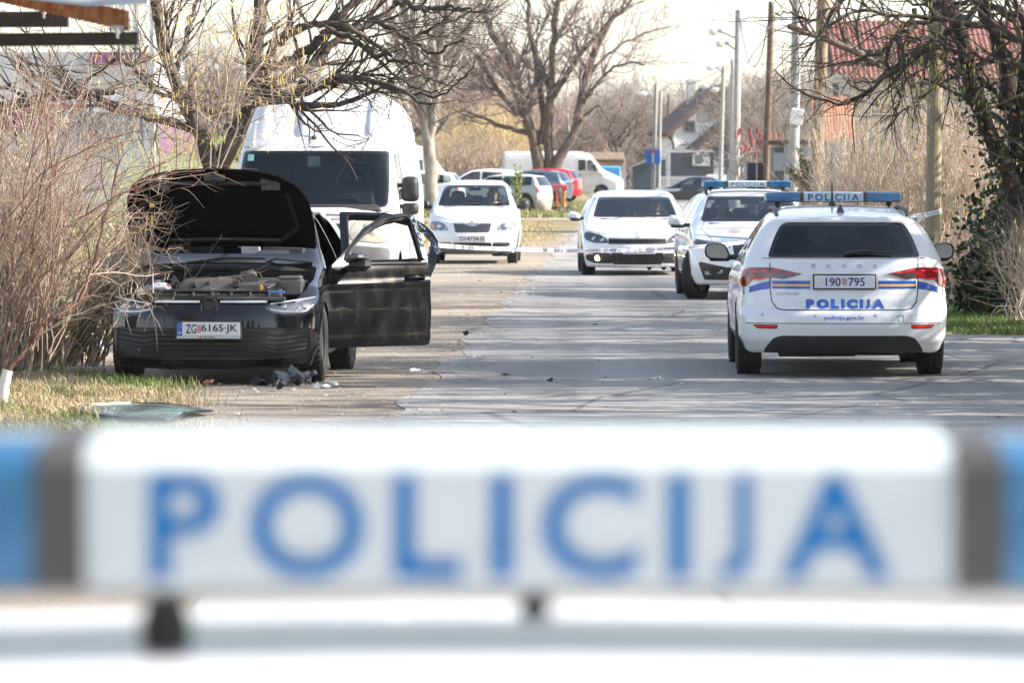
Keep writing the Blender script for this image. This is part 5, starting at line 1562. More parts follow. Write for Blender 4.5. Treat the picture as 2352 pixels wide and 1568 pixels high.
def limbs(tw, polys, Y, rng, m=14, jit=.015, dY=0.6, mi=0):
    """each poly: (list of layout points, r0, r1[, depth offset at the far end])"""
    out, rad = [], []
    for q in polys:
        pl, r0, r1 = q[0], q[1], q[2]
        e = q[3] if len(q) > 3 else rng.uniform(-dY, dY)
        b = q[4] if len(q) > 4 else 0.0
        n = len(pl)
        w = [P(x, y, Y + b + e * (i / (n - 1)) ** 1.3) for i, (x, y) in enumerate(pl)]
        p = resamp(w, m, jit, rng)
        r = np.linspace(r0, r1, m) * (1 + .08 * rng.normal(size=m))
        out.append(p); rad.append(r)
    A, B = np.array(out), np.array(rad)
    tw.add(A, B, mi)
    return A, B
def leaves(base, size, rng, spread=None):
    """little random quads at the given points"""
    N = len(base)
    u = rng.normal(size=(N, 3)); u /= np.linalg.norm(u, axis=1, keepdims=True)
    v = np.cross(u, rng.normal(size=(N, 3))); v /= np.linalg.norm(v, axis=1, keepdims=True)
    s = (size * rng.uniform(.5, 1.2, N))[:, None]
    V = np.stack([base - u * s, base + v * s * .6, base + u * s, base - v * s * .6], 1).reshape(-1, 3)
    return V, np.arange(4 * N).reshape(-1, 4)
def catkins(tips, n, rng, parent, m, L=(.04, .08)):
    ix = rng.integers(0, len(tips), n)
    b = tips[ix] + rng.normal(0, .01, (n, 3))
    ln = rng.uniform(L[0], L[1], n)
    p = walk(b, np.tile([0, 0, -1.], (n, 1)) + rng.normal(0, .12, (n, 3)), ln, 4, .06, -.1, rng)
    t = TW(4); t.add(p, np.tile([.0022, .0042, .0042, .002], (n, 1)))
    return tag(t.build('catkins', m, parent), kind='stuff')

BARK_D = mat("dark_bark", (.034, .027, .021), .95, col2=(.115, .09, .068), scale=9, stretch=(1, 1, .3), bump=.8, bscale=40)
BARK_M = mat("brown_bark", (.07, .052, .04), .95, col2=(.16, .125, .095), scale=8, stretch=(1, 1, .3), bump=.6, bscale=30)
BARK_P = mat("pale_bark", (.17, .145, .12), .95, col2=(.36, .32, .27), scale=3, stretch=(1, 1, .5), bump=.6, bscale=12)
TWIG_D = mat("dark_twig", (.055, .040, .031), .85)
TWIG_T = mat("tan_twig", (.22, .16, .115), .8, col2=(.42, .32, .24), scale=3)
TWIG_R = mat("red_twig", (.085, .030, .022), .6, col2=(.19, .10, .07), scale=5)
TWIG_B = mat("buff_twig", (.27, .20, .145), .8, col2=(.55, .45, .35), scale=4)
TWIG_G = mat("grey_twig", (.16, .135, .12), .9, col2=(.25, .21, .18), scale=2)
CATK = mat("catkin", (.52, .40, .10), .8, col2=(.62, .50, .22), scale=20)

# ------------------------------------------------------------------ ground, road, verge, grass
def gz(x, y):
    a = np.clip((np.asarray(y, float) - 225) / 18, 0, 1) * np.clip((np.asarray(x, float) - 3) / 4, 0, 1)
    return -.34 * a * a * (3 - 2 * a)
def sheet(name, rows, m, dz, kind='structure', sub=6):
    """rows: (y, x_left, x_right)"""
    V, n = [], sub + 1
    for y, a, b in rows:
        for i in range(n):
            x = a + (b - a) * i / sub
            V.append((x, y, float(gz(x, y)) + dz))
    F = [(r * n + i, r * n + i + 1, (r + 1) * n + i + 1, (r + 1) * n + i) for r in range(len(rows) - 1) for i in range(sub)]
    return tag(raw_mesh(name, np.array(V), np.array(F), m, smooth=True), kind=kind)
def ground_mat(name, cols, sc, fine, bump, streak=0.0):
    m = bpy.data.materials.new(name); m.use_nodes = True
    nt = m.node_tree; L = nt.links.new; b = nt.nodes['Principled BSDF']
    b.inputs['Roughness'].default_value = .92
    b.inputs['Specular IOR Level'].default_value = .25
    tc = nd(nt, 'ShaderNodeTexCoord')
    n1 = nd(nt, 'ShaderNodeTexNoise'); n1.inputs['Scale'].default_value = sc; n1.inputs['Detail'].default_value = 8; n1.inputs['Roughness'].default_value = .65
    n2 = nd(nt, 'ShaderNodeTexNoise'); n2.inputs['Scale'].default_value = fine; n2.inputs['Detail'].default_value = 4; n2.inputs['Roughness'].default_value = .7
    L(tc.outputs['Object'], n1.inputs['Vector']); L(tc.outputs['Object'], n2.inputs['Vector'])
    ad = nd(nt, 'ShaderNodeMix'); ad.inputs[0].default_value = .45
    L(n1.outputs['Fac'], ad.inputs[2]); L(n2.outputs['Fac'], ad.inputs[3])
    r = nd(nt, 'ShaderNodeValToRGB'); e = r.color_ramp.elements
    while len(e) < len(cols): e.new(.5)
    for i, (p, c) in enumerate(cols): e[i].position = p; e[i].color = (*c, 1)
    L(ad.outputs[0], r.inputs[0])
    if streak:                                            # wheel tracks, patches and hairline cracks
        mp = nd(nt, 'ShaderNodeMapping'); mp.inputs['Scale'].default_value = (1.3, .05, 1); L(tc.outputs['Object'], mp.inputs['Vector'])
        n3 = nd(nt, 'ShaderNodeTexNoise'); n3.inputs['Scale'].default_value = 1.0; n3.inputs['Detail'].default_value = 5; L(mp.outputs[0], n3.inputs['Vector'])
        vo = nd(nt, 'ShaderNodeTexVoronoi', feature='DISTANCE_TO_EDGE'); vo.inputs['Scale'].default_value = .42
        wv = nd(nt, 'ShaderNodeMix', data_type='VECTOR'); wv.inputs[0].default_value = .22; L(tc.outputs['Object'], wv.inputs[4]); L(n1.outputs['Color'], wv.inputs[5]); L(wv.outputs[1], vo.inputs['Vector'])
        lt = nd(nt, 'ShaderNodeMapRange'); lt.inputs['From Max'].default_value = .012; lt.inputs['To Min'].default_value = .45; L(vo.outputs['Distance'], lt.inputs['Value'])
        m3 = nd(nt, 'ShaderNodeMapRange'); m3.inputs['From Min'].default_value = .35; m3.inputs['From Max'].default_value = .68; m3.inputs['To Min'].default_value = 1 - streak; m3.inputs['To Max'].default_value = 1.12; L(n3.outputs['Fac'], m3.inputs['Value'])
        mu = nd(nt, 'ShaderNodeMath', operation='MULTIPLY'); L(m3.outputs[0], mu.inputs[0]); L(lt.outputs[0], mu.inputs[1])
        mc = nd(nt, 'ShaderNodeMix', data_type='RGBA', blend_type='MULTIPLY'); mc.inputs[0].default_value = 1
        L(r.outputs[0], mc.inputs[6]); L(mu.outputs[0], mc.inputs[7]); L(mc.outputs[2], b.inputs['Base Color'])
    else: L(r.outputs[0], b.inputs['Base Color'])
    bp = nd(nt, 'ShaderNodeBump'); bp.inputs['Strength'].default_value = bump; bp.inputs['Distance'].default_value = .03
    L(n2.outputs['Fac'], bp.inputs['Height']); L(bp.outputs[0], b.inputs['Normal'])
    return m
ASPHALT = ground_mat("asphalt", [(.30, (.19, .186, .182)), (.44, (.29, .279, .264)), (.58, (.35, .336, .318)), (.75, (.43, .41, .385))], .35, 38, .5, .26)
GRAVEL = ground_mat("gravel", [(.28, (.09, .08, .07)), (.42, (.228, .188, .147)), (.55, (.338, .288, .226)), (.72, (.46, .41, .35))], .5, 30, .9)
SOIL = ground_mat("dry_turf", [(.30, (.07, .055, .035)), (.45, (.20, .165, .085)), (.56, (.28, .225, .12)), (.70, (.16, .19, .055))], .18, 12, .8)
grow_rows = [-15, 0, 10, 20, 30, 40, 50, 60, 80, 110, 150, 200, 222, 228, 233, 238, 243, 250, 280, 340, 450, 900]
xs_ = [-320, -60, -20, -8, -3, 0, 2, 3, 4, 5, 6, 7, 9, 14, 30, 80, 320]
V = [(x, y, float(gz(x, y)) - .012) for y in grow_rows for x in xs_]
n = len(xs_)
tag(raw_mesh('ground', np.array(V), np.array([(r * n + i, r * n + i + 1, (r + 1) * n + i + 1, (r + 1) * n + i) for r in range(len(grow_rows) - 1) for i in range(n - 1)]), SOIL, smooth=True), kind='structure')
rr = random.Random(11)
def left_edge(y):
    b = -1.85 + .0262 * y + (0 if y < 130 else (y - 130) * .012)
    return b + .07 * math.sin(y * .9) + .035 * math.sin(y * 2.3 + 1) + .012 * math.sin(y * 5.1)
def right_edge(y):
    if y < 51: return 16.0
    if y < 55: return 16 - (y - 51) / 4 * 11.3
    return 4.7 + .0262 * (y - 55) + (0 if y < 130 else (y - 130) * .02) + .04 * math.sin(y * 2.7)
ys = [-12, 0, 10, 20] + [26 + .35 * i for i in range(200)] + [96 + 3 * i for i in range(62)] + [290, 330, 400]
sheet('gravel_verge', [(y, (-2.3 if y < 37 else -2.3 - min(1, (y - 37) / 4) * 3.2 if y < 75 else -5.5) + .12 * math.sin(y * 1.7) - (0 if y < 100 else 0), left_edge(y) + .6) for y in ys if y < 112], GRAVEL, -.006)
sheet('gravel_verge', [(y, -5.5 + min(1, (y - 108) / 10) * (5.2 + left_edge(y)) , left_edge(y) + .6) for y in [108 + 2 * i for i in range(40)]], GRAVEL, -.007)
sheet('road', [(y, left_edge(y), right_edge(y)) for y in ys], ASPHALT, 0.0, sub=10)
sheet('path', [(y, -8 + (y - 150) * .02, left_edge(y) + .3) for y in (158, 161, 164, 167)], GRAVEL, .004)

def grass(name, xr, yr, n, h, mats, seed, keep=None, w=.004, weights=(.45, .3, .25)):
    rng = np.random.default_rng(seed)
    x = rng.uniform(*xr, n); y = rng.uniform(*yr, n)
    if keep is not None:
        k = keep(x, y, rng); x, y = x[k], y[k]
    n = len(x)
    hh = rng.uniform(h[0], h[1], n) * (.55 + .9 * np.clip(.5 + .5 * np.sin(x * 2.9 + 1.3 * np.sin(y * 2.1)) * np.sin(y * 1.7 + x), 0, 1))
    a = rng.uniform(0, 6.28, n); lean = rng.uniform(.1, 1.6, n) * hh
    b = np.stack([x, y, np.full(n, -.01)], 1)
    sd = np.stack([np.cos(a + 1.3), np.sin(a + 1.3), np.zeros(n)], 1) * w
    mid = b + np.stack([np.cos(a) * lean * .35, np.sin(a) * lean * .35, hh * .65], 1)
    tip = b + np.stack([np.cos(a) * lean, np.sin(a) * lean, hh * rng.uniform(.6, 1.0, n)], 1)
    V = np.stack([b - sd, b + sd, mid + sd * .8, mid - sd * .8, tip, tip + sd * .1], 1).reshape(-1, 3)
    i = np.arange(n)[:, None] * 6
    F = np.concatenate([i + np.array([[0, 1, 2, 3]]), i + np.array([[3, 2, 5, 4]])])
    g = np.sin(x * 1.9 + .6) * np.sin(y * .9 + 1.1) + .5 * np.sin(x * 5.1 + y * 2.2) + rng.normal(0, .45, n)
    mi = np.where(g > .42, 2, np.where(rng.random(n) < .5, 0, 1))
    return tag(raw_mesh(name, V, F, mats, np.concatenate([mi, mi])), kind='stuff')
STRAW = mat("straw_blade", (.30, .22, .11), .8, col2=(.42, .31, .16), scale=3); STRAW2 = mat("pale_straw_blade", (.46, .37, .22), .8, col2=(.56, .47, .31), scale=3)
GREEN = mat("green_blade", (.10, .15, .025), .7); GREEN2 = mat("fresh_blade", (.13, .19, .04), .7)
def kl(x, y, rng): return (x < -2.25 - np.clip((y - 37) / 4, 0, 1) * .55 + rng.normal(0, .18, len(x)) - np.clip(y - 42, 0, 4) * .35) & ~((x > -3.15 + (38.6 - y) * .1) & (x < -2.0) & (y > 35.9) & (y < 38.7))
grass('dry_grass', (-5.6, -1.8), (33, 44.5), 95000, (.015, .13), [STRAW, STRAW2, GREEN2], 1, kl, w=.0026)
grass('dry_grass', (-8, -4.0), (44, 64), 20000, (.06, .2), [STRAW, STRAW2, GREEN], 2, w=.006)
grass('green_grass', (4.6, 8.5), (54.8, 66), 34000, (.03, .11), [GREEN, GREEN2, GREEN2], 3, lambda x, y, rng: x > 4.72 + .0262 * (y - 55) + np.abs(rng.normal(0, .12, len(x))))
grass('dry_grass', (-3.0, 1.2), (112, 160), 9000, (.02, .06), [STRAW, STRAW2, STRAW], 4, lambda x, y, rng: x < -2.2 + .0262 * y - np.abs(rng.normal(0, .6, len(x))), w=.009)
grass('green_grass', (-5, 2.9), (165, 215), 16000, (.06, .20), [GREEN, STRAW, GREEN2], 5, w=.014)
grass('green_grass', (-24, -7), (95, 150), 20000, (.08, .25), [GREEN2, STRAW2, GREEN], 6, w=.02)
# stones and chips lying about
def chips(name, xr, yr, n, s, m, seed, flat=.6, keep=None):
    rng = np.random.default_rng(seed)
    x, y = rng.uniform(*xr, n), rng.uniform(*yr, n)
    if keep is not None: k = keep(x, y, rng); x, y = x[k], y[k]; n = len(x)
    r = rng.uniform(s[0], s[1], n) * (1 + 1.2 * (rng.random(n) > .93))
    a = rng.uniform(0, 6.28, (n, 1)) + np.array([[0, 1.6, 3.1, 4.7]]) + rng.normal(0, .25, (n, 4))
    q = np.stack([x[:, None] + r[:, None] * np.cos(a), y[:, None] + r[:, None] * np.sin(a), np.full((n, 4), .003)], 2)
    t = np.stack([x + rng.normal(0, .3, n) * r, y + rng.normal(0, .3, n) * r, .003 + r * flat * rng.uniform(.5, 1.3, n)], 1)
    V = np.concatenate([q, t[:, None]], 1).reshape(-1, 3)
    i = np.arange(n)[:, None] * 5
    F = np.concatenate([i + np.array([[k, (k + 1) % 4, 4]]) for k in range(4)])
    return tag(raw_mesh(name, V, F, m), kind='stuff')
chips('gravel_stones', (-4.5, .6), (34, 95), 7000, (.005, .014), mat("pebble", (.30, .27, .24), .9, col2=(.5, .46, .4), scale=8), 7, keep=lambda x, y, rng: (x < -1.5 + .0262 * y) & (x > -2.7 - np.clip((y - 38) / 3, 0, 1) * 2))
chips('edge_debris', (-2.5, .9), (34, 95), 2600, (.004, .013), mat("leaf_litter", (.04, .03, .022), .9, col2=(.10, .07, .05), scale=9), 8, keep=lambda x, y, rng: np.abs(x - (-1.85 + .0262 * y)) < np.abs(rng.normal(0, .22, len(x))))
chips('loose_gravel', (-2.2, 1.8), (34, 95), 16000, (.003, .009), mat('pebble', (.3, .27, .24), .9), 17, keep=lambda x, y, rng: np.abs(x - .12 - (-1.85 + .0262 * y)) < np.abs(rng.normal(0, .20, len(x))))
chips('asphalt_grit', (-1, 6), (34, 70), 1800, (.003, .006), mat("grit", (.34, .33, .31), .8), 9)
chips('glass_fragments', (0, 5.0), (36, 52), 1300, (.002, .006), mat("fragment_glass", (.62, .75, .78), .08, spec=1.0), 10, flat=.8, keep=lambda x, y, rng: rng.random(len(x)) < np.exp(-((x - 2.8) / 1.6) ** 2 - ((y - 43) / 4.5) ** 2) + .04)
chips('leaf_litter', (-1, 6), (34, 90), 160, (.010, .022), mat("dead_leaf", (.05, .035, .025), .9), 12, flat=.4)
# ------------------------------------------------------------------ trees and shrubs
def tree(name, label, cat, base, group=None):
    return thing(name, label, cat, (0, 0, 0), 0, group)
GTREE = 'bare trees along the road'
# forked dark tree between the black car and the van
rng = np.random.default_rng(21)
t1 = tree('bare_tree', 'dark forked tree behind the raised bonnet, long bent limbs reaching right over the van', 'tree', None)
tw = TW(9)
main, mr = limbs(tw, [
    ([(500, 800), (498, 600), (496, 450), (496, 385)], .17, .13, 0),
    ([(497, 400), (535, 320), (565, 250), (582, 170), (592, 90), (600, 0), (606, -90)], .10, .06, .4),
    ([(494, 400), (472, 330), (450, 290), (430, 240), (400, 190), (380, 130), (365, 60), (350, -40)], .095, .05, -.4)], 54, rng, 18, .008)
tw.build('trunk', BARK_D, t1, 'all')
tw = TW(7)
B, br = limbs(tw, [
    ([(465, 300), (425, 287), (370, 275), (300, 262), (240, 245), (200, 225)], .055, .022, -.8),
    ([(575, 215), (629, 214), (679, 220), (719, 207), (754, 185), (779, 172), (816, 180), (854, 190), (891, 197), (929, 210), (964, 240), (991, 240)], .055, .014, -1.2),
    ([(566, 245), (600, 233), (629, 230), (679, 235), (719, 245), (779, 244), (816, 230), (854, 212), (885, 192), (940, 150)], .05, .012, -.6),
    ([(578, 210), (604, 200), (654, 185), (704, 160), (741, 127), (779, 87), (816, 62), (866, 50), (904, 17), (925, -10)], .06, .03, .8),
    ([(585, 180), (611, 160), (669, 140), (716, 112), (754, 77), (779, 42), (804, 17), (840, -10)], .065, .04, .2),
    ([(590, 175), (611, 150), (629, 107), (669, 75), (709, 55), (754, 57), (804, 65), (849, 92), (900, 130)], .055, .02, -.5),
    ([(750, 62), (791, 82), (829, 105), (866, 127), (904, 142), (941, 145), (1004, 155)], .035, .012, -1),
    ([(866, 50), (904, 72), (941, 92), (979, 117), (999, 125), (1029, 107), (1066, 87)], .03, .008, -.4),
    ([(905, 5), (954, 17), (991, 22), (1029, 17), (1066, 22), (1116, 24)], .035, .010, -.8),
    ([(600, 190), (654, 185), (704, 190), (741, 192), (790, 188)], .025, .010, -.3),
    ([(870, 193), (916, 212), (966, 215), (1004, 225), (1041, 200), (1079, 162), (1092, 130)], .022, .006, -.7),
    ([(940, 90), (1000, 60), (1060, 40), (1140, -10)], .022, .008, .3),
    ([(830, 105), (880, 150), (930, 190), (990, 215), (1040, 205)], .018, .006, -.8),
    ([(395, 185), (420, 120), (440, 40), (470, -40)], .035, .02, .3),
    ([(425, 240), (390, 220), (340, 200), (300, 150), (260, 120)], .03, .012, -.5)], 54, rng, 24, .014)
s1, r1 = sprout(B[1:], br[1:], 110, (.5, 1.3), (20, 60), 9, .16, .05, rng, .12, .42, .005)
s2, r2 = sprout(s1, r1, 330, (.25, .7), (20, 55), 6, .16, .07, rng, .1, .6, .004)
s3, r3 = sprout(s2, r2, 420, (.12, .35), (20, 50), 4, .14, .08, rng, .1, .7, .003)
s4, r4 = sprout(main[1:], mr[1:], 26, (.6, 1.6), (30, 70), 9, .14, .06, rng, .25, .2, .008)
s5, r5 = sprout(s4, r4, 110, (.2, .6), (20, 60), 5, .15, .05, rng, .1, .6, .004)
for a, b in ((s1, r1), (s2, r2), (s3, r3), (s4, r4), (s5, r5)): tw.add(a, b, 1)
tw.build('branches', [BARK_D, TWIG_D], t1, 'all')

# hazel with catkins leaning across it
rng = np.random.default_rng(22)
t = tree('hazel_bush', 'tan hazel bush hung with yellow catkins in front of the forked tree', 'shrub', None)
tw = TW(4)
A, ar = limbs(tw, [([(x0, 640), (x0 + (x1 - x0) * .3, 380), (x0 + (x1 - x0) * .7, 150), (x1, y1)], .010, .005, rng.uniform(-1, 1)) for x0, x1, y1 in
    [(400, 300, -60), (420, 370, -80), (430, 470, -60), (450, 610, -20), (400, 260, 20), (452, 650, 40), (440, 560, 0), (400, 230, 60)]], 50, rng, 14, .03)
s1, r1 = sprout(A, ar, 90, (.5, 1.4), (30, 90), 8, .2, -.03, rng, .45, .5, .004)
s2, r2 = sprout(s1, r1, 480, (.2, .6), (25, 75), 5, .2, -.03, rng, .1, .6, .0028)
s3, r3 = sprout(s2, r2, 800, (.08, .3), (25, 75), 4, .22, -.03, rng, .1, .7, .0022)
for a, b in ((s1, r1), (s2, r2), (s3, r3)): tw.add(a, b)
tw.build('stems', TWIG_T, t)
tips = np.concatenate([s2[:, -1], s3[:, -1], s3[:, 2]])
catkins(tips, 520, rng, t, CATK)

# thick sawn bough crossing at the left
rng = np.random.default_rng(23)
t = tree('bare_tree', 'grey bough with a sawn end crossing the left edge above the red stemmed bush', 'tree', None)
tw = TW(8)
A, ar = limbs(tw, [([(262, 212), (225, 208), (185, 212), (120, 225), (60, 232), (0, 246), (-60, 262), (-120, 330), (-160, 900)], .032, .10, .4),
    ([(205, 212), (228, 224), (245, 238), (266, 246)], .028, .016, .2), ([(250, 210), (285, 185), (312, 150), (340, 105)], .016, .010, .3), ([(20, 112), (60, 145), (120, 158), (180, 163), (215, 172)], .016, .01, .3),
    ([(262, 138), (225, 165), (190, 195)], .02, .014, .2)], 47, rng, 20, .006)
s1, r1 = sprout(A, ar, 90, (.4, 1.2), (30, 80), 8, .15, .05, rng, .0, .3, .005, tmax=.7)
s2, r2 = sprout(s1, r1, 380, (.2, .6), (25, 65), 5, .18, .02, rng, .1, .6, .003)
tw.add(s1, r1, 1).add(s2, r2, 1)
tw.build('branches', [BARK_M, TWIG_D], t, 'all')

# red stemmed bush in the left foreground
rng = np.random.default_rng(24)
t = tree('red_stemmed_bush', 'tall bush with reddish stems and whitewashed foot at the left edge of the grass', 'shrub', None)
tw = TW(6)
limbs(tw, [([(6, 935), (8, 905), (12, 872), (18, 850)], .05, .04, 0)], 39.3, rng, 8, .002)
tw.build('painted_foot', mat("whitewash", (.62, .55, .50), .9, col2=(.75, .70, .66), scale=12), t, 'all')
tw = TW(5)
st = [([(16, 855), (60, 795), (105, 748), (150, 710), (185, 690)], .035, .028, .2), ([(180, 694), (205, 630), (216, 600), (245, 480), (270, 380), (310, 280)], .026, .010, .5),
      ([(14, 856), (40, 780), (60, 690), (75, 560), (95, 420), (110, 260)], .022, .009, .3), ([(10, 860), (20, 740), (30, 600), (60, 420), (110, 200), (140, 60)], .018, .007, .4),
      ([(60, 795), (130, 640), (200, 520), (290, 440), (400, 395), (470, 392)], .016, .006, .5), ([(40, 700), (90, 600), (180, 500), (300, 425), (420, 350)], .014, .006, .4),
      ([(0, 700), (60, 560), (110, 440), (160, 300), (195, 150)], .014, .006, .6), ([(-20, 600), (30, 480), (90, 400), (200, 330), (330, 300)], .014, .006, .3),
      ([(20, 760), (70, 670), (150, 590), (260, 500), (330, 420)], .012, .005, .2), ([(105, 748), (120, 640), (122, 500), (118, 380), (100, 240)], .016, .007, .2)]
A, ar = limbs(tw, [(q[0], q[1] * .62, q[2] * .6) + q[3:] for q in st], 39.6, rng, 16, .012)
W = [([(x0, y0), (x0 + dx * .35, y0 - dy * .45), (x0 + dx * .75, y0 - dy * .8), (x0 + dx, y0 - dy)], .0055, .0022, rng.uniform(-.4, 1.2)) for x0, y0, dx, dy in
     zip(rng.uniform(-60, 130, 52), rng.uniform(640, 860, 52), rng.uniform(-40, 260, 52), rng.uniform(260, 640, 52))]
C, cr_ = limbs(tw, W, 40.2, rng, 12, .016, mi=1)
A2 = np.concatenate([resamp_b for resamp_b in [np.stack([resamp(p, 12) for p in A]), C]]); ar2 = np.concatenate([np.stack([np.interp(np.linspace(0, 15, 12), np.arange(16), r) for r in ar]), cr_])
s1, r1 = sprout(A2, ar2, 520, (.25, .9), (15, 60), 7, .13, .03, rng, .15, .6, .0026)
s2, r2 = sprout(s1, r1, 1200, (.12, .45), (15, 60), 5, .16, .02, rng, .1, .6, .0018)
tw.add(s1[:380], r1[:380], 0).add(s1[380:], r1[380:], 1).add(s2, r2, 1)
tw.build('stems', [TWIG_R, TWIG_T], t)

# pale thicket leaning over the black car's wing
rng = np.random.default_rng(25)
t = tree('thicket', 'dense pale brown thicket pressing against the left side of the black hatchback', 'shrub', None)
tw = TW(4)
W = [([(x0, 840), (x0 + dx * .2, 840 - dy * .5), (x0 + dx * .6, 840 - dy * .85), (x0 + dx, 840 - dy)], .012, .004, rng.uniform(-1.5, .6)) for x0, dx, dy in
     zip(np.r_[rng.uniform(-80, 240, 110), rng.uniform(-120, 120, 60)], np.r_[rng.normal(70, 110, 110), rng.normal(40, 70, 60)], np.r_[rng.uniform(120, 520, 110), rng.uniform(350, 680, 60)])]
W += [([(150, 830), (220 + rng.uniform(-30, 30), 720 + rng.uniform(-60, 40)), (280 + rng.uniform(-30, 20), 640 + rng.uniform(-90, 60)), (330 + rng.uniform(-50, 70), rng.uniform(480, 720))], .011, .0035, rng.uniform(-1.8, -.6)) for _ in range(46)]
C, cr_ = limbs(tw, W, 44.2, rng, 12, .02)
s1, r1 = sprout(C, cr_, 900, (.25, .8), (20, 65), 7, .15, .0, rng, .2, .5, .003)
s2, r2 = sprout(s1, r1, 2400, (.12, .42), (20, 65), 5, .16, .0, rng, .1, .6, .0022)
s3, r3 = sprout(s2, r2, 2000, (.05, .18), (25, 65), 4, .16, .02, rng, .1, .7, .0018)
tw.add(s1, r1).add(s2, r2).add(s3, r3)
tw.build('stems', TWIG_B, t)

# slim trees farther back on the left
rng = np.random.default_rng(26)
def skinny(label, Y, polys, n1, n2, m1, m2, L1, L2, seed, name='bare_tree', n3=0, up=.05, group=GTREE, ends=None, jit=.03, ang=(20, 60), tmin=.25):
    rng = np.random.default_rng(seed)
    t = tree(name, label, 'tree', None, group)
    tw = TW(7)
    A, ar = limbs(tw, polys, Y, rng, 18, jit, dY=2.0)
    tw.build('trunk', m1, t, 'all')
    tw = TW(3)
    rf = .45
    s1, r1 = sprout(A, ar, n1, L1, ang, 8, .16, up, rng, tmin, rf, .004 * Y / 54)
    s2, r2 = sprout(s1, r1, n2, L2, (20, 60), 6, .18, up, rng, .1, .6, .0022 * Y / 54)
    tw.add(s1, r1).add(s2, r2)
    if n3:
        s3, r3 = sprout(s2, r2, n3, (L2[0] * .4, L2[1] * .5), (20, 60), 4, .2, up, rng, .2, .7, .0018 * Y / 54)
        tw.add(s3, r3, 1 if ends else 0)
    tw.build('branches', [m2, ends] if ends else m2, t)
    return t
skinny('pale flaking trunk rising between the tall van and the small white hatchback', 176, [
    ([(994, 494), (992, 450), (990, 400), (987, 340), (980, 290), (972, 240), (962, 180), (950, 110), (935, 40), (915, -60)], .26, .12, 0),
    ([(986, 320), (998, 255), (1006, 180), (1012, 100), (1030, 20), (1045, -50)], .15, .08, -1),
    ([(968, 215), (940, 170), (915, 110), (890, 30), (880, -40)], .10, .05, 1), ([(990, 250), (1030, 180), (1060, 120), (1090, 40), (1100, -40)], .08, .04, 1),
    ([(1008, 160), (985, 100), (975, 20), (970, -50)], .08, .05, 1)], 70, 420, BARK_P, TWIG_G, (1, 3.5), (.6, 2), 31, n3=900)
RTIP = mat("rosy_twig", (.34, .19, .17), .9, col2=(.42, .30, .26), scale=.5)
skinny('big old tree with many crooked trunks standing before the long white delivery van', 236, [
    ([(1232, 472), (1236, 420), (1238, 385), (1233, 345), (1218, 300), (1203, 260), (1185, 200), (1170, 140), (1120, 60), (1090, -40)], .32, .12, 0),
    ([(1282, 470), (1275, 430), (1266, 392), (1272, 372), (1292, 350), (1316, 322), (1326, 280), (1338, 215), (1352, 150), (1385, 80), (1420, 20)], .32, .10, 0),
    ([(1262, 425), (1261, 370), (1258, 310), (1262, 250), (1264, 180), (1268, 100), (1278, 20), (1290, -60)], .26, .10, 0),
    ([(1240, 330), (1252, 285), (1240, 220), (1234, 150), (1215, 80), (1210, -30)], .18, .08, 1),
    ([(1262, 230), (1290, 190), (1330, 130), (1380, 70), (1440, 15), (1470, -30)], .16, .06, -1),
    ([(1238, 305), (1200, 305), (1150, 290), (1100, 265), (1060, 255)], .14, .05, 2), ([(1222, 300), (1180, 250), (1130, 190), (1085, 110), (1060, 70)], .15, .05, 2),
    ([(1332, 245), (1365, 200), (1400, 160), (1450, 140), (1480, 150)], .10, .04, -2), ([(1320, 310), (1340, 270), (1375, 240), (1400, 280)], .08, .04, -1),
    ([(1345, 180), (1390, 130), (1440, 95), (1500, 70), (1540, 60)], .09, .03, 2), ([(1270, 100), (1310, 40), (1350, -30)], .10, .05, 1), ([(1180, 190), (1120, 130), (1040, 100), (990, 90)], .09, .04, 2)],
    120, 1200, BARK_M, TWIG_G, (1.5, 4.5), (.8, 2.6), 32, n3=2600, ends=RTIP, tmin=.3)
for i, (x, Y, h, lab) in enumerate([(560, 120, 330, 'thin bare sapling beside the left flank of the tall van'), (1120, 300, 260, 'grey bare tree far behind the silver car'), (1020, 285, 250, 'grey bare tree far behind the pale trunk'), (1420, 330, 190, 'low grey bare tree left of the blue road sign'), (1370, 360, 180, 'low grey bare tree behind the nose of the delivery van'),
     (1760, 240, 200, 'bare garden tree behind the thin brown pole'), (1830, 200, 150, 'bare garden tree behind the white garage'), (640, 250, 300, 'bare tree showing through limbs left of the van roof'), (1180, 330, 330, 'rosy bare tree behind the old crooked tree'), (1480, 380, 190, 'hazy bare tree far behind the concrete poles')]):
    r_ = random.Random(i + 40)
    y0 = 368 + CAM_Z * F_PX / Y
    pl = [([(x, y0), (x + 4, y0 - h * .35), (x + r_.uniform(-20, 20), y0 - h * .7), (x + r_.uniform(-40, 40), y0 - h * 1.15)], .16, .05, 0)]
    for k in range(6):
        f = r_.uniform(.25, .6); d = r_.choice((-1, 1)) * r_.uniform(.15, .45) * h
        pl.append(([(x, y0 - h * f), (x + d * .5, y0 - h * (f + .2)), (x + d, y0 - h * (f + r_.uniform(.35, .6)))], .09, .03, r_.uniform(-2, 2)))
    skinny(lab, Y, pl, 70, 600, BARK_M, TWIG_G, (1.2, 3.2), (.7, 2.0), 50 + i, n3=1300, ends=RTIP if i in (1, 2, 8) else None, jit=.08)

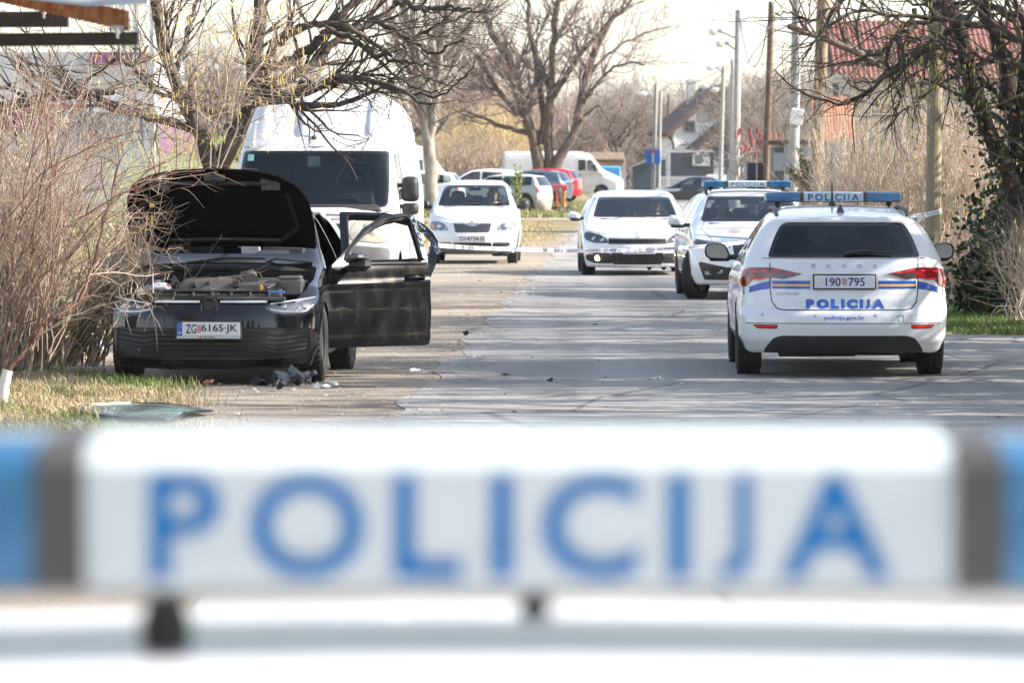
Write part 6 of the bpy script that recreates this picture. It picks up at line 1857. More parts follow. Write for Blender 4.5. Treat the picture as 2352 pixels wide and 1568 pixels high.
# shrub masses
def scrub(name, label, Y, x0, x1, ybase, ytop, n, m, seed, lean=60, n1=600, n2=1500, r=.012, depth=3.0, L1=(.5, 1.6), L2=(.2, .7), n3=0, group=None, up=.03, cat='shrub', kind=None, env=None, ends=None):
    rng = np.random.default_rng(seed)
    W = []
    for _ in range(n):
        a = rng.uniform(x0, x1)
        yt = rng.uniform(ytop, ytop + (ybase - ytop) * .45)
        if env: yt = env(a, rng)
        d = rng.normal(0, lean)
        W.append(([(a, ybase), (a + d * .3, ybase + (yt - ybase) * .4), (a + d * .65, ybase + (yt - ybase) * .75), (a + d, yt)], r * rng.uniform(.6, 1.4), r * .35, rng.uniform(-1, 1), rng.uniform(-depth, depth)))
    t = thing(name, label, cat, group=group)
    tw = TW(4)
    C, cr_ = limbs(tw, W, Y, rng, 10, .03 * Y / 60)
    s1, r1 = sprout(C, cr_, n1, L1, (15, 55), 7, .13, up, rng, .15, .55, r * .22)
    s2, r2 = sprout(s1, r1, n2, L2, (20, 60), 5, .16, up, rng, .1, .6, r * .16)
    tw.add(s1, r1).add(s2, r2)
    if n3:
        s3, r3 = sprout(s2, r2, n3, (L2[0] * .4, L2[1] * .5), (20, 60), 4, .2, up, rng, .1, .7, r * .13)
        tw.add(s3, r3, 1 if ends else 0)
    o = tw.build('stems', [m, ends] if ends else m, t)
    return t
def env_r(a, rng):
    top = 330 - 110 * math.exp(-((a - 1990) / 70) ** 2) - 90 * math.exp(-((a - 2200) / 120) ** 2)
    return top + rng.uniform(-25, 190)
scrub('thicket', 'sunlit tan thicket of thin stems behind the light wooden pole on the right', 80, 1890, 2380, 640, 230, 420, TWIG_B, 61, lean=45, n1=1500, n2=3600, r=.014, env=env_r, n3=3600, L1=(.5, 1.5), depth=2.5)
scrub('thicket', 'brown tangled undergrowth at the foot of the tan thicket beside the police car', 72, 2150, 2300, 690, 560, 120, TWIG_T, 62, lean=40, n1=500, n2=1200, r=.012, L1=(.3, .9), L2=(.15, .5))
scrub('twig_pile', 'heap of pale cut twigs in the right corner in front of the ivy', 57, 2315, 2420, 735, 510, 34, TWIG_B, 63, lean=40, n1=200, n2=520, r=.008, L1=(.3, .8), L2=(.15, .5), depth=1)
YEL = mat("yellow_shoot", (.38, .29, .14), .8, col2=(.48, .38, .21), scale=1)
scrub('yellow_shrub', 'yellow tinged willow scrub behind the pale trunk', 262, 1000, 1215, 462, 250, 160, YEL, 64, lean=40, n1=600, n2=2200, r=.05, depth=4, L1=(1, 3), L2=(.5, 1.6), n3=2000)
scrub('brown_scrub', 'reddish brown scrub below the yellow willow behind the parked cars', 255, 990, 1180, 462, 330, 120, TWIG_T, 65, lean=30, n1=400, n2=1500, r=.05, depth=4, L1=(1, 2.4), L2=(.5, 1.4))
for i, (x0, x1, yt, Y, sd) in enumerate([(960, 1230, 215, 340, 66), (1210, 1420, 230, 350, 67), (1380, 1560, 215, 400, 68), (1560, 1860, 215, 380, 69), (1700, 1900, 255, 230, 70), (430, 620, 215, 300, 78)]):
    tag(scrub('far_woodland', None, Y, x0, x1, 440, yt, 110, TWIG_G, sd, lean=25, n1=700, n2=2600, r=.09, depth=8, L1=(1.5, 4), L2=(.8, 2.4), n3=3400, kind='stuff', ends=RTIP if i < 2 else None), ['bare woodland behind the pale trunk', 'bare woodland behind the delivery van', 'hazy woodland left of the white gabled house', 'hazy woodland behind the white gabled house', 'bare bushes right of the thin brown pole', 'bare woodland left of the tall van'][i], 'woodland')

# ivy clad tree and hazel boughs over the right side
rng = np.random.default_rng(71)
t = tree('ivy_tree', 'dark ivy clad trunk at the right edge with boughs spreading left across the roof', 'tree', None)
tw = TW(10)
A, ar = limbs(tw, [([(2362, 740), (2354, 600), (2348, 500), (2355, 400), (2347, 300), (2362, 200), (2385, 60), (2400, -80)], .22, .16, .3),
    ([(2338, 455), (2305, 380), (2270, 300), (2245, 240), (2228, 180), (2215, 110), (2190, 40), (2160, -60)], .125, .08, -.4),
    ([(2310, 250), (2320, 180), (2290, 90), (2260, 20), (2240, -60)], .11, .07, .4)], 61, rng, 20, .012)
tw.build('trunk', mat('shaded_bark', (.016, .013, .010), .95, col2=(.05, .038, .028), scale=9, stretch=(1, 1, .3), bump=.8, bscale=40), t, 'all')  # bark colour darkened to stand for the trunk's shaded side
tw = TW(6)
C, cr_ = limbs(tw, [
    ([(2360, 100), (2289, 70), (2214, 52), (2139, 45), (2076, 35), (2014, 30), (1976, 20), (1926, 47), (1884, 77), (1869, 102), (1839, 110)], .04, .010, -2),
    ([(2239, 20), (2160, 90), (2090, 140), (2039, 175), (1976, 227), (1949, 244), (1901, 232), (1859, 222), (1814, 195), (1779, 160)], .045, .006, -1.5),
    ([(2100, 20), (2076, 62), (2034, 105), (2039, 140), (2046, 175), (2069, 220), (2056, 275), (2034, 307)], .035, .010, -.5),
    ([(1980, -30), (1939, 0), (1889, 30), (1861, 52), (1814, 32), (1781, 30)], .03, .007, -.5),
    ([(2140, 50), (2089, 62), (2014, 125), (1964, 140), (1914, 175), (1870, 180)], .03, .008, -1),
    ([(2230, 60), (2180, 30), (2100, -10), (2040, -60)], .05, .03, 1), ([(2225, 120), (2160, 110), (2080, 130), (2000, 190), (1960, 190)], .032, .008, 1),
    ([(2352, 160), (2280, 140), (2200, 120), (2120, 90), (2040, 80)], .03, .008, -1.5), ([(2380, 60), (2300, 20), (2230, 5), (2130, 15), (2050, -10)], .05, .012, .5),
    ([(2200, 60), (2130, 100), (2060, 100), (1990, 80)], .025, .008, 1), ([(2352, 150), (2300, 180), (2250, 200), (2190, 180)], .02, .008, -1.5)], 59.5, rng, 22, .02)
s1, r1 = sprout(C, cr_, 125, (.5, 1.5), (20, 65), 9, .15, -.03, rng, .08, .5, .004)
s2, r2 = sprout(s1, r1, 430, (.25, .7), (20, 60), 6, .17, -.02, rng, .1, .6, .0026)
s3, r3 = sprout(s2, r2, 650, (.1, .35), (20, 60), 4, .18, .0, rng, .1, .7, .002)
s4, r4 = sprout(A, ar, 22, (.6, 2.0), (30, 80), 9, .15, -.02, rng, .35, .2, .008)
s5, r5 = sprout(s4, r4, 200, (.2, .7), (20, 60), 5, .17, -.02, rng, .1, .6, .004)
tw.add(s1, r1, 1).add(s2, r2, 1).add(s3, r3, 1).add(s4, r4, 1).add(s5, r5, 1)
tw.build('branches', [BARK_D, TWIG_D], t, 'all')
tips = np.concatenate([s2[:, -1], s3[:, -1]])
pr = np.array([P(2000, 300, 60)[0]])
tips = tips[tips[:, 0] > pr[0]]
catkins(tips, 520, rng, t, mat("green_catkin", (.48, .46, .12), .8))
IVY = mat("ivy_leaf", (.012, .030, .010), .35, col2=(.035, .06, .02), scale=9)
BRN = mat("brown_leaf", (.16, .075, .03), .8)
k = rng.integers(0, 2, 1500); tt = rng.uniform(0, 12, 1500)
bp = A[k, tt.astype(int)][:, :] + (A[k, tt.astype(int) + 1] - A[k, tt.astype(int)]) * rng.random((1500, 1)) + rng.normal(0, .15, (1500, 3))
V, F = leaves(bp, .042, rng)
tag(raw_mesh('ivy_leaves', V, F, [IVY, BRN], (rng.random(len(F)) > .93).astype(int), t), kind='stuff')
# ivy bank on the old fence
rng = np.random.default_rng(72)
t = thing('ivy_bank', 'dark green ivy bank swallowing the fence below the leaning trunk', 'ivy')
n = 6500
c0 = np.array([P(2250, 690, 62), P(2285, 610, 62), P(2315, 530, 62), P(2335, 470, 62), P(2300, 620, 62), P(2345, 570, 62), P(2340, 660, 62), P(2270, 680, 62)])
k = rng.integers(0, len(c0), n)
bp = c0[k] + rng.normal(0, 1, (n, 3)) * np.array([.22, .25, .30]); bp = bp[bp[:, 2] > .02]
V, F = leaves(bp, .055, rng)
tag(raw_mesh('leaves', V, F, IVY, None, t), kind='stuff')
# small evergreen, sumac, ornamental grass
def leafy(name, label, Y, x, y, sx, sz, n, size, m, seed, cat='shrub', stems=True):
    rng = np.random.default_rng(seed)
    c = np.array(P(x, y, Y))
    t = thing(name, label, cat)
    d = rng.normal(size=(n, 3)); d /= np.linalg.norm(d, axis=1, keepdims=True)
    bp = c + d * (rng.random((n, 1)) ** .5) * np.array([sx, sx, sz]) * (.7 + .5 * np.sin(d[:, :1] * 7 + d[:, 2:] * 5))
    V, F = leaves(bp, size, rng)
    raw_mesh('foliage', V, F, m, None, t)
    tw = TW(5)
    for i in range(6): tw.line([(c[0] + rng.uniform(-.1, .1), c[1], 0), (c[0] + rng.normal(0, sx * .3), c[1] + rng.normal(0, sx * .3), c[2] - sz * .2), (c[0] + rng.normal(0, sx * .5), c[1], c[2] + sz * .6)], .03, .008)
    tw.build('stems', BARK_M, t)
    return t
OLIVE = mat("olive_leaf", (.055, .055, .018), .6, col2=(.14, .11, .04), scale=4)
leafy('evergreen_shrub', 'olive green evergreen shrub at the foot of the concrete and wooden poles', 116, 1858, 412, .55, .75, 3000, .05, OLIVE, 73)
leafy('evergreen_shrub', 'small green shrub hanging beside the white hatchback row', 180, 1188, 425, .22, .7, 500, .06, mat("light_leaf", (.18, .24, .06), .6), 74)
rng = np.random.default_rng(75)
t = scrub('sumac', 'bare sumac with dark red seed heads behind the thin brown pole', 160, 1690, 1815, 440, 290, 46, TWIG_G, 76, lean=25, n1=120, n2=200, r=.03, L1=(.5, 1.4), L2=(.3, .8))
q = MB(); r_ = random.Random(6)
for i in range(52):
    p = P(r_.uniform(1690, 1815), r_.gauss(328, 16), 160 + r_.uniform(-2, 2))
    q.ball(p, (.045, .045, .13), 6, 4)
tag(q.build('seed_heads', mat("sumac_red", (.22, .025, .02), .8), t), kind='stuff')
rng = np.random.default_rng(77)
t = thing('pampas_grass', 'tall yellow green ornamental grass behind the raised bonnet', 'grass')
b = np.array(P(432, 440, 82)); b[2] = 0
n = 700
dr = rng.normal(0, .33, (n, 3)); dr[:, 2] = 1
p = walk(np.tile(b, (n, 1)) + rng.normal(0, .25, (n, 3)) * np.array([1, .6, 0]), dr, rng.uniform(1.3, 2.6, n), 7, .03, -.07, rng)
tw = TW(3); tw.add(p, np.tile(np.linspace(.009, .003, 7), (n, 1))); tag(tw.build('blades', mat("pampas_blade", (.42, .40, .16), .7), t), kind='stuff')

# trees beside the verge on the right, just out of frame: their shadows lie across the road
for i, (x, y, h) in enumerate([(8.6, 36.5, 7.5), (9.6, 40.2, 8), (8.2, 44.8, 7), (10.4, 49.5, 8.5), (9.2, 54.5, 7), (11.5, 60.5, 8), (12.0, 68.0, 9), (11.0, 76, 8), (8.8, 39.0, 5.5), (12.5, 46.5, 9), (10, 33.5, 8), (11, 88, 8), (8.2, 57.5, 7.5), (8.6, 64, 8), (9.0, 71, 8), (8.0, 51.5, 6.5), (7.6, 42.3, 7), (7.2, 47.2, 7)]):
    rng = np.random.default_rng(90 + i)
    t = tree('roadside_tree', ['slender', 'crooked', 'many stemmed'][i % 3] + ' bare tree beyond the right edge that throws shadow over the road', 'tree', None, 'bare roadside trees out of view')
    tw = TW(6)
    n = 5 if i % 3 else 9
    A = walk(np.tile([x, y, -.05], (n, 1)) + rng.normal(0, .15, (n, 3)) * np.array([1, 1, 0]), np.stack([rng.normal(-.05, .3, n), rng.normal(0, .28, n), np.ones(n)], 1), np.full(n, h) * rng.uniform(.7, 1.1, n), 12, .10, .03, rng)
    ar = np.linspace(.13, .04, 12)[None] * rng.uniform(.6, 1.2, (n, 1))
    tw.add(A, ar)
    s1, r1 = sprout(A, ar, 110, (1, 2.6), (25, 65), 8, .15, .04, rng, .2, .6, .018)
    s2, r2 = sprout(s1, r1, 640, (.5, 1.4), (20, 60), 6, .17, .03, rng, .1, .6, .010)
    s3, r3 = sprout(s2, r2, 500, (.2, .7), (20, 60), 4, .17, .03, rng, .1, .7, .004)
    tw.add(s1, r1).add(s2, r2).add(s3, r3)
    tw.build('trunk', BARK_M, t, 'all')

# unseen evergreens added behind the photographer to darken reflections in paint and glass
NEED = mat("needle_green", (.020, .030, .016), .8, col2=(.045, .055, .03), scale=1)
for i in range(9):
    rng = np.random.default_rng(200 + i)
    x, y, h = -26 + i * 6.4 + rng.uniform(-1, 1), -16 + rng.uniform(-3, 2), rng.uniform(12, 17)
    t = thing('spruce', ['dark', 'broad', 'tall'][i % 3] + ' spruce of the row added out of view to darken reflections', 'tree', (x, y, 0), 0, 'unseen spruces added behind the photographer')
    n = 2600; z = rng.random(n) ** .8; r = (1 - z) * 3.6 * np.sqrt(rng.random(n)) + .15; a = rng.uniform(0, 6.28, n)
    V, F = leaves(np.stack([r * np.cos(a), r * np.sin(a), .6 + z * h], 1), .42, rng)
    raw_mesh('crown', V, F, NEED, None, t)
    tw = TW(8); tw.line([(0, 0, 0), (0, 0, h * .5), (0, 0, h * .95)], .25, .03); tw.build('trunk', BARK_M, t, 'all')
# ------------------------------------------------------------------ poles, lamps, wires
CONC = mat("concrete", (.27, .265, .255), .9, col2=(.36, .35, .33), scale=6, bump=.3)
WOOD = mat("grey_wood", (.16, .115, .075), .9, col2=(.27, .20, .13), scale=7, stretch=(1, 1, .06), bump=.5, bscale=30)
WOODL = mat("light_wood", (.20, .16, .105), .85, col2=(.32, .265, .18), scale=9, stretch=(1, 1, .05), bump=.5, bscale=30)
WOODB = mat("brown_wood", (.10, .065, .04), .9, col2=(.17, .115, .075), scale=8, stretch=(1, 1, .06))
STEELG = mat("galvanised", (.42, .43, .44), .4, metal=.6)
LAMPH = mat("lamp_grey", (.38, .42, .46), .4)
LAMPG = mat("lamp_bowl_glass", (.62, .62, .58), .2, coat=.6)
GPOLE = 'utility poles along the right side of the road'
def pole(label, xb, xt, yt, Y, d, m, lamp=None, yb=440, n=14, box=None, taper=.8, group=GPOLE):
    b, tp = P(xb, yb, Y), P(xt, yt, Y)
    k = (0 - b.z) / (tp.z - b.z)
    foot = b + (tp - b) * k
    root = thing('utility_pole', label, 'pole', (foot.x, Y, float(gz(foot.x, Y)) - .02), 0, group)
    q = MB(); ax = tp - foot
    q.tube([ax * (i / 8) for i in range(9)], [d / 2 * (1 - (1 - taper) * i / 8) for i in range(9)], n)
    q.build('shaft', m, root, smooth=True)
    if lamp:
        for (lx, ly) in lamp:
            e = P(lx, ly, Y) - foot
            a = ax * ((e.z - .25) / ax.z)
            q = MB(); q.tube([a, a.lerp(e, .7) + Vector((0, 0, .02)), e], .03, 6)
            o = q.build('lamp_arm', STEELG, root)
            L = .36 * Y / 170
            q = MB(); q.box(e + Vector((-.02 * L, 0, .03)), (.6 * L, .16, .11), bev=.04)
            h = q.build('lamp_head', LAMPH, root, smooth=True)
            q = MB(); q.ball(e + Vector((-.55 * L, 0, 0)), (.46 * L, .14, .13), 12, 8)
            q.build('lamp_bowl', LAMPG, h, smooth=True)
    if box:
        p = P(*box, Y) - foot
        q = MB(); q.box(p + Vector((0, -d * .6, 0)), (.30, .14, .40), rot=Matrix.Rotation(R(8), 3, 'Y'), bev=.02); q.build('junction_box', mat("box_white", (.6, .6, .6), .5), root)
        q = MB(); q.tube([p + Vector((0, -d * .6, .2)), p + Vector((.05, -d * .6, 1.2)), p + Vector((-.04, -d * .55, 2.6))], .012); q.build('pole_cable', PLASTIC, root)
    return root, tp
pl_ = {}
def addp(k, *a, **kw): pl_[k] = pole(*a, **kw)[1]
addp('A', 'light new wooden pole with police tape tied round it, right of the nearest police car', 2143, 2151, -60, 66, .205, WOODL, yb=500, taper=.92)
addp('B', 'weathered wooden pole leaning right, between the concrete pole and the tan thicket', 1875, 1893, -70, 104, .265, WOOD, taper=.95)
addp('C', 'concrete pole carrying a small white box, left of the leaning wooden pole', 1823, 1831, -70, 126, .27, CONC, box=(1829, 267), yb=410)
addp('D', 'thin brown wooden pole with a bare top before the red sumac', 1758, 1772, 3, 150, .22, WOODB)
addp('E', 'thick concrete pole with two street lamp arms, tallest left of the brown pole', 1690, 1696, 22, 168, .27, CONC, lamp=[(1652, 72), (1668, 100)], taper=.75, n=8)
addp('F', 'concrete pole close behind the tallest lamp pole, hung with dark cables', 1680, 1684, 135, 200, .24, CONC, n=8)
addp('G', 'slim concrete lamp pole left of the tallest one, by the container corner', 1654, 1662, 153, 215, .19, CONC, lamp=[(1646, 155)])
addp('H', 'concrete pole bearing the blue square road sign', 1500, 1507, 178, 240, .22, CONC, yb=430, lamp=None)
addp('I', 'slim concrete pole just right of the one with the blue sign', 1513, 1518, 195, 262, .17, CONC, yb=420, lamp=[(1490, 200)])
addp('J', 'far dark pole behind the blue sign, at the eave of the white house', 1534, 1536, 205, 330, .2, WOODB, yb=400)
addp('K', 'farthest pole, showing over the roof slope of the white house', 1567, 1569, 222, 420, .25, CONC, yb=400)
addp('L', 'lamp pole mostly hidden behind the tall lamp pole, its head showing left', 1672, 1676, 178, 250, .2, CONC, lamp=[(1634, 182), (1655, 190)])
def wire(label, a, b, sag, r=.012):
    n = 14
    pts = [a.lerp(b, i / n) + Vector((0, 0, -sag * 4 * (i / n) * (1 - i / n))) for i in range(n + 1)]
    q = MB(); q.tube(pts, r, 5)
    tag(q.build('overhead_cable', TRIM), label, 'cable', 'overhead cables')
wire('dark cable looping down from the tallest lamp pole to its right', pl_['E'], pl_['D'], 1.9, .022)
wire('thin wire from the tallest lamp pole toward the concrete pole with the box', pl_['E'] + Vector((0, 0, -.3)), pl_['C'], 1.0, .012)
wire('wire running from the sign pole to the slim lamp pole', pl_['H'], pl_['G'], .5, .016)
wire('lower wire running from the sign pole to the slim lamp pole', pl_['H'] + Vector((0, 0, -.15)), pl_['F'], 1.1, .014)
wire('slack cable between the two tallest concrete poles', pl_['F'], pl_['E'] + Vector((0, 0, -.5)), .9, .03)
wire('thin wire high between the brown pole and the leaning wooden pole', pl_['D'], pl_['B'], .9, .012)
q = MB(); p = P(1500, 360, 239.6)
q.box(p, (.66, .03, .66), bev=.01)
o = thing('road_sign', 'blue square no through road sign with a white T topped red', 'sign', p)
s_ = MB(); s_.box((0, 0, 0), (.68, .03, .68), bev=.01); s_.build('sign_plate', mat("sign_blue_plate", (.02, .16, .55), .4), o)
s_ = MB(); s_.box((0, -.02, -.07), (.11, .012, .48)); s_.build('sign_stem', SIGNW, o)
s_ = MB(); s_.box((0, -.021, .21), (.32, .012, .10)); s_.build('sign_bar', mat("sign_red", (.6, .02, .03), .4), o)
s_ = MB(); s_.box((0, .03, 0), (.1, .05, .3)); s_.build('sign_clamp', STEELG, o)

# ------------------------------------------------------------------ buildings
PLASTER = mat("white_plaster", (.80, .80, .78), .9, col2=(.84, .84, .82), scale=2)
PLASTG = mat("grey_plaster", (.34, .34, .33), .9, col2=(.42, .42, .41), scale=2)
TILE = mat("red_tile", (.17, .068, .056), .85, col2=(.25, .11, .09), scale=5)
TILEO = mat("orange_tile", (.52, .17, .075), .8, col2=(.62, .25, .13), scale=4)
TILED = mat("dark_tile", (.09, .06, .05), .9, col2=(.15, .10, .08), scale=4)
WINM = mat("dark_window", (.03, .035, .04), .12, coat=.4)
ANTH = mat("anthracite_panel", (.055, .062, .075), .5, col2=(.07, .078, .09), scale=2)
def P0(x, y, Y, o): return P(x, y, Y) - o
def house_box(root, name, x0, x1, yt, Y, D, m, zb=None):
    a, b = P(x0, yt, Y), P(x1, yt, Y)
    z0 = -.4 if zb is None else zb
    q = MB(); q.box(((a.x + b.x) / 2 - root.location.x, D / 2, (a.z + z0) / 2), (b.x - a.x, D, a.z - z0)); return q.build(name, m, root)
# white gabled house
Y = 300
o = P(1650, 430, Y); o.z = 0
h = thing('house', 'white gabled house with a steep dark roof and a small lace edged porch gable', 'house', o, R(9))
def pt(x, y, d=0): v = P(x, y, Y) - o; return (v.x, v.z)
q = MB(); q.prism([pt(1546, 470), pt(1546, 292), pt(1655, 203), pt(1770, 292), pt(1770, 470)], 0, 5, 'Y'); q.build('wall', PLASTER, h)
q = MB()
q.prism([pt(1524, 305), pt(1655, 194), pt(1790, 300), pt(1786, 309), pt(1655, 206), pt(1530, 314)], -.7, 5.5, 'Y'); rf = q.build('roof', TILED, h)
q = MB(); q.box((P(1608, 208, Y).x - o.x, 3, P(1608, 210, Y).z), (.40, .5, 1.5)); q.box((P(1608, 208, Y).x - o.x, 3, P(1608, 186, Y).z), (.5, .6, .12)); q.build('chimney', PLASTG, rf)
q = MB(); q.prism([pt(1600, 282), pt(1600, 244), pt(1655, 204), pt(1690, 232), pt(1690, 282)], -.02, .3, 'Y'); q.build('gable_panel', PLASTG, h)
for x, y, s in ((1582, 291, .60), (1645, 238, 1.0)):
    c = pt(x, y); q = MB(); q.box((c[0], -.04, c[1]), (s, .06, s * 1.05)); w = q.build('window', WINM, h)
    q = MB()
    for dx, dz, sx, sz in ((0, .54 * s, s * 1.1, .07), (0, -.54 * s, s * 1.1, .07), (-.53 * s, 0, .07, s * 1.1), (.53 * s, 0, .07, s * 1.1)): q.box((c[0] + dx, -.06, c[1] + dz), (sx, .08, sz))
    q.build('window_frame', PLASTG, w)
q = MB(); q.prism([pt(1560, 352), pt(1642, 283), pt(1725, 352), pt(1716, 356), pt(1642, 294), pt(1569, 358)], -3.2, -.05, 'Y'); pr_ = q.build('porch_roof', TILED, h)
q = MB()
for sx in (-1, 1):
    for i in range(14):
        a = Vector(pt(1642, 290)); b = Vector(pt(1642 + sx * 76, 354)); c = a.lerp(b, (i + .5) / 14)
        q.box((c.x, -3.25, c.y - .28), (.17, .04, .62 - .1 * (i % 2)))
q.build('barge_board', mat("barge_wood", (.30, .19, .13), .9, col2=(.42, .30, .22), scale=8), pr_)
q = MB(); q.prism([pt(1575, 470), pt(1575, 360), pt(1642, 300), pt(1712, 360), pt(1712, 470)], -2.6, -2.5, 'Y'); q.build('porch_shade_sheet', mat("porch_shade", (.05, .04, .035), .9), h)  # dark sheet across the porch opening stands for the shade inside
q = MB(); q.tube([(pt(1530, 310)[0], -.5, pt(1530, 310)[1]), (pt(1538, 322)[0], -.3, pt(1538, 322)[1]), (pt(1544, 330)[0], -.1, pt(1544, 330)[1]), (pt(1544, 450)[0], -.1, pt(1544, 450)[1])], .06, 8); q.build('downpipe', TRIM, h)
# grey container cabin with air conditioner
Y = 272; o = P(1588, 430, Y); o.z = 0
h = thing('container_cabin', 'dark grey site cabin with white edges and an air conditioner on its wall', 'cabin', o)
a, b = P(1534, 347, Y), P(1645, 430, Y); zt = a.z; zb = -.3
q = MB(); q.box(((a.x + b.x) / 2 - o.x, 1.5, (zt + zb) / 2), (b.x - a.x - .1, 3, zt - zb - .1)); q.build('wall', ANTH, h)
q = MB()
for x in (a.x, b.x - .12): q.box((x - o.x + .06, -.02, (zt + zb) / 2), (.16, .12, zt - zb))
q.box((b.x - o.x + .2, .1, (zt + zb) / 2), (.5, .1, zt - zb))
q.box(((a.x + b.x) / 2 - o.x + .15, 1.5, zt), (b.x - a.x + .6, 3.2, .16)); q.build('edge_frame', mat("cabin_white", (.5, .5, .5), .6), h)
p = P(1610, 367, Y) - o
q = MB(); q.box((p.x, -.2, p.z), (.92, .34, .66), bev=.03); ac = q.build('air_conditioner', mat("ac_white", (.6, .6, .58), .5), h)
q = MB(); q.lathe([(-.385, .22), (-.375, .25), (-.375, .02)], 24, 'Y', (p.x - .12, 0, p.z)); q.lathe([(-.39, .0), (-.39, .09)], 16, 'Y', (p.x - .12, 0, p.z)); q.build('fan_grille', mat("fan_grey", (.20, .20, .20), .6), ac)
q = MB(); q.box((P(1655, 352, Y).x - o.x, -.4, P(1655, 350, Y).z), (.5, .5, .1), rot=Matrix.Rotation(R(20), 3, 'Y')); q.build('canopy', mat("cabin_white", (.5, .5, .5), .6), h)
# white picket fence, dark gate, garage
Y = 264
f0 = thing('picket_fence', 'white slatted fence in front of the grey cabin behind the dark saloon', 'fence', (0, 0, 0))
q = MB(); a, b = P(1512, 405, Y), P(1662, 408, Y)
for i in range(34):
    x = a.x + (b.x - a.x) * i / 33; q.box((x, Y, .40), (.055, .03, 1.3))
for z in (.95, .1): q.box(((a.x + b.x) / 2, Y + .03, z), (b.x - a.x, .03, .06))
q.build('pickets', mat("fence_white", (.62, .60, .58), .7), f0)
q = MB(); c = P(1652, 409, Y - .4); q.box((c.x, Y - .4, c.z), (1.3, .5, .35), bev=.02); q.box((c.x, Y - .4, -.1), (.5, .4, 1.6)); q.build('gate_post', PLASTER, f0)
Y = 150
f0 = thing('sliding_gate', 'dark grey slatted gate between the concrete poles and the garage', 'gate')
q = MB(); a, b = P(1716, 372, Y), P(1768, 372, Y)
for i in range(9): q.box((a.x + (b.x - a.x) * (i + .5) / 9, Y, .88), (.052, .03, 1.75))
q.box(((a.x + b.x) / 2, Y + .04, .9), (b.x - a.x, .02, 1.78)); q.build('slats', mat("gate_grey", (.03, .033, .038), .5), f0)
q = MB(); q.box((a.x - .04, Y, .9), (.08, .1, 1.85)); q.box((a.x + .28, Y - .03, .9), (.04, .05, 1.75)); q.build('gate_frame', mat("gate_frame_grey", (.3, .31, .32), .5), f0)
Y = 142; o = P(1840, 440, Y); o.z = 0
h = thing('garage', 'low white garage with a grey side and dark flat roof edge behind the poles', 'garage', o)
a, b, c = P(1800, 332, Y), P(1960, 332, Y), P(1778, 332, Y)
q = MB(); q.box(((a.x + b.x) / 2 - o.x, 3, a.z / 2), (b.x - a.x, 6, a.z)); q.build('wall', mat("garage_plaster", (.50, .53, .57), .9, col2=(.56, .58, .61), scale=1.2), h)
q = MB(); q.box((c.x - o.x + .14, 1.2, a.z / 2 - .04), (a.x - c.x, 2.4, a.z - .08)); q.build('side_wall', mat("garage_grey", (.16, .155, .15), .9), h)
q = MB(); q.box(((c.x + b.x) / 2 - o.x, 3, a.z + .06), (b.x - c.x + .3, 6.4, .11)); q.build('roof', TILED, h)
q = MB(); q.box((P(1790, 372, Y).x - o.x, -.03, P(1790, 372, Y).z), (.3, .05, .5)); q.build('meter_box', STEELG, h)
# red roofed house on the right
def tiled(name, root, x0, x1, y_e, y_r, Y, depth, m, nx=46, nz=14):
    """roof slope from the eave up to the ridge with rolled courses"""
    e, r = P(x0, y_e, Y), P(x0, y_r, Y + depth); xr = P(x1, y_e, Y).x
    V = []
    for j in range(nz * 2 + 1):
        t = j / (nz * 2)
        for i in range(nx * 4 + 1):
            s = i / (nx * 4)
            lift = .04 * abs(math.sin(math.pi * nx * s)) + (.05 if j % 2 == 0 else 0)
            V.append((e.x + (xr - e.x) * s - root.location.x, Y + depth * t - root.location.y - lift * .5, e.z + (r.z - e.z) * t + lift))
    w = nx * 4 + 1
    F = [(j * w + i, j * w + i + 1, (j + 1) * w + i + 1, (j + 1) * w + i) for j in range(nz * 2) for i in range(w - 1)]
    return raw_mesh(name, np.array(V), np.array(F), m, None, root)
Y = 132; o = P(2100, 440, Y); o.z = 0
h = thing('house', 'pale house with a broad red tiled roof behind the boughs on the right', 'house', o)
q = MB(); a, b = P(1945, 178, Y), P(2420, 178, Y); q.box(((a.x + b.x) / 2 - o.x, 4.4, a.z / 2), (b.x - a.x, 8, a.z)); q.build('wall', mat("pale_render", (.40, .38, .36), .9, col2=(.48, .46, .44), scale=1.5), h)
tiled('roof', h, 1916, 2440, 186, 54, Y, 4.2, TILE)
q = MB(); a = P(1912, 186, Y) - o; r_ = P(1912, 54, Y + 4.2) - o
q.add([(a.x, a.y - .1, a.z - .1), (a.x, r_.y, r_.z), (a.x, r_.y, r_.z - 1.5), (a.x, a.y, a.z - .6), (a.x + .15, a.y - .1, a.z - .1), (a.x + .15, r_.y, r_.z), (a.x + .15, r_.y, r_.z - 1.5), (a.x + .15, a.y, a.z - .6)], [(0, 1, 2, 3), (7, 6, 5, 4), (0, 4, 5, 1), (3, 2, 6, 7), (0, 3, 7, 4)]); q.build('fascia', ANTH, h)
q = MB(); q.box(((P(1895, 0, Y).x + P(1950, 0, Y).x) / 2 - o.x, .5, P(0, 208, Y).z), (P(1950, 0, Y).x - P(1895, 0, Y).x, 1.0, .8)); q.build('bay', PLASTG, h)
tiled('lean_to_roof', h, 1868, 1965, 330, 230, Y - 1.5, 1.2, TILEO, 14, 7)
for x in (2010, 2120):
    c = P(x, 150, Y + 1.0) - o; q = MB(); q.box(c, (.8, .3, .8)); q.build('roof_window', WINM, h)
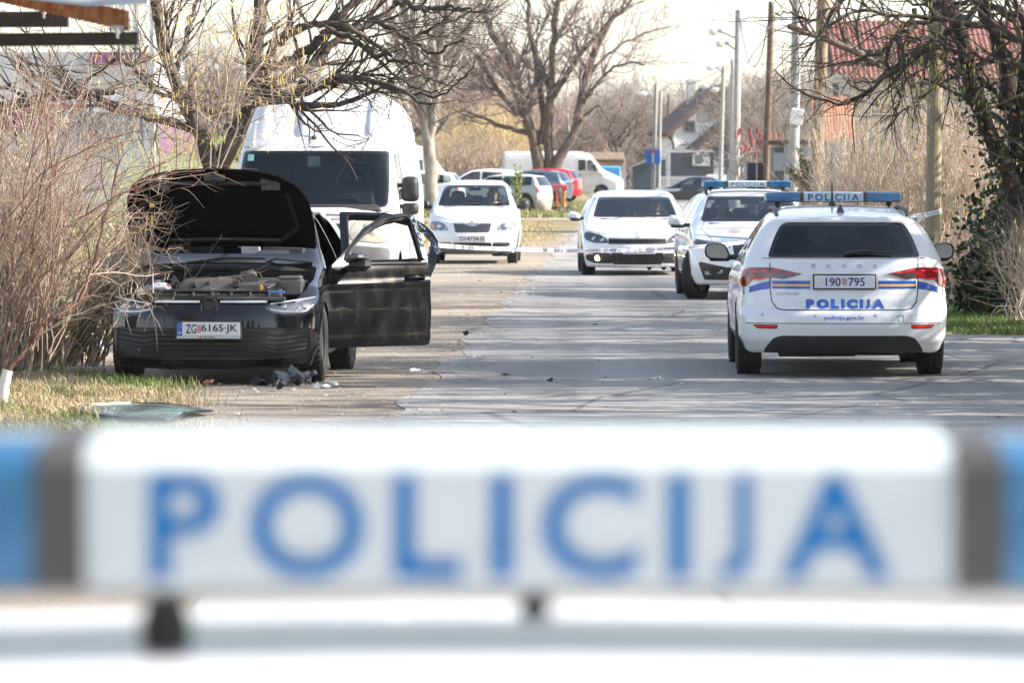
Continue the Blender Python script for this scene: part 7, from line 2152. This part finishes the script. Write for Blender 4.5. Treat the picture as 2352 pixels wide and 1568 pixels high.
# little sheds and tarpaulin down the road
Y = 288; o = P(1490, 440, Y); o.z = 0
h = thing('shed', 'low dark blue shed with a pale sloping roof left of the blue sign', 'shed', o)
q = MB(); q.prism([pt2 for pt2 in [((P(1455, 0, Y) - o).x, -.3), ((P(1455, 0, Y) - o).x, P(0, 383, Y).z), ((P(1530, 0, Y) - o).x, P(0, 366, Y).z), ((P(1530, 0, Y) - o).x, -.3)]], 0, 3, 'Y'); q.build('wall', mat("shed_blue", (.05, .065, .085), .7), h)
q = MB(); q.prism([((P(1448, 0, Y) - o).x, P(0, 386, Y).z), ((P(1500, 0, Y) - o).x, P(0, 364, Y).z), ((P(1536, 0, Y) - o).x, P(0, 364, Y).z), ((P(1536, 0, Y) - o).x, P(0, 361, Y).z), ((P(1500, 0, Y) - o).x, P(0, 360, Y).z)], -.3, 3.2, 'Y'); q.build('roof', mat("shed_roof", (.28, .30, .33), .6), h)
Y = 285; o = P(1400, 440, Y); o.z = 0
h = thing('carport', 'small carport with a striped tile edge behind the delivery van', 'carport', o)
q = MB(); a, b = P(1350, 360, Y), P(1434, 360, Y)
for i in range(22): q.box((a.x + (b.x - a.x) * (i + .5) / 22 - o.x, .4, P(0, 365, Y).z), (.055, 1.0, .46), rot=Matrix.Rotation(R(-20), 3, 'X'), bev=.02)
q.build('tile_edge', mat("pale_tile", (.42, .33, .26), .8), h)
q = MB(); q.box(((a.x + b.x) / 2 - o.x, .7, P(0, 368, Y).z), (b.x - a.x, 1.2, .2)); q.build('roof', TILED, h)
q = MB()
for x in (a.x, b.x): q.box((x - o.x, .5, .9), (.2, .2, 2.2))
q.build('post', PLASTG, h)
Y = 280
q = MB(); c = P(1402, 392, Y); q.box((c.x, Y, .75), (1.1, .8, 1.6), bev=.08)
tag(q.build('wheeled_bin', mat("tarp_blue", (.05, .25, .55), .5, col2=(.12, .4, .7), scale=3), loc=None), 'bright blue container standing under the carport behind the delivery van', 'container')
# retail building on the far left with coloured fascia panels
Y = 190; o = P(200, 440, Y); o.z = 0
h = thing('retail_building', 'pale shed like shop building with pink and purple wall panels seen through the bushes', 'building', o)
def panel_(x0, x1, y0, y1, m, nm, d=-.1):
    a, b = P(x0, y0, Y) - o, P(x1, y1, Y) - o
    q = MB(); q.box(((a.x + b.x) / 2, d, (a.z + b.z) / 2), (b.x - a.x, .16, a.z - b.z)); return q.build(nm, m, h)
q = MB(); a, b = P(-400, 120, Y) - o, P(345, 120, Y) - o; q.box(((a.x + b.x) / 2, 10, a.z / 2), (b.x - a.x, 20, a.z)); q.build('wall', mat("shop_wall", (.46, .47, .49), .8, col2=(.52, .53, .54), scale=.5), h)
q = MB(); a, b = P(340, 272, Y) - o, P(540, 272, Y) - o; q.box(((a.x + b.x) / 2, 12, a.z / 2), (b.x - a.x, 18, a.z)); q.build('low_wing', mat("shop_wall", (.46, .47, .49), .8), h)
PINK = mat("fascia_pink", (.46, .20, .38), .6, col2=(.52, .28, .45), scale=1)
PURP = mat("fascia_purple", (.22, .05, .16), .6)
panel_(208, 340, 120, 146, PURP, 'fascia_panel'); panel_(358, 442, 286, 356, PINK, 'fascia_panel', 2.8); panel_(468, 516, 284, 352, PINK, 'fascia_panel', 2.8)
panel_(482, 506, 290, 330, mat("fascia_lime", (.32, .45, .12), .6), 'fascia_splash', 2.6); panel_(0, 120, 252, 300, PURP, 'fascia_panel')
panel_(180, 330, 262, 330, mat("shop_glass", (.16, .20, .26), .15, coat=.5), 'shop_window'); panel_(60, 300, 240, 247, mat("shop_red", (.4, .05, .06), .6), 'fascia_panel')
panel_(200, 330, 225, 258, mat("shop_band", (.60, .61, .63), .6), 'canopy_band')
for i, (x, w) in enumerate(((313, 13), (350, 10), (284, 7))):
    p = P(x, 440, 120); q = MB(); q.box((0, 0, 3.2), (w / 98, w / 98, 7.0)); 
    r_ = thing('steel_post', ['thick white steel post left of the forked tree', 'thinner white steel post nearest the forked tree', 'thinnest white post, left of the thick one'][i], 'post', (p.x, 120, 0), 0, 'white posts behind the bushes'); q.build('shaft', mat("post_white", (.58, .60, .62), .5), r_)
    q = MB(); q.box((0, 0, .03), (.3, .3, .06)); q.build('base_plate', STEELG, r_)

# ------------------------------------------------------------------ canopy roof in the top left corner
AW = thing('canopy_roof', 'rusty corrugated roof edge on two dark steel beams in the top left corner', 'roof', (0, 0, 0))
DKB = mat("dark_steel", (.010, .008, .007), .7, col2=(.022, .016, .013), scale=9)
RUST = mat("rusty_sheet", (.30, .10, .045), .85, col2=(.42, .26, .17), scale=7, lo=.42, hi=.62, stretch=(1, 1, 2.5))
q = MB(); Yb = 21.0
def beam(x0, x1, y0, y1, Y, d):
    a, b = P(x0, y0, Y), P(x1, y1, Y)
    t = (P(x1, y1 + 1, Y).z - b.z)
    q.box(((a.x + b.x) / 2, Y, (a.z + b.z) / 2), ((b - a).length, .10, d), rot=Matrix.Rotation(-math.atan2(b.z - a.z, b.x - a.x), 3, 'Y'))
beam(-500, 318, 97, 89, 21.0, .053); q.build('beam', DKB, AW)
q = MB(); beam(-500, 157, 48, 45, 24.0, .072); q.build('beam', DKB, AW)
q = MB()
for x, y, Y in ((272, 72, 20.96), (103, 28, 23.96)):
    p = P(x, y, Y); q.box(p + Vector((0, 0, .012)), (.05, .06, .02)); q.lathe([(p.z - .03, .006), (p.z + .01, .006)], 8, 'Z', (p.x, Y - .055, 0)); q.lathe([(p.z - .012, .011), (p.z - .004, .011)], 6, 'Z', (p.x, Y - .055, 0))
q.build('bolt', STEELG, AW)
V, n = [], 34
a, b = P(-160, -30, 25.5), P(297, 72, 20.9)
for i in range(n * 8 + 1):
    s = i / (n * 8); c = a.lerp(b, s); w = .012 * math.sin(2 * math.pi * n * s)
    V += [(c.x + w, c.y - w, c.z), (c.x + w, c.y - w, c.z + .083)]
raw_mesh('corrugated_fascia', np.array(V), np.array([(2 * i, 2 * i + 2, 2 * i + 3, 2 * i + 1) for i in range(n * 8)]), RUST, None, AW, True)
V = []
for i in range(n * 8 + 1):
    s = i / (n * 8); c = a.lerp(b, s); w = .010 * math.sin(2 * math.pi * n * s)
    V += [(c.x + w, c.y, c.z + .125 + w), (c.x - 3.5, c.y + .2, c.z + .32 + w)]
raw_mesh('roof_sheet', np.array(V), np.array([(2 * i, 2 * i + 2, 2 * i + 3, 2 * i + 1) for i in range(n * 8)]), RUST, None, AW, True)
q = MB(); c = P(290, 4, 19.5)
a2, b2 = P(-100, -55, 22.5), P(338, 14, 19.6)
GREYS = mat("grey_sheet", (.30, .30, .31), .5, col2=(.38, .38, .39), scale=6)
V = []
for i in range(n * 4 + 1):
    s = i / (n * 4); c = a2.lerp(b2, s); w = .009 * (1 if (i // 2) % 2 else -1)
    V += [(c.x, c.y, c.z + w + .05), (c.x, c.y, c.z + w + .015), (c.x - .25, c.y + .25, c.z + w + .015), (c.x - 2.5, c.y + 1.5, c.z + w + .3)]
raw_mesh('overlapping_sheet', np.array(V), np.array([(4 * i + k, 4 * i + 4 + k, 4 * i + 5 + k, 4 * i + 1 + k) for i in range(n * 4) for k in range(3)]), GREYS, None, AW)
q = MB()
for x in (-420, -60):
    p = P(x, 97, 21.0); q.box((p.x, 21.05, 1.2), (.12, .12, 2.4))
q.build('post', DKB, AW)

# ------------------------------------------------------------------ police tape
def tape(pts, label):
    p = resamp(pts, 70)
    h = .021
    vs, fs = [], []
    n = len(p)
    tw_ = [.15 * math.sin(i * .25) + .1 * math.sin(i * .7) for i in range(n)]
    for i in range(n):
        vs += [(p[i][0], p[i][1] + h * math.sin(tw_[i]), p[i][2] + h), (p[i][0], p[i][1] - h * math.sin(tw_[i]), p[i][2] - h)]
    t = thing('police_tape', label, 'tape')
    q = MB(); q.add(vs, [(2 * i, 2 * i + 1, 2 * i + 3, 2 * i + 2) for i in range(n - 1)])
    q.build('band', mat("tape_white", (.74, .74, .76), .4, col2=(.8, .8, .82), scale=3), t, fixn=False)
    d = np.r_[0, np.cumsum(np.linalg.norm(np.diff(p, axis=0), axis=1))]
    def at(u, v):
        i = min(n - 2, max(0, int(np.searchsorted(d, u) - 1))); f = (u - d[i]) / (d[i + 1] - d[i])
        a = p[i] * (1 - f) + p[i + 1] * f; w = tw_[i] * (1 - f) + tw_[i + 1] * f
        return Vector((a[0], a[1] + v * math.sin(w) - .004, a[2] + v * math.cos(w)))
    q = MB(); u = .08; k = 0
    while u < d[-1] - .35:
        s, w = (('STOP', .20), ('POLICIJA', .36))[k % 2]
        caps_on(q, s, -(u + w / 2), 0, w, .024, lambda a, b: at(-a, -b), 0, .02, .2)
        u += w + (.06 if k % 2 == 0 else .16)
        if k % 2: q.add([at(u - .10, .008), at(u - .085, 0), at(u - .10, -.008), at(u - .115, 0)], [(0, 1, 2, 3)])
        k += 1
    q.build('tape_lettering', mat("tape_blue", (.02, .10, .55), .5), t, fixn=False)
    return t
def tp(x, y, Y): return P(x, y, Y)
tape([tp(985, 560, 48), tp(1022, 565, 50), tp(1100, 570, 53), tp(1200, 573, 56), tp(1300, 576, 58), tp(1400, 575, 60), tp(1500, 573, 61), tp(1600, 567, 62), tp(1680, 560, 63), tp(1760, 550, 63.5), tp(1860, 534, 64.2), tp(2000, 510, 65.2), tp(2060, 501, 65.6), tp(2125, 492, 65.85)], 'white police tape with blue words stretched across the road from the black car')
t = thing('police_tape', 'loop of white police tape knotted round the light wooden pole with a loose tail', 'tape')
q = MB(); c = P(2143, 489, 66); r_ = .105
vs = []
for i in range(25):
    a = 2 * math.pi * i / 24
    vs += [(c.x + r_ * math.cos(a), 66 + r_ * math.sin(a), c.z + .03 + .03 * math.cos(a)), (c.x + r_ * math.cos(a), 66 + r_ * math.sin(a), c.z - .03 + .03 * math.cos(a))]
q.add(vs, [(2 * i, 2 * i + 1, 2 * i + 3, 2 * i + 2) for i in range(24)])
k = P(2124, 492, 65.88)
q.add([k, k + Vector((-.05, 0, -.10)), k + Vector((-.11, -.02, -.14)), k + Vector((-.08, 0, -.02))], [(0, 1, 2, 3)])
q.build('band', mat("tape_white", (.74, .74, .76), .4), t, fixn=False)
q = MB(); caps_on(q, 'ICIJA', 0, 0, .17, .032, lambda a, b: Vector((c.x + r_ * 1.03 * math.sin(a / r_), 66 - r_ * 1.03 * math.cos(a / r_), c.z + b + .03 * math.sin(a / r_))), 0, .02, .2)
q.build('tape_lettering', mat("tape_blue", (.02, .10, .55), .5), t, fixn=False)

# ------------------------------------------------------------------ loose things on the ground
def shard_sheet():
    t = thing('windscreen_pane', 'shattered greenish windscreen lying flat on the grass edge in front of the black car', 'glass')
    out = [(165, 948), (205, 939), (300, 935), (390, 937), (440, 943), (487, 952), (455, 957), (425, 962), (405, 970), (380, 975), (300, 973), (210, 963)]
    pts = [G(x, y) for x, y in out]
    c = sum(pts, Vector()) / len(pts)
    q = MB(); n = len(pts); rings = (1.0, .8, .55, .3)
    vs = []
    for k in rings:
        for p in pts:
            v = c + (p - c) * k
            vs.append((v.x, v.y, .035 + .02 * (1 - k ** 2) + .008 * math.sin(v.x * 9 + v.y * 4)))
    vs.append((c.x, c.y, .055))
    fs = [(r * n + i, r * n + (i + 1) % n, (r + 1) * n + (i + 1) % n, (r + 1) * n + i) for r in range(3) for i in range(n)] + [(3 * n + i, 3 * n + (i + 1) % n, 4 * n) for i in range(n)]
    q.add(vs, fs)
    g0 = mat("shattered_glass", (.16, .30, .26), .25, coat=.6, col2=(.45, .60, .56), scale=5, lo=.4, hi=.7, bump=.9, bscale=60, stretch=(.5, 1.6, 1), spec=.8)
    g = bpy.data.materials.new('cracked_pane'); g.use_nodes = True
    nt = g.node_tree; b = nt.nodes['Principled BSDF']; L = nt.links.new
    tc = nd(nt, 'ShaderNodeTexCoord'); vo = nd(nt, 'ShaderNodeTexVoronoi', feature='DISTANCE_TO_EDGE'); vo.inputs['Scale'].default_value = 26
    mp = nd(nt, 'ShaderNodeMapping'); mp.inputs['Scale'].default_value = (1, .35, 1); L(tc.outputs['Object'], mp.inputs['Vector']); L(mp.outputs[0], vo.inputs['Vector'])
    n1 = nd(nt, 'ShaderNodeTexNoise'); n1.inputs['Scale'].default_value = 3.5; n1.inputs['Detail'].default_value = 6; L(mp.outputs[0], n1.inputs['Vector'])
    r1 = nd(nt, 'ShaderNodeValToRGB'); e = r1.color_ramp.elements; e[0].position = .38; e[0].color = (.05, .09, .085, 1); e[1].position = .62; e[1].color = (.26, .42, .37, 1); L(n1.outputs['Fac'], r1.inputs[0])
    r2 = nd(nt, 'ShaderNodeMapRange'); r2.inputs['From Max'].default_value = .05; r2.inputs['To Min'].default_value = .75; r2.inputs['To Max'].default_value = 0; L(vo.outputs['Distance'], r2.inputs['Value'])
    mc = nd(nt, 'ShaderNodeMix', data_type='RGBA'); mc.inputs[7].default_value = (.72, .80, .78, 1); L(r2.outputs[0], mc.inputs[0]); L(r1.outputs[0], mc.inputs[6]); L(mc.outputs[2], b.inputs['Base Color'])
    bp = nd(nt, 'ShaderNodeBump'); bp.inputs['Strength'].default_value = .8; bp.inputs['Distance'].default_value = .01; L(vo.outputs['Distance'], bp.inputs['Height']); L(bp.outputs[0], b.inputs['Normal'])
    b.inputs['Roughness'].default_value = .18; b.inputs['Coat Weight'].default_value = .5
    q.build('pane', g, t, smooth=True)
    q = MB(); q.tube([Vector(v) for v in vs[:n]] + [Vector(vs[0])], .009, 5); q.build('rubber_edge', TRIM, t)
shard_sheet()
def scrap(label, x, y, sz, m, seed, n=4, cat='debris', name='broken_part', flat=.5):
    r_ = random.Random(seed); q = MB(); g = G(x, y)
    for i in range(n):
        m_ = Matrix.Rotation(r_.uniform(-.7, .7), 3, 'Y') @ Matrix.Rotation(r_.uniform(-.5, .9), 3, 'X') @ Matrix.Rotation(r_.uniform(0, 6), 3, 'Z')
        k_ = r_.randint(4, 7); o_ = Vector((r_.uniform(-.5, .5) * sz[0], r_.uniform(-.5, .5) * sz[1] * .6, sz[2] * r_.uniform(.3, .8)))
        pl2 = [(sz[0] * r_.uniform(.15, .5) * math.cos(6.283 * j / k_), sz[0] * r_.uniform(.12, .42) * math.sin(6.283 * j / k_)) for j in range(k_)]
        b_ = MB(); b_.prism(pl2, 0, sz[2] * r_.uniform(.06, .4), 'Z')
        q.add([m_ @ Vector(v) + o_ for v in b_.v], b_.f)
    o = q.build(name, m, None, loc=g)
    return tag(o, label, cat)
GSCRAP = mat("grey_scrap", (.10, .11, .125), .35, col2=(.03, .03, .035), scale=14)
scrap('flat black plastic scrap left of the pile by the front tyre', 606, 884, (.18, .2, .05), PLASTIC, 1)
scrap('jagged grey black wreck of trim beside the front tyre', 660, 884, (.24, .3, .10), GSCRAP, 2, 8)
scrap('small black lump lying lowest of the wreckage by the tyre', 642, 896, (.11, .1, .08), PLASTIC, 3)
scrap('curled black plastic scrap touching the front tyre', 712, 880, (.16, .2, .09), GSCRAP, 4, 5)
scrap('white label box lying right of the front tyre', 737, 892, (.13, .1, .035), mat("scrap_white", (.55, .56, .58), .5, col2=(.2, .2, .2), scale=20), 5, 2)
scrap('crumpled white tissue right of the front tyre', 770, 890, (.07, .06, .05), SIGNW, 6, 4, 'litter', 'tissue')
q = MB(); a, b = G(740, 889), G(865, 891); q.tube([a + Vector((0, 0, .015)), b + Vector((0, 0, .012))], [.012, .006], 6)
tag(q.build('stick', mat("stick_grey", (.16, .15, .14), .8)), 'thin grey stick lying on the gravel right of the white litter', 'stick')
scrap('white paper scrap at the road edge by the black car, left one', 955, 860, (.09, .12, .05), SIGNW, 7, 4, 'litter', 'tissue')
scrap('white paper scrap at the road edge by the black car, right one', 976, 858, (.08, .08, .03), SIGNW, 8, 3, 'litter', 'tissue')
scrap('lone white scrap lying in the middle of the asphalt', 1338, 933, (.035, .05, .02), SIGNW, 9, 2, 'litter', 'tissue')
scrap('long pale scrap on the asphalt left of the police car wheel', 1506, 870, (.09, .06, .015), SIGNW, 10, 3, 'litter', 'tissue')
scrap('white stone on the dry grass just over the light bar', 200, 990, (.12, .12, .08), mat("white_stone", (.6, .58, .55), .9), 11, 3, 'stone', 'stone')
scrap('reddish brick bit in the dry grass', 468 * .588 + 200 - 0, 887, (.10, .1, .05), mat("brick_red", (.25, .10, .07), .9), 12, 3, 'brick', 'brick_bit')
scrap('black round lump on the gravel edge below the open door', 1068, 777, (.07, .08, .07), PLASTIC, 13, 4, 'litter', 'stone')
scrap('dark flat lump on the asphalt left of the light scrap', 1270, 876, (.09, .1, .02), PLASTIC, 14, 3, 'litter', 'twig_bit')
scrap('torn white paper under the thicket beside the black bumper', 236, 822, (.22, .2, .22), mat("torn_paper", (.55, .55, .66), .7, col2=(.66, .66, .72), scale=9), 15, 4, 'litter', 'torn_paper')
scrap('torn bluish bag standing in the thicket shade left of the car', 215, 800, (.18, .1, .22), mat("torn_bag", (.40, .44, .56), .7, col2=(.6, .6, .66), scale=9), 16, 3, 'litter', 'torn_bag')
# tyre sports frame and boulder on the far verge
Y = 184
h = thing('barrier_stand', 'red and orange posts joined by a red bar, standing in old tyres on the verge', 'barrier', (0, 0, 0))
REDB = mat("post_red", (.5, .05, .04), .6); ORB = mat("post_orange", (.45, .18, .05), .7)
a, b = P(1279, 486, Y), P(1279, 429, Y); q = MB(); q.tube([(a.x, Y, 0), (b.x, Y, b.z)], .045, 8); q.build('post', REDB, h)
for x in (1290, 1295): a, b = P(x, 486, Y), P(x + 2, 431, Y); q = MB(); q.tube([(a.x, Y, 0), (b.x, Y, b.z)], .04, 8); q.build('post', ORB, h)
q = MB(); a, b = P(1266, 428, Y), P(1304, 428, Y); q.box(((a.x + b.x) / 2, Y, a.z), (b.x - a.x, .08, .10), bev=.02); q.box((P(1297, 430, Y).x, Y, P(0, 431, Y).z), (.2, .15, .2), bev=.04); q.build('bar', REDB, h)
for i, (x, s) in enumerate(((1281, .30), (1301, .26))):
    q = MB(); p = G(x, 487); q.lathe([(.0, s * .55), (0, s * .95), (.06, s), (.14, s), (.2, s * .95), (.2, s * .55)], 24, 'Z', (p.x, Y + (-.05 if i == 0 else .45), 0), closed=True)
    tag(q.build('old_tyre', RUBBER, smooth=True), ['old black tyre under the red post', 'old black tyre right of the red post'][i], 'tyre')
q = MB(); p = P(1247, 486, 186); r_ = random.Random(4); q.ball((0, 0, .18), (.30, .24, .24), 12, 8)
q.v = [(x * r_.uniform(.85, 1.15), y, z * r_.uniform(.9, 1.15)) for x, y, z in q.v]
tag(q.build('boulder', mat("tan_rock", (.36, .27, .19), .9, col2=(.46, .37, .28), scale=6, bump=.5), loc=(p.x, 183.5, 0), smooth='all'), 'tan boulder by the wheel of the silver car', 'rock')

# ------------------------------------------------------------------ people in the cars
def person(label, car_root, x, y, seat_z, coat, skin, hair, face=0.0, wheel=True, H=.5):
    """seated figure, local frame of the car: +y forward"""
    rot = Matrix.Rotation(car_root.rotation_euler[2], 4, 'Z')
    root = thing('person', label, 'person', car_root.location + rot.to_3x3() @ Vector((x, y, 0)), car_root.rotation_euler[2])
    hz = seat_z + .06; sh = hz + .50; hd = sh + .255
    cf, sf = math.cos(face), math.sin(face)
    def cap(px, py, pz, a, b, ra, rb):
        a, b = np.array(a), np.array(b); d = b - a
        t = np.clip(((px - a[0]) * d[0] + (py - a[1]) * d[1] + (pz - a[2]) * d[2]) / (d @ d), 0, 1)
        return np.sqrt((px - a[0] - t * d[0]) ** 2 + (py - a[1] - t * d[1]) ** 2 + (pz - a[2] - t * d[2]) ** 2) - (ra + (rb - ra) * t)
    def ell(px, py, pz, c, r):
        u, v, w = (px - c[0]), (py - c[1]), pz - c[2]
        u, v = u * cf + v * sf, -u * sf + v * cf
        k = np.sqrt((u / r[0]) ** 2 + (v / r[1]) ** 2 + (w / r[2]) ** 2)
        return (k - 1) * min(r)
    def hp(u, v, w): return (u * cf - v * sf, .04 + u * sf + v * cf, hd + w)
    hands = [(s * .16, .40, hz + .36) if wheel else (s * .13, .30, hz + .10) for s in (-1, 1)]
    def F(px, py, pz):
        g = cap(px, py * 1.25, pz, (0, 0, hz), (0, -.04, sh - .08), .15, .17)
        g = smin(g, cap(px, py, pz, (-.17, -.03, sh - .03), (.17, -.03, sh - .03), .075, .075), .08)
        g = smin(g, cap(px, py, pz, (0, -.02, sh), (0, .02, hd - .08), .062, .052), .04)
        h_ = ell(px, py, pz, hp(0, 0, .01), (.077, .097, .118))
        h_ = smin(h_, ell(px, py, pz, hp(0, .03, -.065), (.055, .065, .06)), .03)
        h_ = smin(h_, cap(px, py, pz, hp(0, .095, .015), hp(0, .115, -.02), .009, .015), .015)
        for s in (-1, 1):
            h_ = -smin(-h_, ell(px, py, pz, hp(s * .032, .098, .02), (.016, .014, .011)), .012)
            h_ = smin(h_, ell(px, py, pz, hp(s * .080, -.005, 0), (.012, .020, .032)), .01)
        h_ = smin(h_, ell(px, py, pz, hp(0, .088, -.052), (.026, .012, .009)), .01)
        g = smin(g, h_, .03)
        for s, hn in zip((-1, 1), hands):
            el = (s * .25, .13, hz + .22)
            g = smin(g, cap(px, py, pz, (s * .19, -.03, sh - .03), el, .058, .046), .04)
            g = smin(g, cap(px, py, pz, el, hn, .044, .028), .03)
            g = smin(g, ell(px, py, pz, (hn[0], hn[1] + .05, hn[2]), (.042, .055, .02)), .02)
            g = smin(g, cap(px, py, pz, (s * .09, .02, hz), (s * .12, .45, hz + .08), .085, .062), .05)
            g = smin(g, cap(px, py, pz, (s * .12, .45, hz + .08), (s * .12, .62, hz - .30), .058, .042), .03)
        return g
    pts, Q = nets(F, (-.42, -.28, hz - .36), (.42, .78, hd + .18), .02)
    cen = pts[Q].mean(1)
    mi = np.where(cen[:, 2] > sh + .055, 1, 0)
    for s, hn in zip((-1, 1), hands): mi = np.where((np.abs(cen[:, 0] - hn[0]) < .07) & (cen[:, 1] > hn[1] - .01) & (cen[:, 1] < hn[1] + .13) & (np.abs(cen[:, 2] - hn[2]) < .06), 1, mi)
    mi = np.where((cen[:, 2] < hz + .1) & (cen[:, 1] > .12) & (mi == 0), 2, mi)
    V, Fc = [pts], [Q]; o_ = len(pts); M_ = [mi]
    tw = TW(6)
    for s, hn in zip((-1, 1), hands):                     # fingers closing round the rim
        for k in range(4):
            b = np.array(hn) + np.array([(k - 1.5) * .019, .09, .004]); L_ = (.018, .022, .021, .016)[k]
            tw.add(np.array([[b, b + [0, L_ * 1.3, .004], b + [0, L_ * 2.0, -.014], b + [0, L_ * 1.8, -.034]]]), np.array([[.0095, .009, .008, .007]]), 1)
        b = np.array(hn) + np.array([-s * .035, .04, 0]); tw.add(np.array([[b, b + [-s * .02, .02, .004], b + [-s * .028, .045, -.004]]]), np.array([[.011, .010, .008]]), 1)
    for p, r, m_ in tw.chunks:
        t2 = TW(6); t2.chunks = [(p, r, m_)]
        ob = t2.build('tmp', skin); v2 = np.array([tuple(v.co) for v in ob.data.vertices]); f2 = np.array([tuple(f.vertices) for f in ob.data.polygons])
        bpy.data.objects.remove(ob)
        V.append(v2); Fc.append(f2 + o_); M_.append(np.full(len(f2), 1)); o_ += len(v2)
    body = raw_mesh('body', np.concatenate(V), np.concatenate(Fc), [coat, skin, mat("trouser_dark", (.02, .022, .03), .9)], np.concatenate(M_), root, True)
    def HF(px, py, pz):
        g = ell(px, py, pz, hp(0, -.012, .035), (.088, .104, .112))
        u, v = px * cf + (py - .04) * sf, -px * sf + (py - .04) * cf
        return np.maximum(g, np.maximum((v - .055) * .8 - np.maximum(pz - hd - .07, 0) * 1.6, (hd - .045 - pz) * .9))
    p2, q2 = nets(HF, (-.14, -.14, hd - .08), (.14, .22, hd + .2), .012)
    raw_mesh('hair', p2, q2, hair, None, root, True)
    q = MB()
    for s in (-1, 1): q.ball(hp(s * .032, .090, .02), (.011, .011, .011), 8, 6)
    q.build('eyes', mat("eye_dark", (.05, .04, .035), .2), root, smooth=True)
    return root
SK = mat("skin", (.46, .27, .19), .55); HAIRD = mat("dark_hair", (.02, .014, .010), .7); HAIRB = mat("brown_hair", (.07, .04, .02), .7)
person('driver of the small white hatchback, dark jacket with a pale yellow collar', FA.root, -.33, .08, .46, mat("jacket_olive", (.06, .065, .04), .9, col2=(.5, .45, .22), scale=3, lo=.6, hi=.62), SK, HAIRD, R(-10))
person('driver of the low white coupe in a pale top, hands on the steering wheel', SCI.root, -.36, -.06, .34, mat("top_pale", (.55, .56, .50), .9), SK, HAIRB, R(8))
person('officer in a dark uniform in the front seat of the half hidden police car', polB, .36, .06, .44, mat("uniform_dark", (.015, .02, .04), .9), SK, HAIRD, R(-6), wheel=False)

# ------------------------------------------------------------------ air
hm = bpy.data.materials.new("haze"); hm.use_nodes = True
nt = hm.node_tree; nt.nodes.remove(nt.nodes['Principled BSDF'])
pv = nd(nt, 'ShaderNodeVolumePrincipled'); pv.inputs['Color'].default_value = (.92, .95, 1, 1); pv.inputs['Density'].default_value = .00008; pv.inputs['Anisotropy'].default_value = .2
nt.links.new(pv.outputs[0], nt.nodes['Material Output'].inputs['Volume'])
q = MB(); q.box((0, 440, 10.5), (700, 1000, 24))
hz_ = q.build('haze', hm); tag(hz_, kind='stuff')
SC.cycles.volume_bounces = 0
